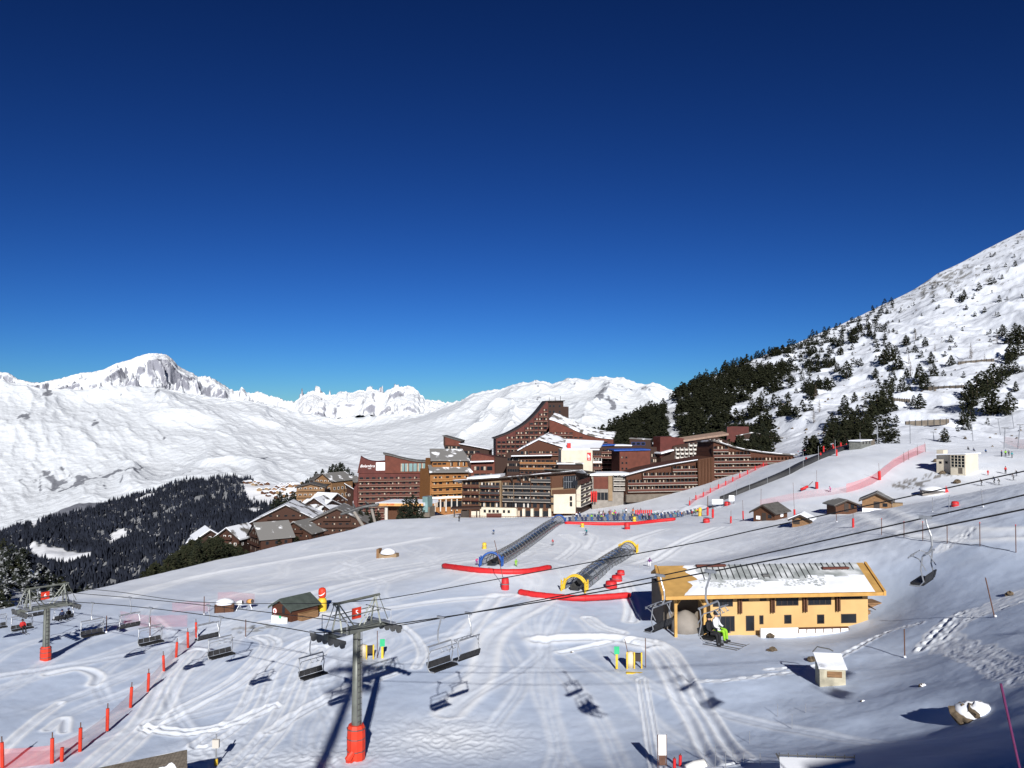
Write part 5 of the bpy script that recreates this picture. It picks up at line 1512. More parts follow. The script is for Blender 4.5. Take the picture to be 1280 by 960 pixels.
def on_line(base, px):
    k = (px - 640) / F * 1.0
    # lateral x over depth at this pixel column (pitch hardly matters, solved exactly below)
    s = (k * base[1] - base[0]) / (UD[0] - k * UD[1])
    return s


def rope_point(which, px):
    base, pp = ROPE_PTS[which]
    s = on_line(base, px)
    q = base + UD * s
    py = np.interp(px, [a for a, b in pp], [b for a, b in pp])
    d = ray(px, py); t = q[1] / d[1]
    return np.array([d[0] * t, q[1], d[2] * t])


ropes = {}
for wch in ('near', 'far'):
    pp = ROPE_PTS[wch][1]
    P3 = [rope_point(wch, a) for a, b in pp]
    a = np.array(P3)
    # fair the heights of each span so the rope hangs in clean curves
    e = a[-1] + (a[-1] - a[-3]) / np.linalg.norm(a[-1] - a[-3]) * 70
    s0 = a[0] + (a[0] - a[1]) / np.linalg.norm(a[0] - a[1]) * 25 + np.array([0, 0, -2.0])
    sv = np.array([(q[0] - NE0[0]) * UD[0] + (q[1] - NE0[1]) * UD[1] for q in a])
    kt = 4 if wch == 'near' else 6
    right = np.polyfit(sv[kt:], a[kt:, 2], 2); left = np.polyfit(sv[:kt + 1], a[:kt + 1, 2], 2)
    st, zt = sv[kt], a[kt, 2]
    ropes[wch] = (ROPE_PTS[wch][0], right, left, st, zt)


def rope_at(which, s):
    base, right, left, st, zt = ropes[which]
    q = base + UD * s
    sn = (q[0] - NE0[0]) * UD[0] + (q[1] - NE0[1]) * UD[1]
    pf = right if sn >= st else left
    z = np.polyval(pf, sn) + (zt - np.polyval(pf, st))
    if sn > 60:                                   # past the frame: run straight on up
        z = np.polyval(right, 60) + (zt - np.polyval(right, st)) + (sn - 60) * 0.26
    return np.array([q[0], q[1], z])


for wch in ('near', 'far'):
    mb = MB(); mb.tube([rope_at(wch, s) for s in np.linspace(-95, 78, 90)], 0.032, 6)
    tag(mb.build('haul_rope', 'rope_black'), 'black haul rope of the chairlift, ' + ('the lower one carrying the occupied chair' if wch == 'near' else 'the upper one on the far side of the towers'), 'cable')
A_PTS = [(-40, 726), (57, 733), (140, 739), (240, 752), (373, 754.5), (455, 751), (520, 742), (840, 684), (960, 659), (1280, 589)]
mid = (NE0 + FA0) / 2
mb = MB(); q3 = []
for (a, b) in A_PTS:
    s = on_line(mid, a); q = mid + UD * s; d = ray(a, b); q3.append(d * (q[1] / d[1]))
q3.append(q3[-1] + (q3[-1] - q3[-2]) * 1.6)
mb.tube(smooth_poly(q3, 6), 0.026, 6)
tag(mb.build('signal_cable', 'rope_black'), 'thin topmost cable over the lift towers, highest of the three lines', 'cable')


def chair_proto():
    r = empty('lift_chair')
    # grip at origin; faces +x, seats spread along y
    mb = MB(); mb.tube([(0, 0, 0), (-.05, 0, -.3), (-.22, 0, -.8), (-.25, 0, -1.25), (-.12, 0, -1.55)], .048, 7); mb.box((0, 0, .02), (.55, .12, .14)); mb.build('hanger', 'chair_metal', r)
    mb = MB(); mb.tube([(-.12, -1.0, -1.55), (-.12, 1.0, -1.55)], .05, 7)
    for y in (-1.0, 1.0):
        mb.tube([(-.12, y, -1.55), (-.05, y, -1.63), (.02, y * 1.03, -2.2), (-.1, y * 1.04, -2.72), (.1, y * 1.04, -2.95), (.5, y * 1.03, -2.93)], .034, 6)
    mb.build('frame', 'chair_metal', r)
    mb = MB()
    for k in range(4):
        y = -.76 + .507 * k; mb.box((.18, y, -2.86), (.52, .47, .1)); mb.box((.44, y, -2.87), (.06, .45, .13))
    mb.build('seat', 'seat_black', r)
    mb = MB(); t = Matrix.Rotation(math.radians(-14), 3, 'Y')
    for k in range(4): mb.box((-.16, -.76 + .507 * k, -2.62), (.06, .46, .36), tilt=t)
    mb.build('backrest', 'seat_grey', r)
    mb = MB()
    # raised safety bar with foot rests
    mb.tube([(-.2, -.95, -2.25), (.1, -.95, -1.75), (.45, -.9, -1.62), (.45, .9, -1.62), (.1, .95, -1.75), (-.2, .95, -2.25)], .026, 6)
    for y in (-.5, 0, .5): mb.tube([(.45, y, -1.62), (.62, y, -1.78), (.62, y + .14, -1.8), (.62, y - .14, -1.8)], .022, 5)
    mb.build('safety_bar', 'chair_metal', r)
    return r


CH0 = chair_proto()
ang = math.atan2(UD[1], UD[0])
first = True


def put_chair(which, s, label, sway=0.0):
    global first
    o = CH0 if first else copy_tree(CH0); first = False
    o.location = rope_at(which, s); o.rotation_euler = (0, sway, ang if which == 'near' else ang + math.pi)
    tag(o, label, 'lift chair', 'four-seat chairs of the chairlift')
    return o


def s_of(which, px): return on_line(ROPE_PTS[which][0], px)


for which, px, lab in [('near', 393, 'empty lift chair hanging right beside the arm of the tall lattice tower'), ('near', 280, 'empty lift chair above the curving ski tracks, next left of the tall tower'),
                       ('near', 193, 'pale empty lift chair above the red post fence'), ('near', 121, 'small empty lift chair over the snow just right of the distant tower'),
                       ('near', 552, 'lower-left of the two empty lift chairs overlapping in the middle of the snow'), ('far', 586, 'upper-right of the two empty lift chairs overlapping in the middle of the snow'),
                       ('far', 264, 'black-seated empty lift chair near the topmost red post'), ('far', 167, 'empty lift chair farthest out over the bare snow, dark underside showing'),
                       ('far', 824, 'empty lift chair hanging before the porch of the yellow building'), ('far', 1154, 'big empty lift chair above the snow bank right of the yellow building'),
                       ('near', 34, 'lift chair in front of the frosted trees carrying a rider in red'), ('far', 85, 'lift chair just right of the distant tower carrying dark riders'), ('far', 52, 'empty lift chair crossing the mast of the distant tower'), ('near', 2, 'empty lift chair cut by the picture edge beyond the distant tower')]:
    put_chair(which, s_of(which, px), lab)
OCC = put_chair('near', s_of('near', 886), 'lift chair carrying a rider in bright green trousers past the yellow building')
for which, s in (('near', 41.5), ('near', 55.0), ('far', 55), ('far', 71), ('near', 69)):
    put_chair(which, s, 'empty lift chair farther up the line, its shadow lying on the snow')


def pylon(name, loc, rz, H, label, base_pad=True, pad_h=2.35, number='5', pad_r=1.0):
    """Crossarm along local y; mast vertical."""
    r = empty(name, loc, rz); tag(r, label, 'lift tower')
    mb = MB(); mb.tube([(0, 0, -1), (0, 0, H * .5), (0, 0, H)], [.36, .31, .26], 14); mb.build('mast', 'galv', r, True)
    mb = MB(); mb.bar((.34, .2, 1), (.30, .2, H), .05); mb.bar((.34, -.2, 1), (.30, -.2, H), .05)
    for k in range(int(H / .4) - 3): mb.bar((.34, -.2, 1.4 + k * .4), (.34, .2, 1.4 + k * .4), .035)
    mb.build('ladder', 'steel_dark', r)
    mb = MB(); mb.box((0, 0, H + .12), (.42, 5.4, .36)); mb.box((0, 0, H + .34), (.7, 4.6, .05)); mb.build('crossarm', 'galv', r)
    for y in (-2.55, 2.55):
        m2 = MB(); m2.box((0, y, H + .02), (3.6, .16, .22)); m2.bar((0, y, H + .35), (0, y, H - .1), .2)
        sh = m2.build('sheave_beam', 'steel_dark', r)
        for k in range(6):
            m3 = MB(); x = -1.5 + k * .6
            vs = MB(); vs.lathe([(.05, -.06), (.24, -.06), (.2, 0), (.24, .06), (.05, .06)], (0, 0, 0), 12)
            m3.add([(x + p[0], y + p[2], H - .16 + p[1]) for p in vs.v], vs.f); m3.build('sheave', 'steel_dark', sh)
        m2 = MB(); m2.box((0, y * .86, H + .36), (2.8, .42, .05)); m2.bar((-1.3, y * .78, H + .36), (-1.3, y * .78, H + 1.3), .05); m2.bar((1.3, y * .78, H + .36), (1.3, y * .78, H + 1.3), .05); m2.bar((-1.3, y * .78, H + 1.3), (1.3, y * .78, H + 1.3), .05); m2.build('work_platform', 'steel', r)
    mb = MB(); h2 = H + 2.2
    for y in (-1.75, 1.75):
        mb.bar((-.5, y, H + .3), (0, y * .95, h2), .11); mb.bar((.5, y, H + .3), (0, y * .95, h2), .11)
        mb.bar((0, y * .1, H + .3), (0, y * .95, h2), .07); mb.bar((0, y * 1.25, H + .3), (0, y * .95, h2), .07)
    mb.bar((0, -2.1, h2), (0, 2.1, h2), .14); mb.bar((-.5, -1.75, H + 1.3), (-.5, 1.75, H + 1.3), .05); mb.bar((.5, -1.75, H + 1.3), (.5, 1.75, H + 1.3), .05); mb.bar((0, -2.0, h2), (0, -.6, H + .3), .06); mb.bar((0, 2.0, h2), (0, .6, H + .3), .06); mb.bar((0, -2.0, h2), (0, -2.9, H + .3), .05); mb.bar((0, 2.0, h2), (0, 2.9, H + .3), .05)
    mb.build('lifting_frame', 'galv', r)
    mb = MB(); mb.box((.3, -.3, H + 1.35), (.05, .8, .75)); sg = mb.build('number_plate', 'pad_orange', r)
    text_part(sg, 'plate_number', number, .55, (.335, -.3, H + 1.35), 'sign_white', (math.pi / 2, 0, math.pi / 2))
    if base_pad:
        mb = MB(); n = 10
        prof_ = [(.60, -.3), (.63, .1), (.65, pad_h * .5), (.62, pad_h * .9), (.52, pad_h)]
        mb.lathe([(a_ * pad_r, c_) for a_, c_ in prof_], (0, 0, 0), 10); bp = mb.build('base_pad', 'pad_orange', r)
        mb = MB()
        for f in (.25, .6, .88): mb.lathe([(.665 * pad_r, pad_h * f), (.672 * pad_r, pad_h * f + .03), (.665 * pad_r, pad_h * f + .06)], (0, 0, 0), 10)
        mb.build('strap', 'steel_dark', bp)
        if pad_r == 1.0: mb = MB(); mb.tube([(.2, -.75, .12), (.3, -.95, .35), (.35, -.6, .7)], [.28, .24, .2], 8); mb.build('loose_pad', 'pad_orange', r)
    return r


g1 = G(448, 946); top1 = (NE0 + FA0) / 2
gz = zs(*top1); za = rope_at('near', 0)[2]
H1 = (rope_at('near', 0)[2] + rope_at('far', s_of('far', 486))[2]) / 2 - .12 - gz
pylon('lift_tower', (top1[0], top1[1], gz), ang, H1, 'tall grey lattice-topped lift tower with a red padded foot, nearest the viewer')
s2 = s_of('near', 50) ; c2 = (rope_at('near', s2) + rope_at('far', s_of('far', 62))) / 2
gp = G(57, 826)
c2[0], c2[1] = gp[0], gp[1]
pylon('lift_tower', (c2[0], c2[1], gp[2]), ang, c2[2] - .12 - gp[2], 'distant lift tower with a red padded foot before the frosted trees', pad_h=1.45, number='6', pad_r=.82)
# ================================================================== yellow lift building
mk('shed_wall', (0.36, 0.33, 0.25), 0.8, 0.12, 1.5)
mk('ply_orange', (0.42, 0.245, 0.075), 0.75, 0.12, 0.7, bump=0.1)
mk('roof_battens', (0.24, 0.26, 0.26), 0.7, 0.1, 0.5, col2=(0.56, 0.58, 0.60), cmix=(0.38, 0.66))
mk('soffit', (0.45, 0.25, 0.07), 0.7, 0.1, 1.0)
D0 = 95.0
b = Facade('lift_building', 'yellow two-storey building with an open porch and a half-snowy orange roof', 'building', (848, 94), (1086, 96), (788, 781))
U = lambda px, y=0: b.uv(px, 760, y)[0]
Zv = lambda py, px=960, y=0: b.uv(px, py, y)[1]
zE, zR = Zv(742), Zv(708)
uL, uR = U(846), U(1085)
zg0 = 0.0
dep = 10.0
mb = MB(); mb.span(U(888), uR, 0, dep, -3, zE); mb.build('wall', 'render_yellow', b.root)
# porch with timber posts and braces
mb = MB()
for px in (845.5, 882):
    u = U(px); mb.span(u - .16, u + .16, .2, .52, -2, zE - .05)
    mb.bar((u, .35, zE - 1.3), (u + .9, .35, zE - .1), .18)
    if px > 850: mb.bar((u, .35, zE - 1.3), (u - .9, .35, zE - .1), .18)
mb.span(U(842), U(889), .15, .55, zE - .32, zE - .03); mb.build('porch_frame', 'ply_orange', b.root)
mb = MB(); mb.span(U(843), U(888), 4.5, dep, -3, zE - .01); mb.build('porch_wall', 'concrete_dark', b.root)
mb = MB(); vs = [(U(841), 3.5, -1.5)]
mb.lathe([(1.7, -1.5), (1.6, .3), (1.1, 1.1), (.4, 1.5), (.05, 1.6)], (U(866), 2.8, 0), 14); mb.build('covered_machine', 'concrete', b.root, True)
# roof: near slope faces us, ridge behind
z0, z1 = zE - .05, zE + 1.95
yE, yR = -1.5, 6.0
mb = MB()
def slope(u0, u1, ya, za_, yb, zb, th, mi=0, skew=0):
    mb.add([(u0, ya, za_), (u1, ya, za_), (u1 + skew, yb, zb), (u0 - skew, yb, zb), (u0, ya, za_ + th), (u1, ya, za_ + th), (u1 + skew, yb, zb + th), (u0 - skew, yb, zb + th)], [(0, 1, 2, 3), (4, 5, 6, 7), (0, 1, 5, 4), (1, 2, 6, 5), (2, 3, 7, 6), (3, 0, 4, 7)], mi)
uA, uB = U(832, yE), U(1104, yE)
uA2, uB2 = b.uv(822, 712, yR)[0], b.uv(1079, 708, yR)[0]
mb.add([(uA, yE, z0), (uB, yE, z0), (uB2, yR, z1), (uA2, yR, z1), (uA, yE, z0 + .28), (uB, yE, z0 + .28), (uB2, yR, z1 + .28), (uA2, yR, z1 + .28)], [(0, 1, 2, 3), (4, 5, 6, 7), (0, 1, 5, 4), (1, 2, 6, 5), (2, 3, 7, 6), (3, 0, 4, 7)])
mb.add([(uA2, yR + .01, z1), (uB2, yR + .01, z1), (uB2 + 1, 13, z0), (uA2 + 1, 13, z0), (uA2, yR + .01, z1 + .28), (uB2, yR + .01, z1 + .28), (uB2 + 1, 13, z0 + .28), (uA2 + 1, 13, z0 + .28)], [(0, 1, 2, 3), (4, 5, 6, 7), (0, 1, 5, 4), (1, 2, 6, 5), (2, 3, 7, 6), (3, 0, 4, 7)])
rf = mb.build('roof', 'ply_orange', b.root)
P0 = lambda f, t, dz: Vector((uA + (uB - uA) * f + ((uA2 - uA) * (1 - f) + (uB2 - uB) * f) * t, yE + (yR - yE) * t, z0 + (z1 - z0) * t + .28 + dz))
# snow blanket left on the slope, its uneven left edge melted back to bare boards
mb = MB(); nu, nv = 70, 16
V = []
for j in range(nv + 1):
    t = .01 + .985 * j / nv
    fl = .075 + .04 * math.sin(t * 5) + .10 * (t > .45) * (.4 + t * .4) + .025 * random.random()
    for i in range(nu + 1):
        f = fl + (.965 - fl) * i / nu
        e = min(1, i / 3, (nu - i) / 3, j / 1.5 + .3, (nv - j) / 2 + .2)
        V.append(P0(f, t, .02 + (.10 + .05 * float(perlin(f * 30., t * 6., 5))) * max(.05, e)))
mb.add(V, [(j * (nu + 1) + i, j * (nu + 1) + i + 1, (j + 1) * (nu + 1) + i + 1, (j + 1) * (nu + 1) + i) for j in range(nv) for i in range(nu)])
mb.m = [1 if (j + 1.2 * float(perlin(i / 7., j / 2., 3)) > nv * .38 + (2 if i > 45 else 0)) and i > 3 else 0 for j in range(nv) for i in range(nu)]
mb.build('roof_snow_layer', ['roof_snow', 'roof_battens'], rf, True)
mb = MB()
for k in range(27):                                     # dark battens showing through near the ridge
    f = .20 + k * .028; ln = .50 if k < 19 else .25
    a_, c_ = P0(f, .97, .16), P0(f, .97 - ln, .15); mb.bar(a_, c_, .085)
mb.build('batten', 'steel_dark', rf)
mb = MB()
rg = random.Random(3)
for (f0, f1) in ((.17, .45), (.56, .76)):               # thin grey patches where the tiles show
    for k in range(90):
        f = rg.uniform(f0, f1); t = rg.uniform(.2, .46); a_ = P0(f, t, .17)
        mb.add([a_ + Vector((-.14, 0, 0)), a_ + Vector((.05, -.1, -.04)), a_ + Vector((.16, .02, .01)), a_ + Vector((.02, .16, .07))], [(0, 1, 2, 3)])
mb.build('bare_tiles', 'roof_battens', rf)
for (f, t, l) in ((.25, .9, 3.6), (.84, .74, 3.3)):
    mb = MB(); a_ = P0(f, t, .3); mb.box(a_, (l, .5, .22)); mb.build('roof_vent', 'wood_rail', rf)
mb = MB(); a_ = P0(.49, .55, .25); mb.box(a_, (.8, .5, .25)); mb.build('skylight', 'steel_dark', rf)
mb = MB()
mb.add([P0(0, 0, -.36) - Vector((0, .12, 0)), P0(1, 0, -.36) - Vector((0, .12, 0)), P0(1, 0, .02) - Vector((0, .12, 0)), P0(0, 0, .02) - Vector((0, .12, 0)), P0(0, 0, -.36), P0(1, 0, -.36), P0(1, 0, .02), P0(0, 0, .02)], [(0, 1, 2, 3), (4, 5, 6, 7), (0, 1, 5, 4), (2, 3, 7, 6), (0, 3, 7, 4), (1, 2, 6, 5)])
for f in (-.004, 1.004):
    q = [P0(f, 0, -.4), P0(f, 1, -.4), P0(f, 1, .12), P0(f, 0, .12)]; s_ = Vector((.3 if f > .5 else -.3, 0, 0))
    mb.add(q + [v + s_ for v in q], [(0, 1, 2, 3), (4, 5, 6, 7), (0, 1, 5, 4), (1, 2, 6, 5), (2, 3, 7, 6), (3, 0, 4, 7)])
mb.build('bargeboard', 'soffit', rf)
zU, zUt = Zv(757), Zv(745.5)


def win(px0, px1, py0, py1, name='window'):
    u0_, u1_ = U(px0), U(px1); a_, c_ = Zv(py1), Zv(py0)
    m2 = MB(); t = .08
    m2.span(u0_, u1_, -.06, .1, a_, a_ + t); m2.span(u0_, u1_, -.06, .1, c_ - t, c_); m2.span(u0_, u0_ + t, -.06, .1, a_ + t, c_ - t); m2.span(u1_ - t, u1_, -.06, .1, a_ + t, c_ - t)
    fr = m2.build(name, 'trim_dark', b.root)
    m2 = MB(); m2.span(u0_ + t, u1_ - t, -.02, .04, a_ + t, c_ - t)
    m2.build('pane', 'glass', fr)
    if px1 - px0 > 20:
        m2 = MB(); n = 3
        for k in range(1, n + 1):
            u = u0_ + (u1_ - u0_) * k / (n + 1); m2.span(u - .03, u + .03, -.05, -.022, a_ + t, c_ - t)
        m2.build('mullion', 'trim_dark', fr)


for q in ((891, 916, 746, 757), (928, 936, 746, 751), (950, 958, 746, 751), (970, 998, 746, 757.5), (1010, 1039, 746, 757.5), (1051, 1078, 746, 750.5), (949, 954, 769, 780), (980, 989, 769, 780), (1021, 1030, 769.5, 781), (1051, 1070, 769.5, 781)): win(*q)
win(895, 918, 769, 788, 'garage_door'); win(932, 942.5, 769, 788, 'door')
mb = MB()
for px in (922.5, 925.2, 963, 966, 1003.5, 1006.5, 1044.5, 1047.5):
    u = U(px); mb.span(u - .09, u + .09, -.45, -.01, Zv(765), zE - .06)
mb.build('wall_bracket', 'wood_brown', b.root)
mb = MB(); mb.span(U(944), U(990), -1.6, -1.3, -2.2, Zv(781)); mb.span(U(990), U(1052), -1.6, -1.3, -2.2, Zv(783)); mb.build('parapet', 'trim_white', b.root)
mb = MB(); mb.span(U(990), U(1052), -1.62, -1.28, Zv(783), Zv(782) + .05)
for k in range(7): u = U(990) + k * (U(1052) - U(990)) / 6; mb.span(u - .05, u + .05, -1.65, -1.6, Zv(788), Zv(783))
mb.build('handrail', 'wood_brown', b.root)
mb = MB(); u = uR; mb.span(u, u + 1.1, 1.5, 4.5, -2, Zv(770)); mb.build('side_porch', 'wood_tan', b.root)
mb = MB(); mb.add([(u, 1.2, Zv(758)), (u + 1.6, 1.2, Zv(769)), (u + 1.6, 5, Zv(769)), (u, 5, Zv(758)), (u, 1.2, Zv(757)), (u + 1.6, 1.2, Zv(768)), (u + 1.6, 5, Zv(768)), (u, 5, Zv(757))], [(0, 1, 2, 3), (4, 5, 6, 7), (0, 1, 5, 4), (1, 2, 6, 5), (2, 3, 7, 6), (3, 0, 4, 7)]); mb.build('side_porch_roof', 'wood_dark', b.root)
mb = MB(); mb.span(u + 1.2, u + 3.2, 3, 5, -2, Zv(766)); mb.span(u + 1.1, u + 3.3, 2.9, 5.1, Zv(766), Zv(764)); mb.build('store_box', 'wood_tan', b.root)

# ---- grey shed on the near slope
p = G(1041, 858); k = p[1] / F
r = empty('shed', p, math.radians(-8)); tag(r, 'small pale shed with a snow-covered roof on the near slope', 'shed')
mb = MB(); mb.span(-1.05, 1.05, 0, 1.7, -1, 1.5); mb.build('wall', 'shed_wall', r)
mb = MB(); mb.add([(-1.15, -.15, 1.45), (1.15, -.15, 1.45), (1.15, 1.9, 2.15), (-1.15, 1.9, 2.15), (-1.15, -.15, 1.56), (1.15, -.15, 1.56), (1.15, 1.9, 2.27), (-1.15, 1.9, 2.27)], [(0, 1, 2, 3), (4, 5, 6, 7), (0, 1, 5, 4), (1, 2, 6, 5), (2, 3, 7, 6), (3, 0, 4, 7)]); mb.build('roof', 'roof_snow', r)
mb = MB(); mb.span(-.45, .75, -.05, -.01, .75, 1.25); mb.build('door_panel', 'wood_tan', r)
mb = MB(); mb.tube([(-1.2, 1.9, 2.3), (-.8, 1.95, 2.75), (.2, 1.9, 2.6), (.5, 1.8, 2.45)], .06, 6); mb.build('pipe', 'steel_dark', r)

# ---- patrol hut with the round cross sign
p = G(370, 776)
h = house('patrol_hut', 'dark red wooden patrol hut with a round white cross sign on its gable', 'hut', 352, 776, G(358, 776)[1], 4.6, 5.2, 2.05, 1.25, .0, 'wood_red', 'roof_green', over=.4, foot=2, th=.16, edge='roof_green')
h.rotation_euler = (0, 0, -.62); h.scale = (.8, .8, .8)
for o in h.children:
    if o.name.startswith('roof'): pass
mb = MB()
def disc(mb, c, r_, t, n=20, mi=0):
    vs = [(c[0] + r_ * math.cos(2 * math.pi * k / n), c[1] + y, c[2] + r_ * math.sin(2 * math.pi * k / n)) for y in (0, -t) for k in range(n)]
    mb.add(vs, [tuple(range(n)), tuple(range(2 * n - 1, n - 1, -1))] + [(k, (k + 1) % n, n + (k + 1) % n, n + k) for k in range(n)], mi)
disc(mb, (-1.55, -.03, 1.3), .48, .03, mi=0); disc(mb, (-1.55, -.062, 1.3), .40, .012, mi=1)
sg = mb.build('round_sign', ['sign_red', 'sign_white'], h)
mb = MB(); mb.box((-1.55, -.085, 1.3), (.5, .02, .13)); mb.box((-1.55, -.084, 1.3), (.13, .022, .5)); mb.build('cross', 'sign_red', sg)
mb = MB(); mb.span(.15, .75, -.04, -.01, 1.2, 2.3); mb.span(.15, .75, -.06, -.041, 1.7, 1.78); mb.build('window', 'glass', h)
mb = MB(); mb.span(-.9, 2.2, -1.2, -.7, -.6, .95); mb.span(.9, 1.35, -1.24, -1.2, .75, 1.15, 1); mb.build('snow_banner', ['trim_white', 'sign_green'], h)
mb = MB(); mb.span(2.3, 3.3, 1.2, 4.4, -.6, 1.25); mb.build('side_bin', 'wood_tan', h)
# inflatable column behind it
p = G(397, 768)
r = empty('inflatable_column', p + np.array([.2, 1.6, 0])); r.scale = (.66, .66, .74); tag(r, 'red and yellow inflatable column with a white swoosh behind the patrol hut', 'inflatable')
mb = MB(); mb.lathe([(.75, -.6), (.86, 0), (.9, .8), (.86, 1.9), (.7, 2.25), (.4, 2.4)], n=16); mb.build('base', 'frame_yellow', r, True)
mb = MB(); mb.lathe([(.45, 2.35), (.68, 2.5), (.76, 3.0), (.74, 3.6), (.6, 3.95), (.3, 4.1), (.04, 4.12)], n=16); t_ = mb.build('top', 'pad_orange', r, True)
mb = MB(); mb.tube([(-.62, -.5, 2.95), (-.3, -.74, 2.85), (.1, -.8, 2.95), (.45, -.64, 3.15), (.6, -.45, 3.35)], [.03, .07, .09, .07, .03], 6); mb.build('swoosh', 'sign_white', t_)


def small_chalet(px, py, D, label, w, l, wh, rh, rot, mw, mr, cat='hut', extras=True, name='wooden_hut', th=.25):
    h = house(name, label, cat, px, py, D, w, l, wh, rh, rot, mw, mr, over=.7, foot=3, th=th)
    if extras:
        mb = MB(); mb.span(-w * .1, w * .1, -.05, -.01, 0, 2.0); mb.build('door', 'trim_dark', h)
        mb = MB(); mb.span(w * .2, w * .36, -.06, -.01, .9, 1.7); mb.build('window', 'glass', h)
    return h


q = G(951, 651); h = small_chalet(955, 652, q[1], 'dark-roofed brown wooden hut standing alone at the foot of the piste', 5.2, 6.6, 2.3, 1.5, -.75, 'wood_brown', 'roof_slate')
mb = MB(); mb.span(-1.9, -.9, -.06, -.02, .4, 1.2); mb.build('notice_board', 'sign_white', h)
mb = MB(); mb.span(2.6, 2.66, 3, 4.4, 1.0, 2.0); mb.build('side_window', 'sign_white', h)
q = G(1060, 640); small_chalet(1058, 640, 192, 'small brown hut with a snow-edged grey roof, left of the larger grey-roofed one', 5.2, 4.2, 1.7, 1.0, .12, 'wood_brown', 'roof_grey')
h = small_chalet(1096, 638, 190, 'tan hut with a broad grey roof and a lean-to beside the snow bank', 6.2, 4.8, 2.4, 1.5, -.45, 'wood_tan', 'roof_grey')
mb = MB(); mb.span(3.2, 5.4, 1, 3.6, -2, 1.7); mb.build('lean_to', 'render_beige', h)
mb = MB(); mb.span(-3.0, 3.0, -1.3, -.1, -.6, .5); mb.build('snow_bank', 'roof_snow', h)
q = G(1003, 656); h = small_chalet(1001, 656, q[1], 'tiny snow-buried shelter right of the dark-roofed hut', 3.4, 3.6, 1.2, .8, -.5, 'wood_tan', 'roof_snow', extras=False, name='shelter', th=.35)
mb = MB(); mb.span(-1.5, -.2, -.05, -.01, .1, 1.0); mb.build('opening', 'trim_dark', h)
# pump house with the glazed front on the bank
c = Facade('pump_house', 'cream pump house with a big gridded window dug into the rocky bank', 'building', (1168, G(1178, 587)[1] - 1), (1207, G(1200, 592)[1] - 1.5), (586,))
c.wall([(1170.5, 586), (1170.5, 569), (1188, 568.8), (1188, 586)], 6, 'render_cream')
c.wall([(1188, 592), (1188, 568.6), (1206.5, 568.2), (1206.5, 592)], 6, 'render_cream', name='gridded_bay', y0=-1.2)
u0, z0_ = c.uv(1189, 583.6, -1.2); u1, z1_ = c.uv(1206, 569.4, -1.2)
mb = MB(); mb.span(u0, u1, -1.26, -1.21, z0_, z1_); wn = mb.build('window', 'glass', c.root)
mb = MB()
for k in range(5): u = u0 + (u1 - u0) * k / 4; mb.span(u - .06, u + .06, -1.33, -1.262, z0_, z1_)
for k in range(5): z = z0_ + (z1_ - z0_) * k / 4; mb.span(u0, u1, -1.329, -1.263, z - .05, z + .05)
mb.build('glazing_bars', 'render_cream', wn)
for px in (1175.5, 1183): c.windows([c.uv(px, 578)[0]], [c.uv(px, 579.5)[1]], .7, .6, lit=0)
c.block(1198, 585, 1203, 592, -1.25, -1.21, 'concrete_dark', 'doorway'); c.block(1170.8, 562.5, 1179, 568.8, 1, 3, 'render_cream', 'vent_box')
c.roof([(1170, 568.8), (1207, 568)], 7, 'roof_snow', .3, .1, y0=-1.2)

# ---- lift station and leaning gondola tower in the village
c = Facade('lift_station', 'lift station with a flat snowy roof, orange fascia and white columns', 'building', (473, 306), (535, 300), (652,))
c.wall([(484, 652), (484, 632), (526, 632), (526, 652)], 9, 'wood_brown', y0=3)
c.roof([(473.5, 632), (527.5, 632)], 13, 'roof_snow', 1.1, 1.0, y0=0); c.roof([(474, 632.3), (527, 632.3)], .6, 'fascia_orange', 1.0, 1.0, y0=-.35, name='fascia')
mb = MB()
for px in (481.5, 523): u, z = c.uv(px, 652); mb.tube([(u, .8, z - 3), (u, .8, z + 5.6)], .62, 12)
mb.build('column', 'render_white', c.root)
c.block(528, 621, 534.5, 640, .5, 5, 'glass_green', 'glazed_side'); c.block(526, 634, 537, 646, 1, 6, 'concrete_dark', 'side_room')
u, z = c.uv(490, 630); text_part(c.root, 'sign_lettering', 'Arc 2000', .8, (u, -1.42, z), 'pad_red')
r = empty('gondola_tower', P(452, 660, 262)); tag(r, 'big lift tower of two leaning steel tubes under a curved head', 'lift tower')
kk = 262 / F
mb = MB(); mb.tube([(11 * kk, 0, -3), (-9.5 * kk, 0, 20 * kk)], .5, 10); mb.build('leg', 'concrete', r)
mb = MB(); mb.tube([(20 * kk, 2, -3), (10.5 * kk, 2, 24 * kk)], .45, 10); mb.build('leg', 'concrete', r)
mb = MB(); q_ = [(-26, 17), (-18, 19.5), (-8, 23), (2, 26), (12, 27.5), (20, 28.5)]
for y in (0, 2.2): mb.tube([(a * kk, y, z * kk) for a, z in q_], .42, 8)
for a, z in q_: mb.bar((a * kk, 0, z * kk), (a * kk, 2.2, z * kk), .25)
mb.build('head', 'steel_dark', r)
mb = MB(); mb.bar((-8 * kk, 1, 14 * kk), (12 * kk, 1, 3 * kk), .3); mb.bar((8 * kk, 1, 29 * kk), (3 * kk, 1, 33 * kk), .3); mb.bar((-9 * kk, 1, 24 * kk), (-12 * kk, 1, 30 * kk), .4); mb.build('brace', 'steel_dark', r)
# ================================================================== people
PEOPLE_MATS = {}


def pm(nm, col):
    if nm not in PEOPLE_MATS: mk('cloth_' + nm, col, 0.8, 0.12, 6.0); PEOPLE_MATS[nm] = 'cloth_' + nm
    return 'cloth_' + nm


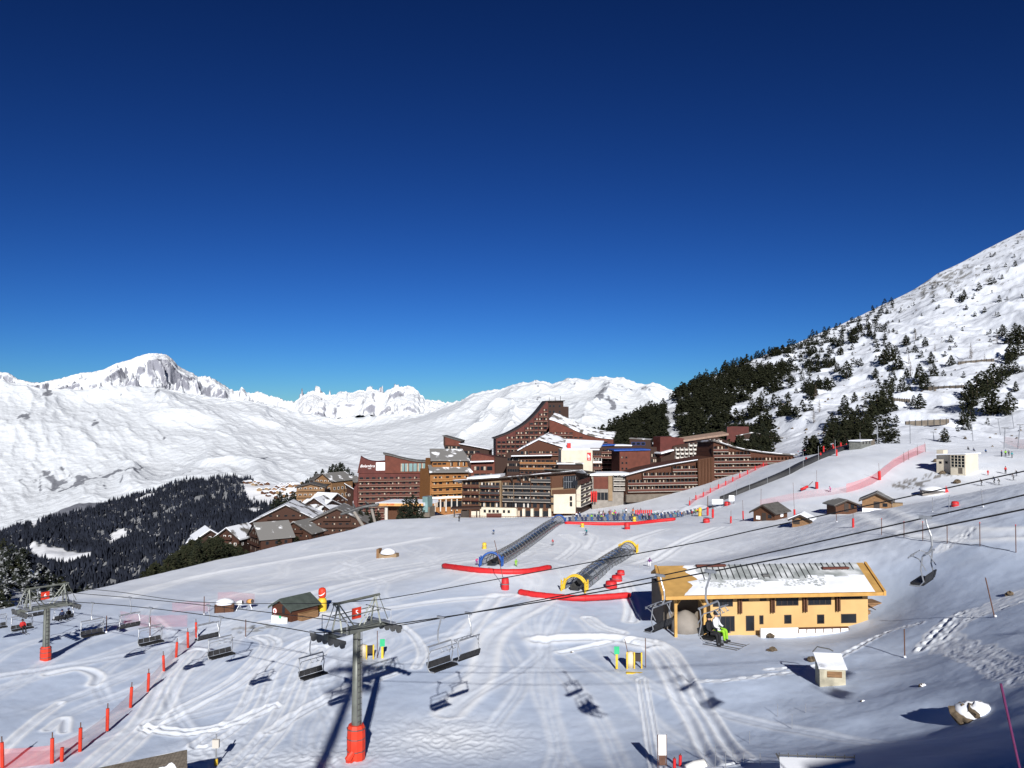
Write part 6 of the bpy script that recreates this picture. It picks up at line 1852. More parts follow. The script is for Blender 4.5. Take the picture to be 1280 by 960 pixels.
CLOTH = {'black': (.012, .012, .014), 'navy': (.015, .022, .06), 'red': (.40, .02, .02), 'blue': (.02, .06, .17), 'white': (.6, .6, .62), 'green': (.20, .42, .02), 'pink': (.5, .06, .2), 'orange': (.55, .14, .02), 'grey': (.12, .12, .13), 'teal': (.03, .20, .22), 'yellow': (.6, .45, .03), 'purple': (.12, .03, .16), 'brown': (.09, .05, .03)}
for k_, c_ in CLOTH.items(): pm(k_, c_)
mk('skin', (.46, .27, .19), .6, .05, 5)

# joints: (name, xyz, radius); facing +x
def joints(pose):
    J = {'pelvis': ((0, 0, .95), .155), 'belly': ((0, 0, 1.1), .15), 'chest': ((.01, 0, 1.30), .175), 'neckbase': ((0, 0, 1.46), .10), 'neck': ((.01, 0, 1.52), .062), 'head': ((.03, 0, 1.62), .098), 'crown': ((.02, 0, 1.72), .085)}
    for s, n in ((1, 'l'), (-1, 'r')):
        J['sh' + n] = ((0, .19 * s, 1.41), .082); J['el' + n] = ((-.03, .27 * s, 1.14), .06); J['wr' + n] = ((.10, .28 * s, .92), .045); J['ha' + n] = ((.16, .27 * s, .86), .05)
        J['hip' + n] = ((0, .10 * s, .90), .115); J['kn' + n] = ((.03, .12 * s, .50), .082); J['an' + n] = ((-.02, .13 * s, .14), .065); J['he' + n] = ((-.03, .13 * s, .05), .065); J['to' + n] = ((.17, .14 * s, .05), .05)
    if pose == 'ski':
        for k in ('pelvis',): J[k] = ((-.12, 0, .82), .155)
        J['belly'] = ((-.05, 0, .97), .15); J['chest'] = ((.07, 0, 1.15), .175); J['neckbase'] = ((.13, 0, 1.30), .10); J['neck'] = ((.16, 0, 1.35), .062); J['head'] = ((.21, 0, 1.44), .098); J['crown'] = ((.22, 0, 1.54), .085)
        for s, n in ((1, 'l'), (-1, 'r')):
            J['sh' + n] = ((.11, .2 * s, 1.25), .082); J['el' + n] = ((.12, .33 * s, 1.02), .06); J['wr' + n] = ((.36, .36 * s, 1.0), .045); J['ha' + n] = ((.42, .36 * s, .98), .05)
            J['hip' + n] = ((-.11, .11 * s, .78), .115); J['kn' + n] = ((.14, .15 * s, .46), .082)
    if pose == 'sit':
        for k, v in list(J.items()):
            J[k] = ((v[0][0], v[0][1], v[0][2] - .40), v[1])
        for s, n in ((1, 'l'), (-1, 'r')):
            J['hip' + n] = ((.04, .10 * s, .54), .115); J['kn' + n] = ((.46, .13 * s, .56), .085); J['an' + n] = ((.50, .14 * s, .16), .065); J['he' + n] = ((.48, .14 * s, .07), .065); J['to' + n] = ((.68, .16 * s, .08), .05)
            J['el' + n] = ((.08, .27 * s, .74), .06); J['wr' + n] = ((.30, .20 * s, .66), .045); J['ha' + n] = ((.36, .18 * s, .66), .05)
    return J


BONES = [('pelvis', 'belly'), ('belly', 'chest'), ('chest', 'neckbase'), ('neckbase', 'neck'), ('neck', 'head'), ('head', 'crown')]
for n_ in 'lr': BONES += [('chest', 'sh' + n_), ('sh' + n_, 'el' + n_), ('el' + n_, 'wr' + n_), ('wr' + n_, 'ha' + n_), ('pelvis', 'hip' + n_), ('hip' + n_, 'kn' + n_), ('kn' + n_, 'an' + n_), ('an' + n_, 'he' + n_), ('he' + n_, 'to' + n_)]
BODY = {}


def body_mesh(pose):
    J = joints(pose); names = list(J)
    me = bpy.data.meshes.new('body'); me.from_pydata([J[k][0] for k in names], [(names.index(a), names.index(b_)) for a, b_ in BONES], [])
    o = bpy.data.objects.new('body', me); COL.objects.link(o)
    md = o.modifiers.new('Skin', 'SKIN')
    sv = me.skin_vertices[0].data if me.skin_vertices else None
    if sv:
        for i, k in enumerate(names): r_ = J[k][1]; sv[i].radius = (r_, r_); sv[i].use_root = (k == 'pelvis')
    o.modifiers.new('Sub', 'SUBSURF').levels = 1
    o.modifiers['Sub'].render_levels = 1
    dg = bpy.context.evaluated_depsgraph_get(); dg.update()
    m2 = bpy.data.meshes.new_from_object(o.evaluated_get(dg)); bpy.data.objects.remove(o)
    # dress it: nearest bone decides the cloth
    seg = []
    for a, b_ in BONES:
        if a in ('neck',) or b_ == 'crown': c = 2
        elif a.startswith(('an', 'he')): c = 3
        elif a.startswith(('hip', 'kn')) or b_.startswith('hip'): c = 1
        elif a.startswith('wr'): c = 3
        else: c = 0
        seg.append((Vector(J[a][0]), Vector(J[b_][0]), c))
    idx = []
    for p in m2.polygons:
        q = p.center; best = 9; bc = 0
        for a, b_, c in seg:
            ab = b_ - a; t = max(0, min(1, (q - a).dot(ab) / max(ab.length_squared, 1e-9))); d = (q - a - ab * t).length
            if d < best: best, bc = d, c
        idx.append(bc)
    return m2, idx, J


for ps in ('stand', 'ski', 'sit'): BODY[ps] = body_mesh(ps)
PM_CACHE = {}


def person(loc, face, pose, jacket, trousers, hat, label, scale=1.0, skis=False, group=None, board=None):
    key = (pose, jacket, trousers, hat)
    if key not in PM_CACHE:
        me = BODY[pose][0].copy(); me.materials.clear()
        for m in ('cloth_' + jacket, 'cloth_' + trousers, 'skin', 'cloth_black'): me.materials.append(M[m])
        me.polygons.foreach_set('material_index', BODY[pose][1]); me.polygons.foreach_set('use_smooth', [True] * len(me.polygons)); me.update()
        c = Vector(BODY[pose][2]['head'][0]); mb = MB()
        mb.lathe([(.118, -.01), (.125, .05), (.11, .11), (.065, .155), (.01, .165)], (c.x - .015, 0, c.z + .02), 10)
        hm = mb.mesh('helmet', 'cloth_' + hat, True)
        # nose, goggles as a small face
        mb = MB(); mb.box((c.x + .105, 0, c.z + .035), (.05, .16, .06)); gm_ = mb.mesh('goggles', 'cloth_black')
        PM_CACHE[key] = (me, hm, gm_)
    me, hm, gm_ = PM_CACHE[key]
    o = bpy.data.objects.new('person', me); COL.objects.link(o)
    o.location = [float(v) for v in loc]; o.rotation_euler = (0, 0, face); o.scale = (scale,) * 3
    for nm, m in (('helmet', hm), ('goggles', gm_)):
        c = bpy.data.objects.new(nm, m); COL.objects.link(c); c.parent = o
    if skis:
        if 'ski' not in MESH:
            mb = MB(); mb.box((.1, 0, .015), (1.65, .09, .025)); mb.box((.98, 0, .05), (.2, .085, .02), tilt=Matrix.Rotation(-.5, 3, 'Y')); MESH['ski'] = mb.mesh('ski', 'cloth_grey')
            mb = MB(); mb.tube([(.42, 0, 1.0), (-.25, 0, .15)], .012, 5); MESH['skipole'] = mb.mesh('ski_pole', 'cloth_grey')
        for s in (-1, 1):
            c = bpy.data.objects.new('ski', MESH['ski']); COL.objects.link(c); c.parent = o; c.location = (.5 if pose == 'sit' else 0, .14 * s, 0)
            if pose == 'ski': c = bpy.data.objects.new('ski_pole', MESH['skipole']); COL.objects.link(c); c.parent = o; c.location = (0, .37 * s, 0)
    tag(o, label, 'person', group)
    return o


def at(px, py): return G(px, py)


# riders on the lift
def rider(chair_s, y, jacket, trousers, hat, label):
    base = rope_at('near' if chair_s[0] == 'near' else 'far', chair_s[1]); a = ang if chair_s[0] == 'near' else ang + math.pi
    off = Matrix.Rotation(a, 3, 'Z') @ Vector((.12, y, -2.81 - .42))
    return person(Vector(base) + off, a, 'sit', jacket, trousers, hat, label, 1.0, True, 'riders on the chairlift')


rider(('near', s_of('near', 886)), .25, 'white', 'green', 'black', 'lift rider in bright green trousers and pale jacket')
rider(('near', s_of('near', 886)), -.5, 'black', 'black', 'black', 'dark-clothed lift rider sitting beside the one in green trousers')
rider(('near', s_of('near', 34)), 0, 'red', 'black', 'black', 'lift rider in a red jacket before the frosted trees')
for y, j, t_ in ((-.6, 'black', 'has a navy helmet'), (.1, 'navy', 'in navy')): rider(('far', s_of('far', 85)), y, j, 'black', 'navy', 'dark lift rider right of the distant tower, ' + ('in black jacket' if j == 'black' else 'in navy jacket'))

# skiers and walkers: px, py (feet), pose, jacket, trousers, hat, face, label, scale
for (px, py, pose, j, t_, h_, fc, lab, sc) in [
    (812, 709, 'ski', 'purple', 'white', 'purple', -1.6, 'skier in purple jacket and white trousers beside the yellow conveyor tunnel', 1.0),
    (733, 669, 'ski', 'teal', 'navy', 'blue', -2.2, 'lone skier turning below the long red barrier', 1.0), (691, 681, 'ski', 'red', 'grey', 'red', -1.9, 'child skier in red right of the blue conveyor tunnel', .75),
    (617, 668, 'ski', 'blue', 'grey', 'white', -1.8, 'small skier in blue on the bare snow left of the blue tunnel', .85), (596, 706, 'ski', 'pink', 'purple', 'white', -1.2, 'child skier in pink beside the blue tunnel mouth', .75),
    (645, 708, 'ski', 'green', 'green', 'green', -1.4, 'child skier in lime green right of the blue tunnel mouth', .75),
    (1038, 615, 'ski', 'pink', 'purple', 'black', 2.6, 'skier in magenta crossing the piste below the red net', 1.0),
    (1227, 607, 'ski', 'black', 'black', 'black', 2.6, 'black-clad skier, lowest left of those on the right piste', 1.0), (1243, 604, 'ski', 'navy', 'black', 'black', 2.3, 'skier in navy striding on the right piste', 1.0), (1249, 606, 'ski', 'black', 'grey', 'grey', 2.5, 'skier in black and grey close behind the one in navy', 1.0),
    (1267, 600, 'ski', 'grey', 'black', 'black', 2.7, 'crouching grey skier on the right piste', .9), (1271, 595, 'ski', 'black', 'navy', 'white', 2.6, 'skier with white helmet, rightmost on the piste', 1.0),
    (1257, 592, 'stand', 'red', 'black', 'black', -1.5, 'person in red jacket standing alone on the right piste', 1.05), (1235, 594, 'stand', 'red', 'red', 'white', -1.5, 'child in red overall by a marker pole on the right piste', .8),
    (1252, 571, 'stand', 'navy', 'black', 'red', -1.2, 'person with red helmet, first of the standing group under the net', 1.0), (1257, 570.5, 'stand', 'green', 'black', 'black', -1.7, 'person in green jacket in the group under the net', 1.0), (1261, 570, 'stand', 'grey', 'black', 'white', -2, 'person in grey with white helmet in the group under the net', 1.0), (1265, 572.5, 'stand', 'teal', 'grey', 'black', -1.4, 'person in teal, last of the group under the net', 1.0),
    (1210, 562, 'sit', 'black', 'black', 'black', -1.5, 'person in black sitting in the snow above the pump house', 1.0), (1217, 563.5, 'sit', 'navy', 'black', 'grey', -1.3, 'person in navy sitting in the snow above the pump house', 1.0), (1232, 565, 'sit', 'blue', 'black', 'black', -1.7, 'person in blue sitting alone above the pump house', 1.0),
    (574, 651.5, 'stand', 'black', 'black', 'black', -1.4, 'person in black walking by the cream block', 1.0),
]:
    person(at(px, py) - np.array([0, 0, .38 if pose == 'sit' else 0]), fc, pose, j, t_, h_, lab, sc, pose == 'ski')

# the crowd on the sun terrace
rg = random.Random(12)
cols = list(CLOTH)
seen = {}
for k in range(66):
    if k < 40: px, py = rg.uniform(716, 872), rg.uniform(640.5, 649)
    else: px, py = rg.uniform(742, 800), rg.uniform(632, 640)
    j, t_, h_ = rg.choice(cols), rg.choice(['black', 'navy', 'grey', 'brown', 'blue']), rg.choice(['black', 'red', 'white', 'brown', 'grey'])
    ps = 'stand' if rg.random() < .75 else 'sit'
    lab = f"{'seated' if ps == 'sit' else 'standing'} person in {j} top and {t_} trousers with {h_} hat on the sun terrace"
    D = float(np.interp(py, [632, 640, 649], [292, 262, 236])); p = GD(px, D)
    person(p - np.array([0, 0, .3 if ps == 'sit' else 0]), rg.uniform(-3, 0), ps, j, t_, h_, lab, rg.uniform(.92, 1.1), False, 'people on the sun terrace')

# deck chairs in rows
mb = MB(); mb.box((-.25, 0, .55), (.06, .56, 1.0), tilt=Matrix.Rotation(-.55, 3, 'Y')); mb.box((.35, 0, .30), (.8, .56, .06), tilt=Matrix.Rotation(-.12, 3, 'Y'))
dcv = MB()
def deckchair(mat):
    r = MB(); r.box((-.32, 0, .62), (.05, .58, .95), tilt=Matrix.Rotation(-.6, 3, 'Y')); r.box((.3, 0, .27), (.85, .58, .05), tilt=Matrix.Rotation(-.1, 3, 'Y'))
    f = MB()
    for y in (-.3, .3): f.bar((-.55, y, 1.05), (.2, y, 0), .05); f.bar((.75, y, .32), (-.5, y, 0), .05)
    return r.mesh('canvas', 'cloth_' + mat), f.mesh('frame', 'cloth_grey')
DC = [deckchair(c) for c in ('navy', 'grey', 'grey', 'navy', 'blue')]
n = 0
for row, (a0, y0, a1, y1) in enumerate([((712), 650.5, 842, 648.5), (716, 647.5, 868, 645.5), (735, 644.6, 872, 642.8)]):
    for k in range(34):
        f = k / 33; px = a0 + (a1 - a0) * f; D = (233, 243, 253)[row] + 6 * f; p = GD(px, D)
        e = empty('deck_chair', p, -1.45 + rg.uniform(-.2, .2)); e.scale = (1.2, 1.2, 1.25); c, fr = DC[(k * 7 + row) % 5]
        for nm, m in (('canvas', c), ('frame', fr)): o = bpy.data.objects.new(nm, m); COL.objects.link(o); o.parent = e
        tag(e, 'blue-grey deck chair in the long rows on the sun terrace', 'deck chair', 'deck chairs on the sun terrace')


# ================================================================== conveyor tunnels, barriers
def conveyor(path, col, label, rad, n_hoops):
    g = np.array([G(a, b_) for a, b_ in path]); g = smooth_poly(g, 12)
    L_ = np.concatenate([[0], np.cumsum(np.linalg.norm(np.diff(g[:, :2], axis=0), axis=1))])
    r = empty('conveyor_tunnel', g[0]); tag(r, label, 'conveyor')
    o = Vector(g[0])
    pos = lambda s: Vector([np.interp(s, L_, g[:, i]) for i in range(3)]) - o
    def frame(s):
        t = (pos(min(s + .5, L_[-1])) - pos(max(s - .5, 0))); t.z = 0; t.normalize(); return t, Vector((-t.y, t.x, 0))
    def arc(s, rr, n=12, sq=1.15):
        p = pos(s); t, w_ = frame(s)
        return [p + w_ * (rr * math.cos(math.pi * k / n)) + Vector((0, 0, .15 + rr * sq * math.sin(math.pi * k / n))) for k in range(n + 1)]
    S = L_[-1]
    mb = MB(); rows = [arc(s, rad) for s in np.linspace(.5, S - .5, 40)]
    V = [v for rw_ in rows for v in rw_]; nn = 13
    mb.add(V, [(j * nn + i, j * nn + i + 1, (j + 1) * nn + i + 1, (j + 1) * nn + i) for j in range(39) for i in range(12)]); mb.build('clear_cover', 'tunnel_clear', r, True)
    for s in np.linspace(.6, S - .6, n_hoops):
        mb = MB(); mb.tube(arc(s, rad + .03), .055, 5); mb.build('hoop', 'steel_dark', r)
    mb = MB()
    for sgn in (-1, 1):
        for f in (0, .5):
            q = [pos(s) + frame(s)[1] * sgn * (rad * math.cos(f)) + Vector((0, 0, .15 + rad * 1.15 * math.sin(f))) for s in np.linspace(.5, S - .5, 20)]; mb.tube(q, .05, 5)
    mb.build('side_rail', 'steel', r)
    mb = MB()
    q = list(np.linspace(.2, S - .2, 30))
    V = []
    for s in q: p = pos(s); t, w_ = frame(s); V += [p + w_ * .62 + Vector((0, 0, .12)), p - w_ * .62 + Vector((0, 0, .12)), p + w_ * .75 + Vector((0, 0, .75)), p - w_ * .75 + Vector((0, 0, .75))]
    mb.add(V, [(4 * i, 4 * i + 1, 4 * i + 5, 4 * i + 4) for i in range(29)] + [(4 * i, 4 * i + 2, 4 * i + 6, 4 * i + 4) for i in range(29)] + [(4 * i + 1, 4 * i + 3, 4 * i + 7, 4 * i + 5) for i in range(29)]); mb.build('belt', 'steel_dark', r)
    for s, nm in ((.3, 'entrance_frame'), (S - .3, 'exit_frame')):
        mb = MB()
        for ds in (-.5, .35): mb.tube(arc(s + ds, rad + .25), .15, 8); p = pos(max(0, s + ds)); w_ = frame(s)[1]
        for k in (0, 3, 6, 9, 12): a_, c_ = arc(s - .5, rad + .25)[k], arc(s + .35, rad + .25)[k]; mb.bar(a_, c_, .16)
        t, w_ = frame(s)
        for sgn in (-1, 1):
            p = pos(s) + w_ * sgn * (rad + .25)
            for hz in (.25, .75, 1.2): mb.bar(p - t * .9 + Vector((0, 0, hz)), p + t * .5 + Vector((0, 0, hz)), .12)
            mb.bar(p - t * .9, p - t * .9 + Vector((0, 0, 1.6)), .16); mb.bar(p + t * .5, p + t * .5 + Vector((0, 0, 1.6)), .16)
        mb.build(nm, 'frame_' + col, r)
    return r, pos, S, frame


conveyor([(614, 708), (637, 695), (662, 678), (686, 661), (699, 654)], 'blue', 'long clear conveyor tunnel with blue end frames climbing to the cream block', 1.55, 26)
conveyor([(718, 739), (740, 722), (764, 704), (786, 690)], 'yellow', 'shorter clear conveyor tunnel with yellow end frames', 1.5, 15)


def bumper(path, r0, label, name='barrier_tube', mat='pad_red', seams=6):
    g = smooth_poly([G(a, b_) for a, b_ in path], 8); o = Vector(g[0]); r = empty(name, o); tag(r, label, 'barrier')
    pts_ = [Vector(p) - o + Vector((0, 0, r0 * .85)) for p in g]; n = len(pts_)
    mb = MB(); mb.tube(pts_, [r0 * (.75 if i in (0, n - 1) else 1) * (1 + .03 * math.sin(i * 1.7)) for i in range(n)], 12); mb.build('tube', mat, r, True)
    mb = MB()
    for k in range(1, seams): i = int(n * k / seams); t = (pts_[min(i + 1, n - 1)] - pts_[i - 1]).normalized(); mb.tube([pts_[i] - t * .06, pts_[i] + t * .06], r0 * 1.05, 12)
    mb.build('strap', 'cloth_red', r)
    return r


bumper([(554, 710), (575, 713), (600, 716), (630, 718), (660, 717), (688, 712)], .45, 'left curved red barrier below the blue tunnel mouth')
bumper([(649, 743), (665, 746), (690, 749), (720, 751), (750, 750), (788, 747)], .43, 'right curved red barrier below the yellow tunnel mouth')
bumper([(706, 655.5), (740, 656.5), (784, 656.5), (815, 653.5), (844, 650.5)], .45, 'long straight red barrier edging the sun terrace', seams=9)


def pad(px, py, w_, h_, label, mat='pad_red', name='crash_pad', lean=0.0):
    p = G(px, py); r = empty(name, p, rg.uniform(-.4, .4)); tag(r, label, 'crash pad'); mb = MB(); mb.lathe([(w_ * .42, -.15), (w_ * .52, .1), (w_ * .5, h_ * .5), (w_ * .46, h_ * .92), (w_ * .25, h_)], n=10)
    mb.build('cushion', mat, r, True); mb = MB(); mb.lathe([(w_ * .53, h_ * .45), (w_ * .53, h_ * .52)], n=10); mb.build('strap', 'cloth_grey', r); return r


pad(776, 719, 1.2, .8, 'highest of the three red crash pads beside the yellow tunnel'); pad(771, 727, 1.6, 1.0, 'middle of the three red crash pads beside the yellow tunnel'); pad(764, 735, 1.7, 1.05, 'lowest of the three red crash pads beside the yellow tunnel')
r = pad(631.5, 737, 1.15, 1.7, 'red padded foot of a long leaning pole between the two barriers', name='padded_pole')
mb = MB(); kk = G(631.5, 737)[1] / F; mb.tube([(0, 0, .3), (-14 * kk, 0, 60 * kk)], .05, 6); mb.build('pole', 'pole_brown', r)
pad(784, 661.5, 1.4, 1.7, 'square red pad in the middle of the long terrace barrier'); pad(883, 653, 1.7, 1.0, 'red pad at the right end of the sun terrace'); pad(875, 645, 1.0, 2.4, 'yellow pad post at the right end of the deck chairs', mat='frame_yellow', name='pad_post')
pad(605.5, 686, .9, 1.3, 'small yellow cone left of the blue tunnel', mat='frame_yellow', name='marker_cone'); pad(728, 659, .9, 1.0, 'small yellow cone under the terrace barrier', mat='frame_yellow', name='marker_cone'); pad(793, 652, 1.0, 1.4, 'pale yellow cone in front of the deck chairs', mat='frame_yellow', name='marker_cone')

# red slalom boards, flags and clutter on the terrace
for k in range(9):
    px = 793 + k * 2.4; p = GD(px, 262); r = empty('banner_flag', p, rg.uniform(-.3, .3)); tag(r, 'slender red banner in the row behind the deck chairs', 'banner', 'red banners behind the deck chairs')
    mb = MB(); mb.bar((0, 0, -.2), (0, 0, 2.2), .06); mb.build('pole', 'cloth_grey', r); mb = MB(); mb.box((.24, 0, 1.5), (.42, .03, 1.3)); mb.build('cloth', 'pad_red', r)
for (px, py, h_, mat, lab) in [(884.5, 645, 5.5, 'pole_brown', 'tall brown pole with red pads at the right end of the terrace'), (891, 648, 3.2, 'pole_brown', 'shorter brown pole beside the tall padded one')]:
    p = G(px, py); r = empty('terrace_pole', p); tag(r, lab, 'pole'); mb = MB(); mb.tube([(0, 0, -.3), (.1, 0, h_)], .11, 6); mb.build('pole', mat, r); mb = MB(); mb.tube([(0, 0, .2), (.03, 0, 2.4)], .3, 8); mb.build('pad', 'pad_red', r)
# snow wall behind the crowd, ticket panels at the foot of the ramp
def bank(name, pts, hts, wid, label):
    g = smooth_poly([list(GD(a, d)) for a, d in pts], 8); hh = np.interp(np.linspace(0, 1, len(g)), np.linspace(0, 1, len(hts)), hts)
    V = []; m = 7
    for i in range(len(g)):
        t = g[min(i + 1, len(g) - 1)] - g[max(i - 1, 0)]; t = t[:2] / np.linalg.norm(t[:2]); nn = np.array([-t[1], t[0]])
        for j in range(m):
            f = j / (m - 1) * 2 - 1; z = hh[i] * max(0, 1 - abs(f) ** 2.4) * (1 + .25 * float(perlin(i * .31, j * .7, 3))); V.append((g[i][0] + nn[0] * f * wid, g[i][1] + nn[1] * f * wid, g[i][2] - .35 + z))
    mb = MB(); mb.add(V, [(i * m + j, i * m + j + 1, (i + 1) * m + j + 1, (i + 1) * m + j) for i in range(len(g) - 1) for j in range(m - 1)]); o = mb.build(name, 'roof_snow', None, True); tag(o, kind='structure')
bank('snow_bank', [(800, 276), (820, 272), (845, 264), (870, 256), (892, 250)], [.4, 2.0, 2.6, 2.2, .5], 4, '')
for (px, py, w_, h_, lab) in [(897, 634, 3.4, 2.4, 'white panel standing at the foot of the covered walkway'), (914.5, 631, 1.6, 2.8, 'smaller white board right at the walkway entrance')]:
    p = G(px, py); r = empty('sign_board', p, .1); tag(r, lab, 'board'); mb = MB(); mb.box((0, 0, h_ * .68), (w_, .12, h_ * .6)); mb.build('panel', 'sign_white', r); mb = MB(); mb.bar((-w_ * .45, .05, -.3), (-w_ * .45, .05, h_), .12); mb.bar((w_ * .45, .05, -.3), (w_ * .45, .05, h_), .12); mb.build('post', 'steel_dark', r)
pad(909, 632, 1.8, 1.2, 'dark red cushion at the walkway entrance')

# covered walkway climbing the ramp
g = smooth_poly([G(a, b_) for a, b_ in [(900, 627), (918, 620), (934, 613.5), (956, 605), (984, 593.5), (1001, 584.5), (1020, 576), (1041, 568), (1072, 557.5)]], 8)
o = Vector(g[0]); r = empty('covered_walkway', o); tag(r, 'long dark covered conveyor running up the snow ramp to the top cabin', 'conveyor')
mb = MB(); V = []
for i in range(len(g)):
    t = g[min(i + 1, len(g) - 1)] - g[max(i - 1, 0)]; t = t[:2] / np.linalg.norm(t[:2]); nn = np.array([-t[1], t[0], 0]); p = g[i] - np.array(o)
    for (s_, z) in ((-1.2, -.5), (-1.2, 1.2), (-.8, 1.6), (.8, 1.6), (1.2, 1.2), (1.2, -.5)): V.append(tuple(p + nn * s_ + np.array([0, 0, z])))
mb.add(V, [(6 * i + k, 6 * i + k + 1, 6 * i + 7 + k, 6 * i + 6 + k) for i in range(len(g) - 1) for k in range(5)] + [tuple(range(6)), tuple(6 * (len(g) - 1) + k for k in range(6))]); mb.build('cover', 'rail_dark', r)
for k in range(9):
    i = int(k * (len(g) - 2) / 8) + 1; p = Vector(g[i]) - o; mb = MB(); mb.tube([p + Vector((.3, -1.5, -.3)), p + Vector((.3, -1.5, 5.0))], .06, 5); mb.build('lamp_pole', 'steel', r)
c = Facade('top_cabin', 'greenish cabin at the top of the covered walkway under the pines', 'cabin', (1076, 280), (1093, 288), (557,))
c.wall([(1076, 557), (1076, 551.8), (1089, 550.3), (1089, 557)], 4, 'steel_green'); c.wall([(1089, 557), (1089, 549.3), (1093.5, 549.3), (1093.5, 557)], 3, 'concrete_dark', name='end_room'); c.roof([(1075.5, 551.8), (1089, 550.3)], 4, 'roof_snow', .3, .3); c.windows([c.uv(q, 553)[0] for q in (1079, 1083, 1087)], [c.uv(1080, 555)[1]], 1.0, .8, lit=0)

# ================================================================== posts, nets, poles
POSTS = {}


def padded_post(p, h_, mat, lab, group, r0=.14, stick=.35, name='fence_post'):
    key = (mat, round(h_, 1), r0)
    if key not in POSTS:
        mb = MB(); mb.tube([(0, 0, -.4), (0, 0, h_ + stick)], .04, 6); a_ = mb.mesh('pole', 'pole_brown')
        mb = MB(); mb.tube([(0, 0, .05), (0, 0, h_ * .5), (0, 0, h_)], [r0, r0 * 1.04, r0], 8); b_ = mb.mesh('pad', mat)
        POSTS[key] = (a_, b_)
    e = empty(name, p, rg.uniform(0, 3)); e.rotation_euler = (rg.uniform(-.05, .05), rg.uniform(-.05, .05), rg.uniform(0, 3))
    for nm, m in zip(('pole', 'pad'), POSTS[key]): o_ = bpy.data.objects.new(nm, m); COL.objects.link(o_); o_.parent = e
    tag(e, lab, 'post', group)


def net(points, h_, label, mat='net_red', sag=.12, lift=.1):
    """Mesh strip hung between ground points."""
    V = []; Fc = []
    for a_, b_ in zip(points[:-1], points[1:]):
        m = 6
        for k in range(m + (1 if b_ is points[-1] else 0)):
            t = k / m; p = a_ * (1 - t) + b_ * t; z = zs(p[0], p[1]) if abs(p[0]) < 300 else p[2]
            hh = h_ - sag * 4 * t * (1 - t) * h_ * .3
            V += [(p[0], p[1], z + lift - .15), (p[0] + .02, p[1] + .08 * math.sin(k * 1.3), z + hh * .55), (p[0], p[1], z + hh)]
    n_ = len(V) // 3
    for i in range(n_ - 1): Fc += [(3 * i, 3 * i + 1, 3 * i + 4, 3 * i + 3), (3 * i + 1, 3 * i + 2, 3 * i + 5, 3 * i + 4)]
    mb = MB(); mb.add(V, Fc); o_ = mb.build('safety_net', mat); tag(o_, label, 'net')
    return o_


LP = [(3, 960), (65, 955), (100, 940), (134, 914), (163, 885), (185, 866), (205, 842), (220, 824), (235, 810), (245.5, 797)]
lp = [G(*q) for q in LP]
ordn = ['nearest', 'second', 'third', 'fourth', 'fifth', 'sixth', 'seventh', 'eighth', 'ninth', 'farthest']
for i, p in enumerate(lp): padded_post(p, 1.75, 'pad_orange', f'{ordn[i]} of the ten orange padded posts of the net fence, counted from the lower edge', 'orange padded posts of the net fence', .125, .4)
net([lp[0] + np.array([-3, -1.5, 0])] + lp, 1.3, 'red safety net strung along the orange padded posts', 'net_orange')
lp2 = [G(*q) for q in ((234, 783), (215, 783), (185, 784), (150, 778))]
net(lp2, 1.4, 'faint red net crossing the snow behind the farthest orange post')
net([G(*q) for q in ((215, 765), (238, 763), (262, 764))], 1.2, 'faint red net left of the snow-covered crate'); net([G(*q) for q in ((272, 752), (290, 751), (318, 754))], 1.3, 'faint red net behind the snow-covered crate')
padded_post(lp[1] + np.array([.5, .3, 0]), 1.0, 'pad_orange', 'short doubled orange pad leaning on the second fence post', 'orange pads', .12, 0)

RP = [(862, 632), (870, 625), (879, 621), (888, 616), (898, 611), (907, 607), (916, 602), (925, 597.5), (934.5, 593), (944, 588), (954, 583.5), (963, 580), (976, 575), (1002, 568), (1022, 563), (1042, 558), (1058, 555)]
rp = [G(*q) for q in RP]
for i, p in enumerate(rp): padded_post(p, 1.7, 'pad_red', 'red padded post in the line up the snow ramp beside the long residence', 'red posts up the snow ramp', .22, 1.2)
net(rp, 1.4, 'red net along the ramp posts beside the long residence', 'net_dense')
for i, q in enumerate([(1000, 566), (1008, 564), (1014, 562), (1020, 561), (1032, 558), (1044, 555), (1054, 553), (1066, 551), (1046, 570), (1026, 574), (1008, 580)]):
    padded_post(G(*q) + np.array([0, 2.0 if i < 8 else 0, 0]), 2.2, 'pad_red', 'red padded post near the top of the covered walkway', 'red posts near the top of the walkway', .28, .6)
NR = [(1157, 564), (1146, 569), (1130, 577), (1116, 585), (1102, 597), (1090, 605), (1075, 611), (1058, 616)]
nr = [G(*q) for q in NR]; net(nr, 2.4, 'dense red net curving down the right piste', 'net_dense'); net([G(*q) for q in ((1058, 616), (1040, 619), (1010, 622), (985, 626), (950, 633))], 1.8, 'thin red net along the foot of the piste behind the huts')
for i, q in enumerate([(1136, 575), (1130, 578), (1147, 569), (1157, 565)]): padded_post(G(*q), 2.2, 'pole_brown', 'thin brown pole holding the dense red net', 'thin poles of the dense red net', .06, .8)
padded_post(G(1099.5, 600), 2.4, 'pad_red', 'stout red pad where the dense net turns down', 'stout red pads', .38, 2.2)
net([G(*q) for q in ((1255, 556), (1268, 558), (1285, 562))], 3.2, 'red net at the top right behind the standing group', 'net_dense')
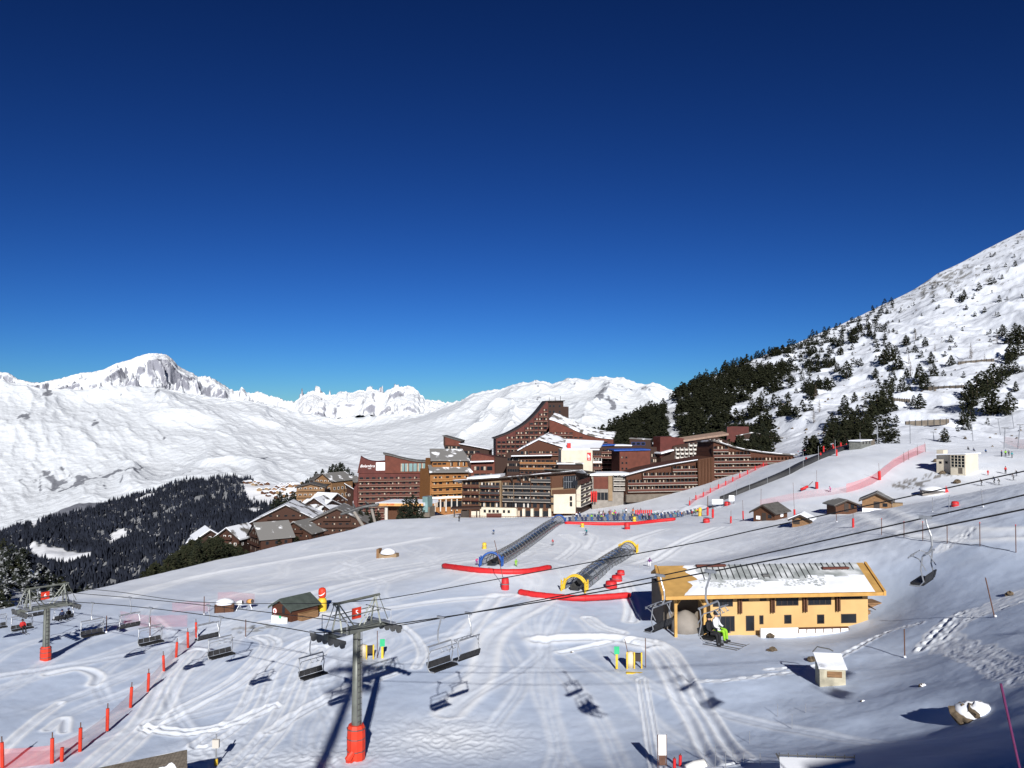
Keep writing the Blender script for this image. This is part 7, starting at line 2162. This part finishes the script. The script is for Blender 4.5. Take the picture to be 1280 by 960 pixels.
for (px, py, h_, mat, st, r0, lab) in [(1021, 611, 1.9, 'pad_red', 3.2, .42, 'red padded lamp pole alone on the lower piste'), (1066.5, 660, 1.6, 'pad_red', 1.0, .18, 'red and dark padded pole on the crest before the huts'), (993.5, 649, 2.2, 'pad_red', 6.0, .22, 'tall pole with a red pad right of the dark-roofed hut'), (913.5, 654, 1.6, 'pad_red', 1.4, .2, 'red padded pole left of the covered walkway entrance'), (929, 650, 2.2, 'pad_red', 2.6, .16, 'taller red padded pole left of the dark-roofed hut'), (951, 640, .5, 'pad_red', 5.5, .16, 'thin lamp pole behind the dark-roofed hut')]:
    padded_post(G(px, py), h_, mat, lab, None, r0, st, 'padded_pole')
p = G(1006, 613); r = empty('fallen_pad', p); tag(r, 'red pad lying tilted on the lower piste', 'crash pad'); kk = p[1] / F; mb = MB(); mb.tube([(-5 * kk, 0, .2), (4 * kk, 0, 5 * kk)], .38, 8); mb.build('pad', 'pad_red', r, True); mb = MB(); mb.tube([(4 * kk, 0, 5 * kk), (10 * kk, 0, 11 * kk)], .08, 6); mb.build('pole', 'pole_brown', r)
pad(1194, 633, 1.1, .8, 'red cushion behind the snow crest on the right')

# brown piste poles with a rope, right slope
pr = [(1102, 668, 20), (1130, 672, 20), (1153.5, 676, 24), (1184, 680, 24), (1225, 684, 31), (1270, 692, 36)]
pp3 = []
for i, (px, py, hp) in enumerate(pr):
    p = G(px, py); h_ = hp * p[1] / F; pp3.append(p); r = empty('piste_pole', p); tag(r, f'{ordn[i] if i else "leftmost"} brown pole of the roped line on the right slope, counted from the left'.replace('leftmost brown', 'leftmost brown'), 'pole', 'roped brown poles'); mb = MB(); mb.tube([(0, 0, -.3), (.03, 0, h_)], .055, 6); mb.build('shaft', 'pole_brown', r); mb = MB(); mb.tube([(.03, 0, h_ - .12), (.03, 0, h_)], .065, 6); mb.build('tip', 'pad_red', r)
mb = MB(); q = []
for a_, b_ in zip(pp3[:-1], pp3[1:]):
    for k in range(6): t = k / 6; p = a_ * (1 - t) + b_ * t; p[2] += .35 - .3 * 4 * t * (1 - t) * .5; p[2] = max(p[2], zs(p[0], p[1]) + .08); q.append(p)
mb.tube(q, .022, 5); tag(mb.build('guide_rope', 'rope_black'), 'dark guide rope slung low along the brown poles', 'rope')
for (px, py, hp, lean, mat, lab) in [(1244, 770, 47, -11, 'pole_brown', 'leaning brown pole beside the trampled path'), (1131, 821, 34, 0, 'pole_brown', 'upright brown stake left of the trampled path'), (1279, 966, 108, -25, 'pole_purple', 'tall leaning purple pole in the lower right corner'), (307, 797, 22, 0, 'pole_brown', 'brown stake left of the patrol hut'), (133, 790, 20, 0, 'pole_brown', 'thin stake under the empty chairs on the left'), (187.5, 796, 24, 0, 'pole_brown', 'second thin stake under the chairs, nearer the orange posts'), (255, 768, 22, 0, 'pole_brown', 'thin stake left of the snow-covered crate'),
                                     (1046, 652, 20, -1, 'pole_brown', 'thin dark pole before the snow-edged hut'), (1166, 640, 18, 0, 'steel', 'grey marker rod behind the snow crest'), (1186, 641, 22, 1, 'steel', 'second grey marker rod beside the red cushion'), (1229, 633, 22, -2, 'steel', 'grey marker rod on the snow crest, right of the others')]:
    p = G(px, py) if py < 960 else P(px, py, 27); kk = p[1] / F; r = empty('marker_pole', p); tag(r, lab, 'pole'); mb = MB(); mb.tube([(0, 0, -.4), (lean * kk, 0, hp * kk)], .055 if py < 900 else .04, 7); mb.build('shaft', mat, r); mb = MB(); mb.lathe([(.11, -.05), (.13, .02), (.08, .1)], n=8); mb.build('foot', 'roof_snow', r)
for i, (px, py, hp) in enumerate([(881, 952, 22), (894, 958, 26), (907, 962, 22), (916, 950, 14), (929, 956, 14), (950, 958, 16), (990, 911, 18), (972, 896, 16), (937, 928, 14), (1007, 893, 12)]):
    p = G(px, py); kk = p[1] / F; r = empty('thin_rod', p); tag(r, 'thin rod standing in the snow near the lower edge right of the drag lift', 'rod', 'thin rods near the lower edge'); mb = MB(); mb.tube([(0, 0, -.3), (.02, 0, hp * kk)], .02, 5); mb.build('shaft', 'steel', r)
# poles of the drag lift on the far right
for i, (px, py, hp, lean) in enumerate([(1138, 554, 24, 0), (1168, 556, 16, -1), (1217, 556, 26, -2), (1250, 543, 20, -3), (1267, 536, 22, -3), (1255, 561, 26, 2), (1272, 561, 30, 4), (1097, 556, 24, 0)]):
    p = G(px, py) if py > 548 else mt_inv(px, py); kk = p[1] / F; r = empty('drag_lift_pylon', p); tag(r, f'{["slim grey", "short grey", "leaning grey", "small upper", "topmost small", "near leaning", "rightmost leaning", "lone slim"][i]} drag lift pylon at the foot of the mountainside', 'pylon', 'drag lift pylons'); mb = MB(); mb.tube([(0, 0, -.5), (lean * kk, 0, hp * kk)], .16, 7); mb.build('mast', 'steel', r); mb = MB(); mb.box((lean * kk, 0, hp * kk), (2.2, .2, .2)); mb.build('arm', 'steel_dark', r)
# avalanche walls on the slope
for (x0, y0, x1, y1, lab) in [(1199, 456, 1244, 452, 'highest dark avalanche wall across the mountainside'), (1156, 488, 1206, 485, 'second dark avalanche wall below the highest one'), (1117, 502, 1138, 501, 'short dark avalanche wall among the pines'), (1132, 531, 1186, 530, 'lowest dark avalanche wall above the piste')]:
    a_, c_ = mt_inv(x0, y0), mt_inv(x1, y1); o_ = Vector(a_); r = empty('avalanche_wall', o_); tag(r, lab, 'wall'); d = Vector(c_) - o_; hh = 4 * a_[1] / F
    mb = MB(); mb.add([(0, 0, -1), tuple(d + Vector((0, 0, -1))), tuple(d + Vector((0, 0, hh))), (0, 0, hh), (0, 1, -1), tuple(d + Vector((0, 1, -1))), tuple(d + Vector((0, 1, hh))), (0, 1, hh)], [(0, 1, 2, 3), (4, 5, 6, 7), (3, 2, 6, 7), (0, 3, 7, 4), (1, 2, 6, 5)]); mb.build('planking', 'concrete_dark', r)
    mb = MB(); n_ = 7
    for k in range(n_): q = d * ((k + .5) / n_); mb.bar(q + Vector((0, -.2, -1)), q + Vector((0, -.2, hh + .4)), .25)
    mb.build('post', 'steel_dark', r)


# ================================================================== gates, guns, rocks, near roofs
def gate(px, py, rz, lab, small=False):
    p = G(px, py); r = empty('drag_lift_gate', p, rz); tag(r, lab, 'gate')
    for x in (-.7, .0, .7): mb = MB(); mb.box((x, 0, .75), (.14, .14, 1.7)); mb.build('post', 'frame_yellow', r)
    mb = MB(); mb.box((.35, .1, 1.1), (.55, .35, .75)); mb.build('control_box', 'trim_dark', r)
    mb = MB(); mb.box((1.6 if not small else -1.7, 0, .8), (.22, .1, 1.7)); ps_ = mb.build('sign_post', 'frame_yellow', r)
    mb = MB(); mb.box((1.6 if not small else -1.7, -.08, 1.75), (.5, .05, .75)); mb.build('sign', 'sign_green', ps_)
    mb = MB(); mb.box((0, -1.6, .06), (1.7, .5, .12)); mb.build('threshold', 'frame_yellow', r)
    mb = MB(); mb.tube([(1.1, .3, 0), (1.1, .3, 2.9)], .04, 6); mb.tube([(-.3, .4, 0), (-.9, .5, 2.7)], .035, 6); mb.build('mast', 'pole_brown', r)
    mb = MB(); mb.lathe([(.42, 0), (.45, .5), (.45, 1.2), (.3, 1.5), (.05, 1.55)], (-.35, .5, 0), 12); mb.build('drum', 'render_cream', r, True)


gate(458, 826, .2, 'yellow drag lift gate with a green sign behind the tall lift tower'); gate(793, 836, -.1, 'yellow drag lift gate with a green sign standing alone in the trodden snow', True)
# drag lift rope tracks run to a white drum in front
def cannon(px, py, lab, D=None, k=1.0, col='frame_yellow'):
    p = G(px, py) if D is None else P(px, py, D); r = empty('snow_cannon', p, rg.uniform(-1, 1)); r.scale = (k,) * 3; tag(r, lab, 'snow cannon')
    mb = MB(); mb.tube([(-.5, 0, 1.3), (.1, 0, 1.42), (.75, 0, 1.55)], [.42, .5, .44], 14); mb.build('barrel', col, r, True)
    mb = MB(); mb.tube([(.752, 0, 1.55), (.80, 0, 1.56)], .40, 14); mb.build('fan', 'steel_dark', r)
    mb = MB()
    for a_ in (0, 2.1, 4.2): mb.bar((0, 0, 1.0), (.75 * math.cos(a_), .75 * math.sin(a_), -.1), .09)
    mb.bar((0, 0, .9), (0, 0, 1.3), .14); mb.build('stand', 'steel', r)
cannon(299, 762, 'white snow cannon beside the snow-covered crate', k=.62, col='trim_white'); cannon(312, 761, 'dull yellow snow cannon right of the white one', k=.68, col='fascia_orange')
p = G(281, 764); r = empty('wooden_crate', p, .25); tag(r, 'brown wooden crate heaped with snow on the left snow field', 'crate'); mb = MB(); mb.span(-1.15, 1.15, -.8, .8, -.2, 1.05); mb.build('box', 'wood_brown', r); mb = MB(); mb.lathe([(1.25, 1.0), (1.1, 1.35), (.6, 1.6), (.05, 1.7)], n=14); mb.build('snow_heap', 'roof_snow', r, True)
mb = MB()
for x in (-1.17, 0, 1.17): mb.span(x - .06, x + .06, -.86, -.81, -.2, 1.1)
mb.build('batten', 'wood_dark', r)
p = G(485, 697); r = empty('drinking_trough', p, -.2); tag(r, 'low pale wooden trough heaped with snow alone on the upper snow field', 'trough'); mb = MB(); mb.span(-2.0, 2.0, -.8, .8, -.2, .9); mb.build('box', 'render_beige', r); mb = MB(); mb.lathe([(1.6, .85), (1.3, 1.4), (.5, 1.8), (.05, 1.85)], n=14); mb.build('snow_heap', 'roof_snow', r, True); mb = MB(); mb.span(-2.1, -1.6, -.9, .9, -.2, 1.7); mb.build('end_board', 'wood_tan', r)
# marker post and white sign at the lower edge
p = G(270, 957); r = empty('signal_post', p); tag(r, 'slim post with a pale box and yellow foot at the lower edge', 'post'); kk = p[1] / F
mb = MB(); mb.tube([(0, 0, -.2), (0, 0, 38 * kk)], .05, 6); mb.build('post', 'steel', r); mb = MB(); mb.box((0, -.05, 27 * kk), (.45, .25, .55)); mb.build('box', 'render_white', r); mb = MB(); mb.tube([(0, 0, 0), (0, 0, 8 * kk)], .13, 8); mb.build('pad', 'frame_yellow', r)
p = G(828, 958); r = empty('sign_post', p); tag(r, 'white upright sign board beside the white drum at the lower edge', 'sign'); kk = p[1] / F
mb = MB(); mb.box((0, 0, 26 * kk), (.5, .08, 1.3)); mb.build('board', 'sign_white', r)
for x in (-.28, .28): mb = MB(); mb.tube([(x, .05, -.2), (x, .05, 38 * kk)], .03, 6); mb.build('pole', 'pole_brown', r)
mb = MB(); mb.box((0, .02, 8 * kk), (.42, .1, .7)); mb.build('lower_board', 'pole_brown', r)
cannon(868, 990, 'white drum-shaped snow cannon at the lower edge', 53, 1.0, 'trim_white')
for q in ((843, 962), (850, 958)): padded_post(G(*q), .7, 'pad_red', 'short red stake at the lower edge beside the white sign', 'short red stakes at the lower edge', .1, .1, 'red_stake')
# near roofs cut by the lower edge
def near_roof(name, L, Rr, lab, mat, snow=None, thick=.25, back=4.0, rise=-.6):
    a_, c_ = P(*L), P(*Rr); o_ = Vector(a_); r = empty(name, o_); tag(r, lab, 'roof'); d = Vector(c_) - o_
    nrm = Vector((-d.y, d.x, 0)).normalized() * -1; b1 = nrm * back + Vector((0, 0, rise))
    mb = MB(); q = [Vector((0, 0, 0)), d, d + b1, b1]; mb.add(q + [v - Vector((0, 0, thick)) for v in q], [(0, 1, 2, 3), (4, 5, 6, 7), (0, 1, 5, 4), (1, 2, 6, 5), (2, 3, 7, 6), (3, 0, 4, 7)]); mb.build('boards', mat, r)
    mb = MB(); z_ = Vector((0, 0, -9)); qq = [v * .94 + d * .03 - Vector((0, 0, thick + .02)) for v in q]; mb.add(qq + [v + z_ for v in qq], [(0, 1, 2, 3), (4, 5, 6, 7), (0, 1, 5, 4), (1, 2, 6, 5), (2, 3, 7, 6), (3, 0, 4, 7)]); mb.build('wall', 'wood_dark', r)
    return r, d, b1
planks('roof_boards', (0.10, 0.085, 0.07), pitch=.3, axis='X')
r, d, b1 = near_roof('hut_roof', (112, 962, 49), (234, 937, 51), 'weathered plank roof edge half buried in snow at the lower edge', 'roof_boards', back=5, rise=-2.4)
V = []; n_ = 14
for j in range(n_ + 1):
    for i in range(n_ + 1):
        f, t = i / n_, j / n_; q = d * (.56 + .43 * f) + b1 * (t * 1.1 - .02); h_ = .6 * math.sin(math.pi * min(1, f * 1.0)) * (0.15 + .85 * t) * (1 + .3 * float(perlin(f * 3., t * 3., 4))); V.append(q + Vector((0, 0, h_ - .15)))
mb = MB(); mb.add(V, [(j * (n_ + 1) + i, j * (n_ + 1) + i + 1, (j + 1) * (n_ + 1) + i + 1, (j + 1) * (n_ + 1) + i) for j in range(n_) for i in range(n_)]); mb.build('snow_heap', 'roof_snow', r, True)
r, d, b1 = near_roof('terrace_roof', (974, 946, 46), (1068, 949, 45), 'flat snow-covered roof with a low rail at the lower edge', 'roof_snow', back=6, rise=-.9)
mb = MB(); mb.bar((0, 0, .1), d + Vector((0, 0, .1)), .05)
for k in range(9): q = d * (k / 8); mb.bar(q, q + Vector((0, 0, .22)), .04)
mb.build('rail', 'steel_dark', r)
mb = MB(); mb.bar((-.1, .2, .1), (.55, -2, -1.3), .09); mb.build('edge_beam', 'steel_dark', r)

# boulders
def boulder(px, py, s_, lab, snow=True):
    p = G(px, py); r = empty('boulder', p, .35); tag(r, lab, 'rock'); nz = RNG.uniform(0, 90)
    def blob(rx, ry, rz, z0, k):
        mb = MB(); nu, nv = 16, 9; V = []
        for j in range(nv + 1):
            th = math.pi * j / nv
            for i in range(nu):
                ph = 2 * math.pi * i / nu; f = 1 + k * float(perlin(math.cos(ph) * 1.3 + nz, math.sin(ph) * 1.3 + th * 1.2, 7)) + k * .5 * float(perlin(math.cos(ph) * 3.1 + nz, math.sin(ph) * 3 + th * 3, 9)); V.append((rx * f * math.sin(th) * math.cos(ph), ry * f * math.sin(th) * math.sin(ph), z0 + rz * f * math.cos(th)))
        mb.add(V, [(j * nu + i, j * nu + (i + 1) % nu, (j + 1) * nu + (i + 1) % nu, (j + 1) * nu + i) for j in range(nv) for i in range(nu)]); return mb
    blob(s_, s_ * .75, s_ * .6, s_ * .15, .55).build('rock', 'rock_brown', r)
    if snow: sc_ = blob(s_ * 1.08, s_ * .8, s_ * .52, s_ * .34, .3).build('snow_cap', 'roof_snow', r, True); sc_.location = (s_ * .34, s_ * -.05, 0)
mk('rock_brown', (0.10, 0.075, 0.05), .9, .35, 3.0, bump=.6, bscale=5)
boulder(1212, 898, 1.15, 'largest snow-capped boulder near the lower right corner')
for (px, py, s_, lab) in [(963, 796, .5, 'dark stone poking out above the hollow before the yellow building'), (966, 813, .45, 'second dark stone just below the first in the hollow'), (1152, 859, .3, 'small stone with snow on the near slope'), (1078, 878, .2, 'pebble-sized lump of snow on the near slope'), (1262, 744, .45, 'snowy lump above the trampled path'), (1015, 826, .5, 'dark rock edge behind the pale shed'), (1205, 575, .9, 'dark rocks right of the pump house'), (1196, 604, 1.1, 'lowest dark rock under the pump house'), (1170, 577, .9, 'dark rock left of the pump house'), (1178, 592, .9, 'broken rock on the bank under the pump house'), (715, 815, .15, 'tiny dark clod in the trodden snow')]:
    boulder(px, py, s_, lab, snow=s_ < .4)
p = G(1173, 617); r = empty('buried_shelter', p, -.2); tag(r, 'snow-buried shelter with a small red flag below the rocky bank', 'shelter'); mb = MB(); mb.span(-3.6, 1.2, -.2, 2, -.5, 1.0); mb.build('wall', 'concrete', r); mb = MB(); mb.lathe([(3.0, .8), (2.6, 1.2), (1.4, 1.6), (.1, 1.75)], (-1.2, 1, 0), 14); mb.build('snow_roof', 'roof_snow', r, True); mb = MB(); mb.add([(1.5, 0, 0), (2.4, 0, .2), (1.7, 0, 2.0), (1.5, .06, 0), (2.4, .06, .2), (1.7, .06, 2.0)], [(0, 1, 2), (3, 4, 5), (0, 1, 4, 3), (1, 2, 5, 4), (0, 2, 5, 3)]); mb.build('flag', 'pad_red', r)

# the hotel behind the viewer, whose shade falls across the lower right corner
hx, hy = 30.5, -10.0
r = empty('terrace_hotel', (hx, hy, -9.9)); tag(r, 'wood-clad hotel standing behind the viewpoint, its shade reaching the near slope', 'hotel')
mb = MB(); mb.prism([(-9, -3), (30, -3), (30, 20.0), (8, 18.8), (-9, 15.5)], -14, 0); mb.build('wall', 'wood_brown', r)
mb = MB(); mb.prism([(-10, 15.3), (8, 18.81), (31, 20.01), (31, 20.6), (8, 19.4), (-10, 15.9)], -15, 1.0); mb.build('roof', 'roof_snow', r)
rb = Facade.__new__(Facade); rb.root = r
for o_ in ():
    pass
for z in (2, 5, 8, 11):
    mb = MB(); mb.span(-8, 29, .01, 1.6, z - .2, z); mb.span(-8, 29, 1.5, 1.58, z + .01, z + 1.0); mb.build('balcony', 'wood_tan', r)
    for u in np.arange(-7, 29, 4.0): o_ = bpy.data.objects.new('window', list(MESH.values())[0][0] if isinstance(list(MESH.values())[0], list) else MESH['ski']); COL.objects.link(o_); o_.parent = r; o_.location = (float(u), .01, z + .2); o_.rotation_euler = (0, 0, math.pi)
# another lift tower behind the viewpoint throws the long shadow past the tall tower
sx = -7.4; sy = -5.0
bt = pylon('lift_tower', (sx, sy, -14), .2, 17.2, 'tall lift tower standing behind the viewpoint beside the hotel', base_pad=True); bt.scale = (1.35, 1.2, 1.6)
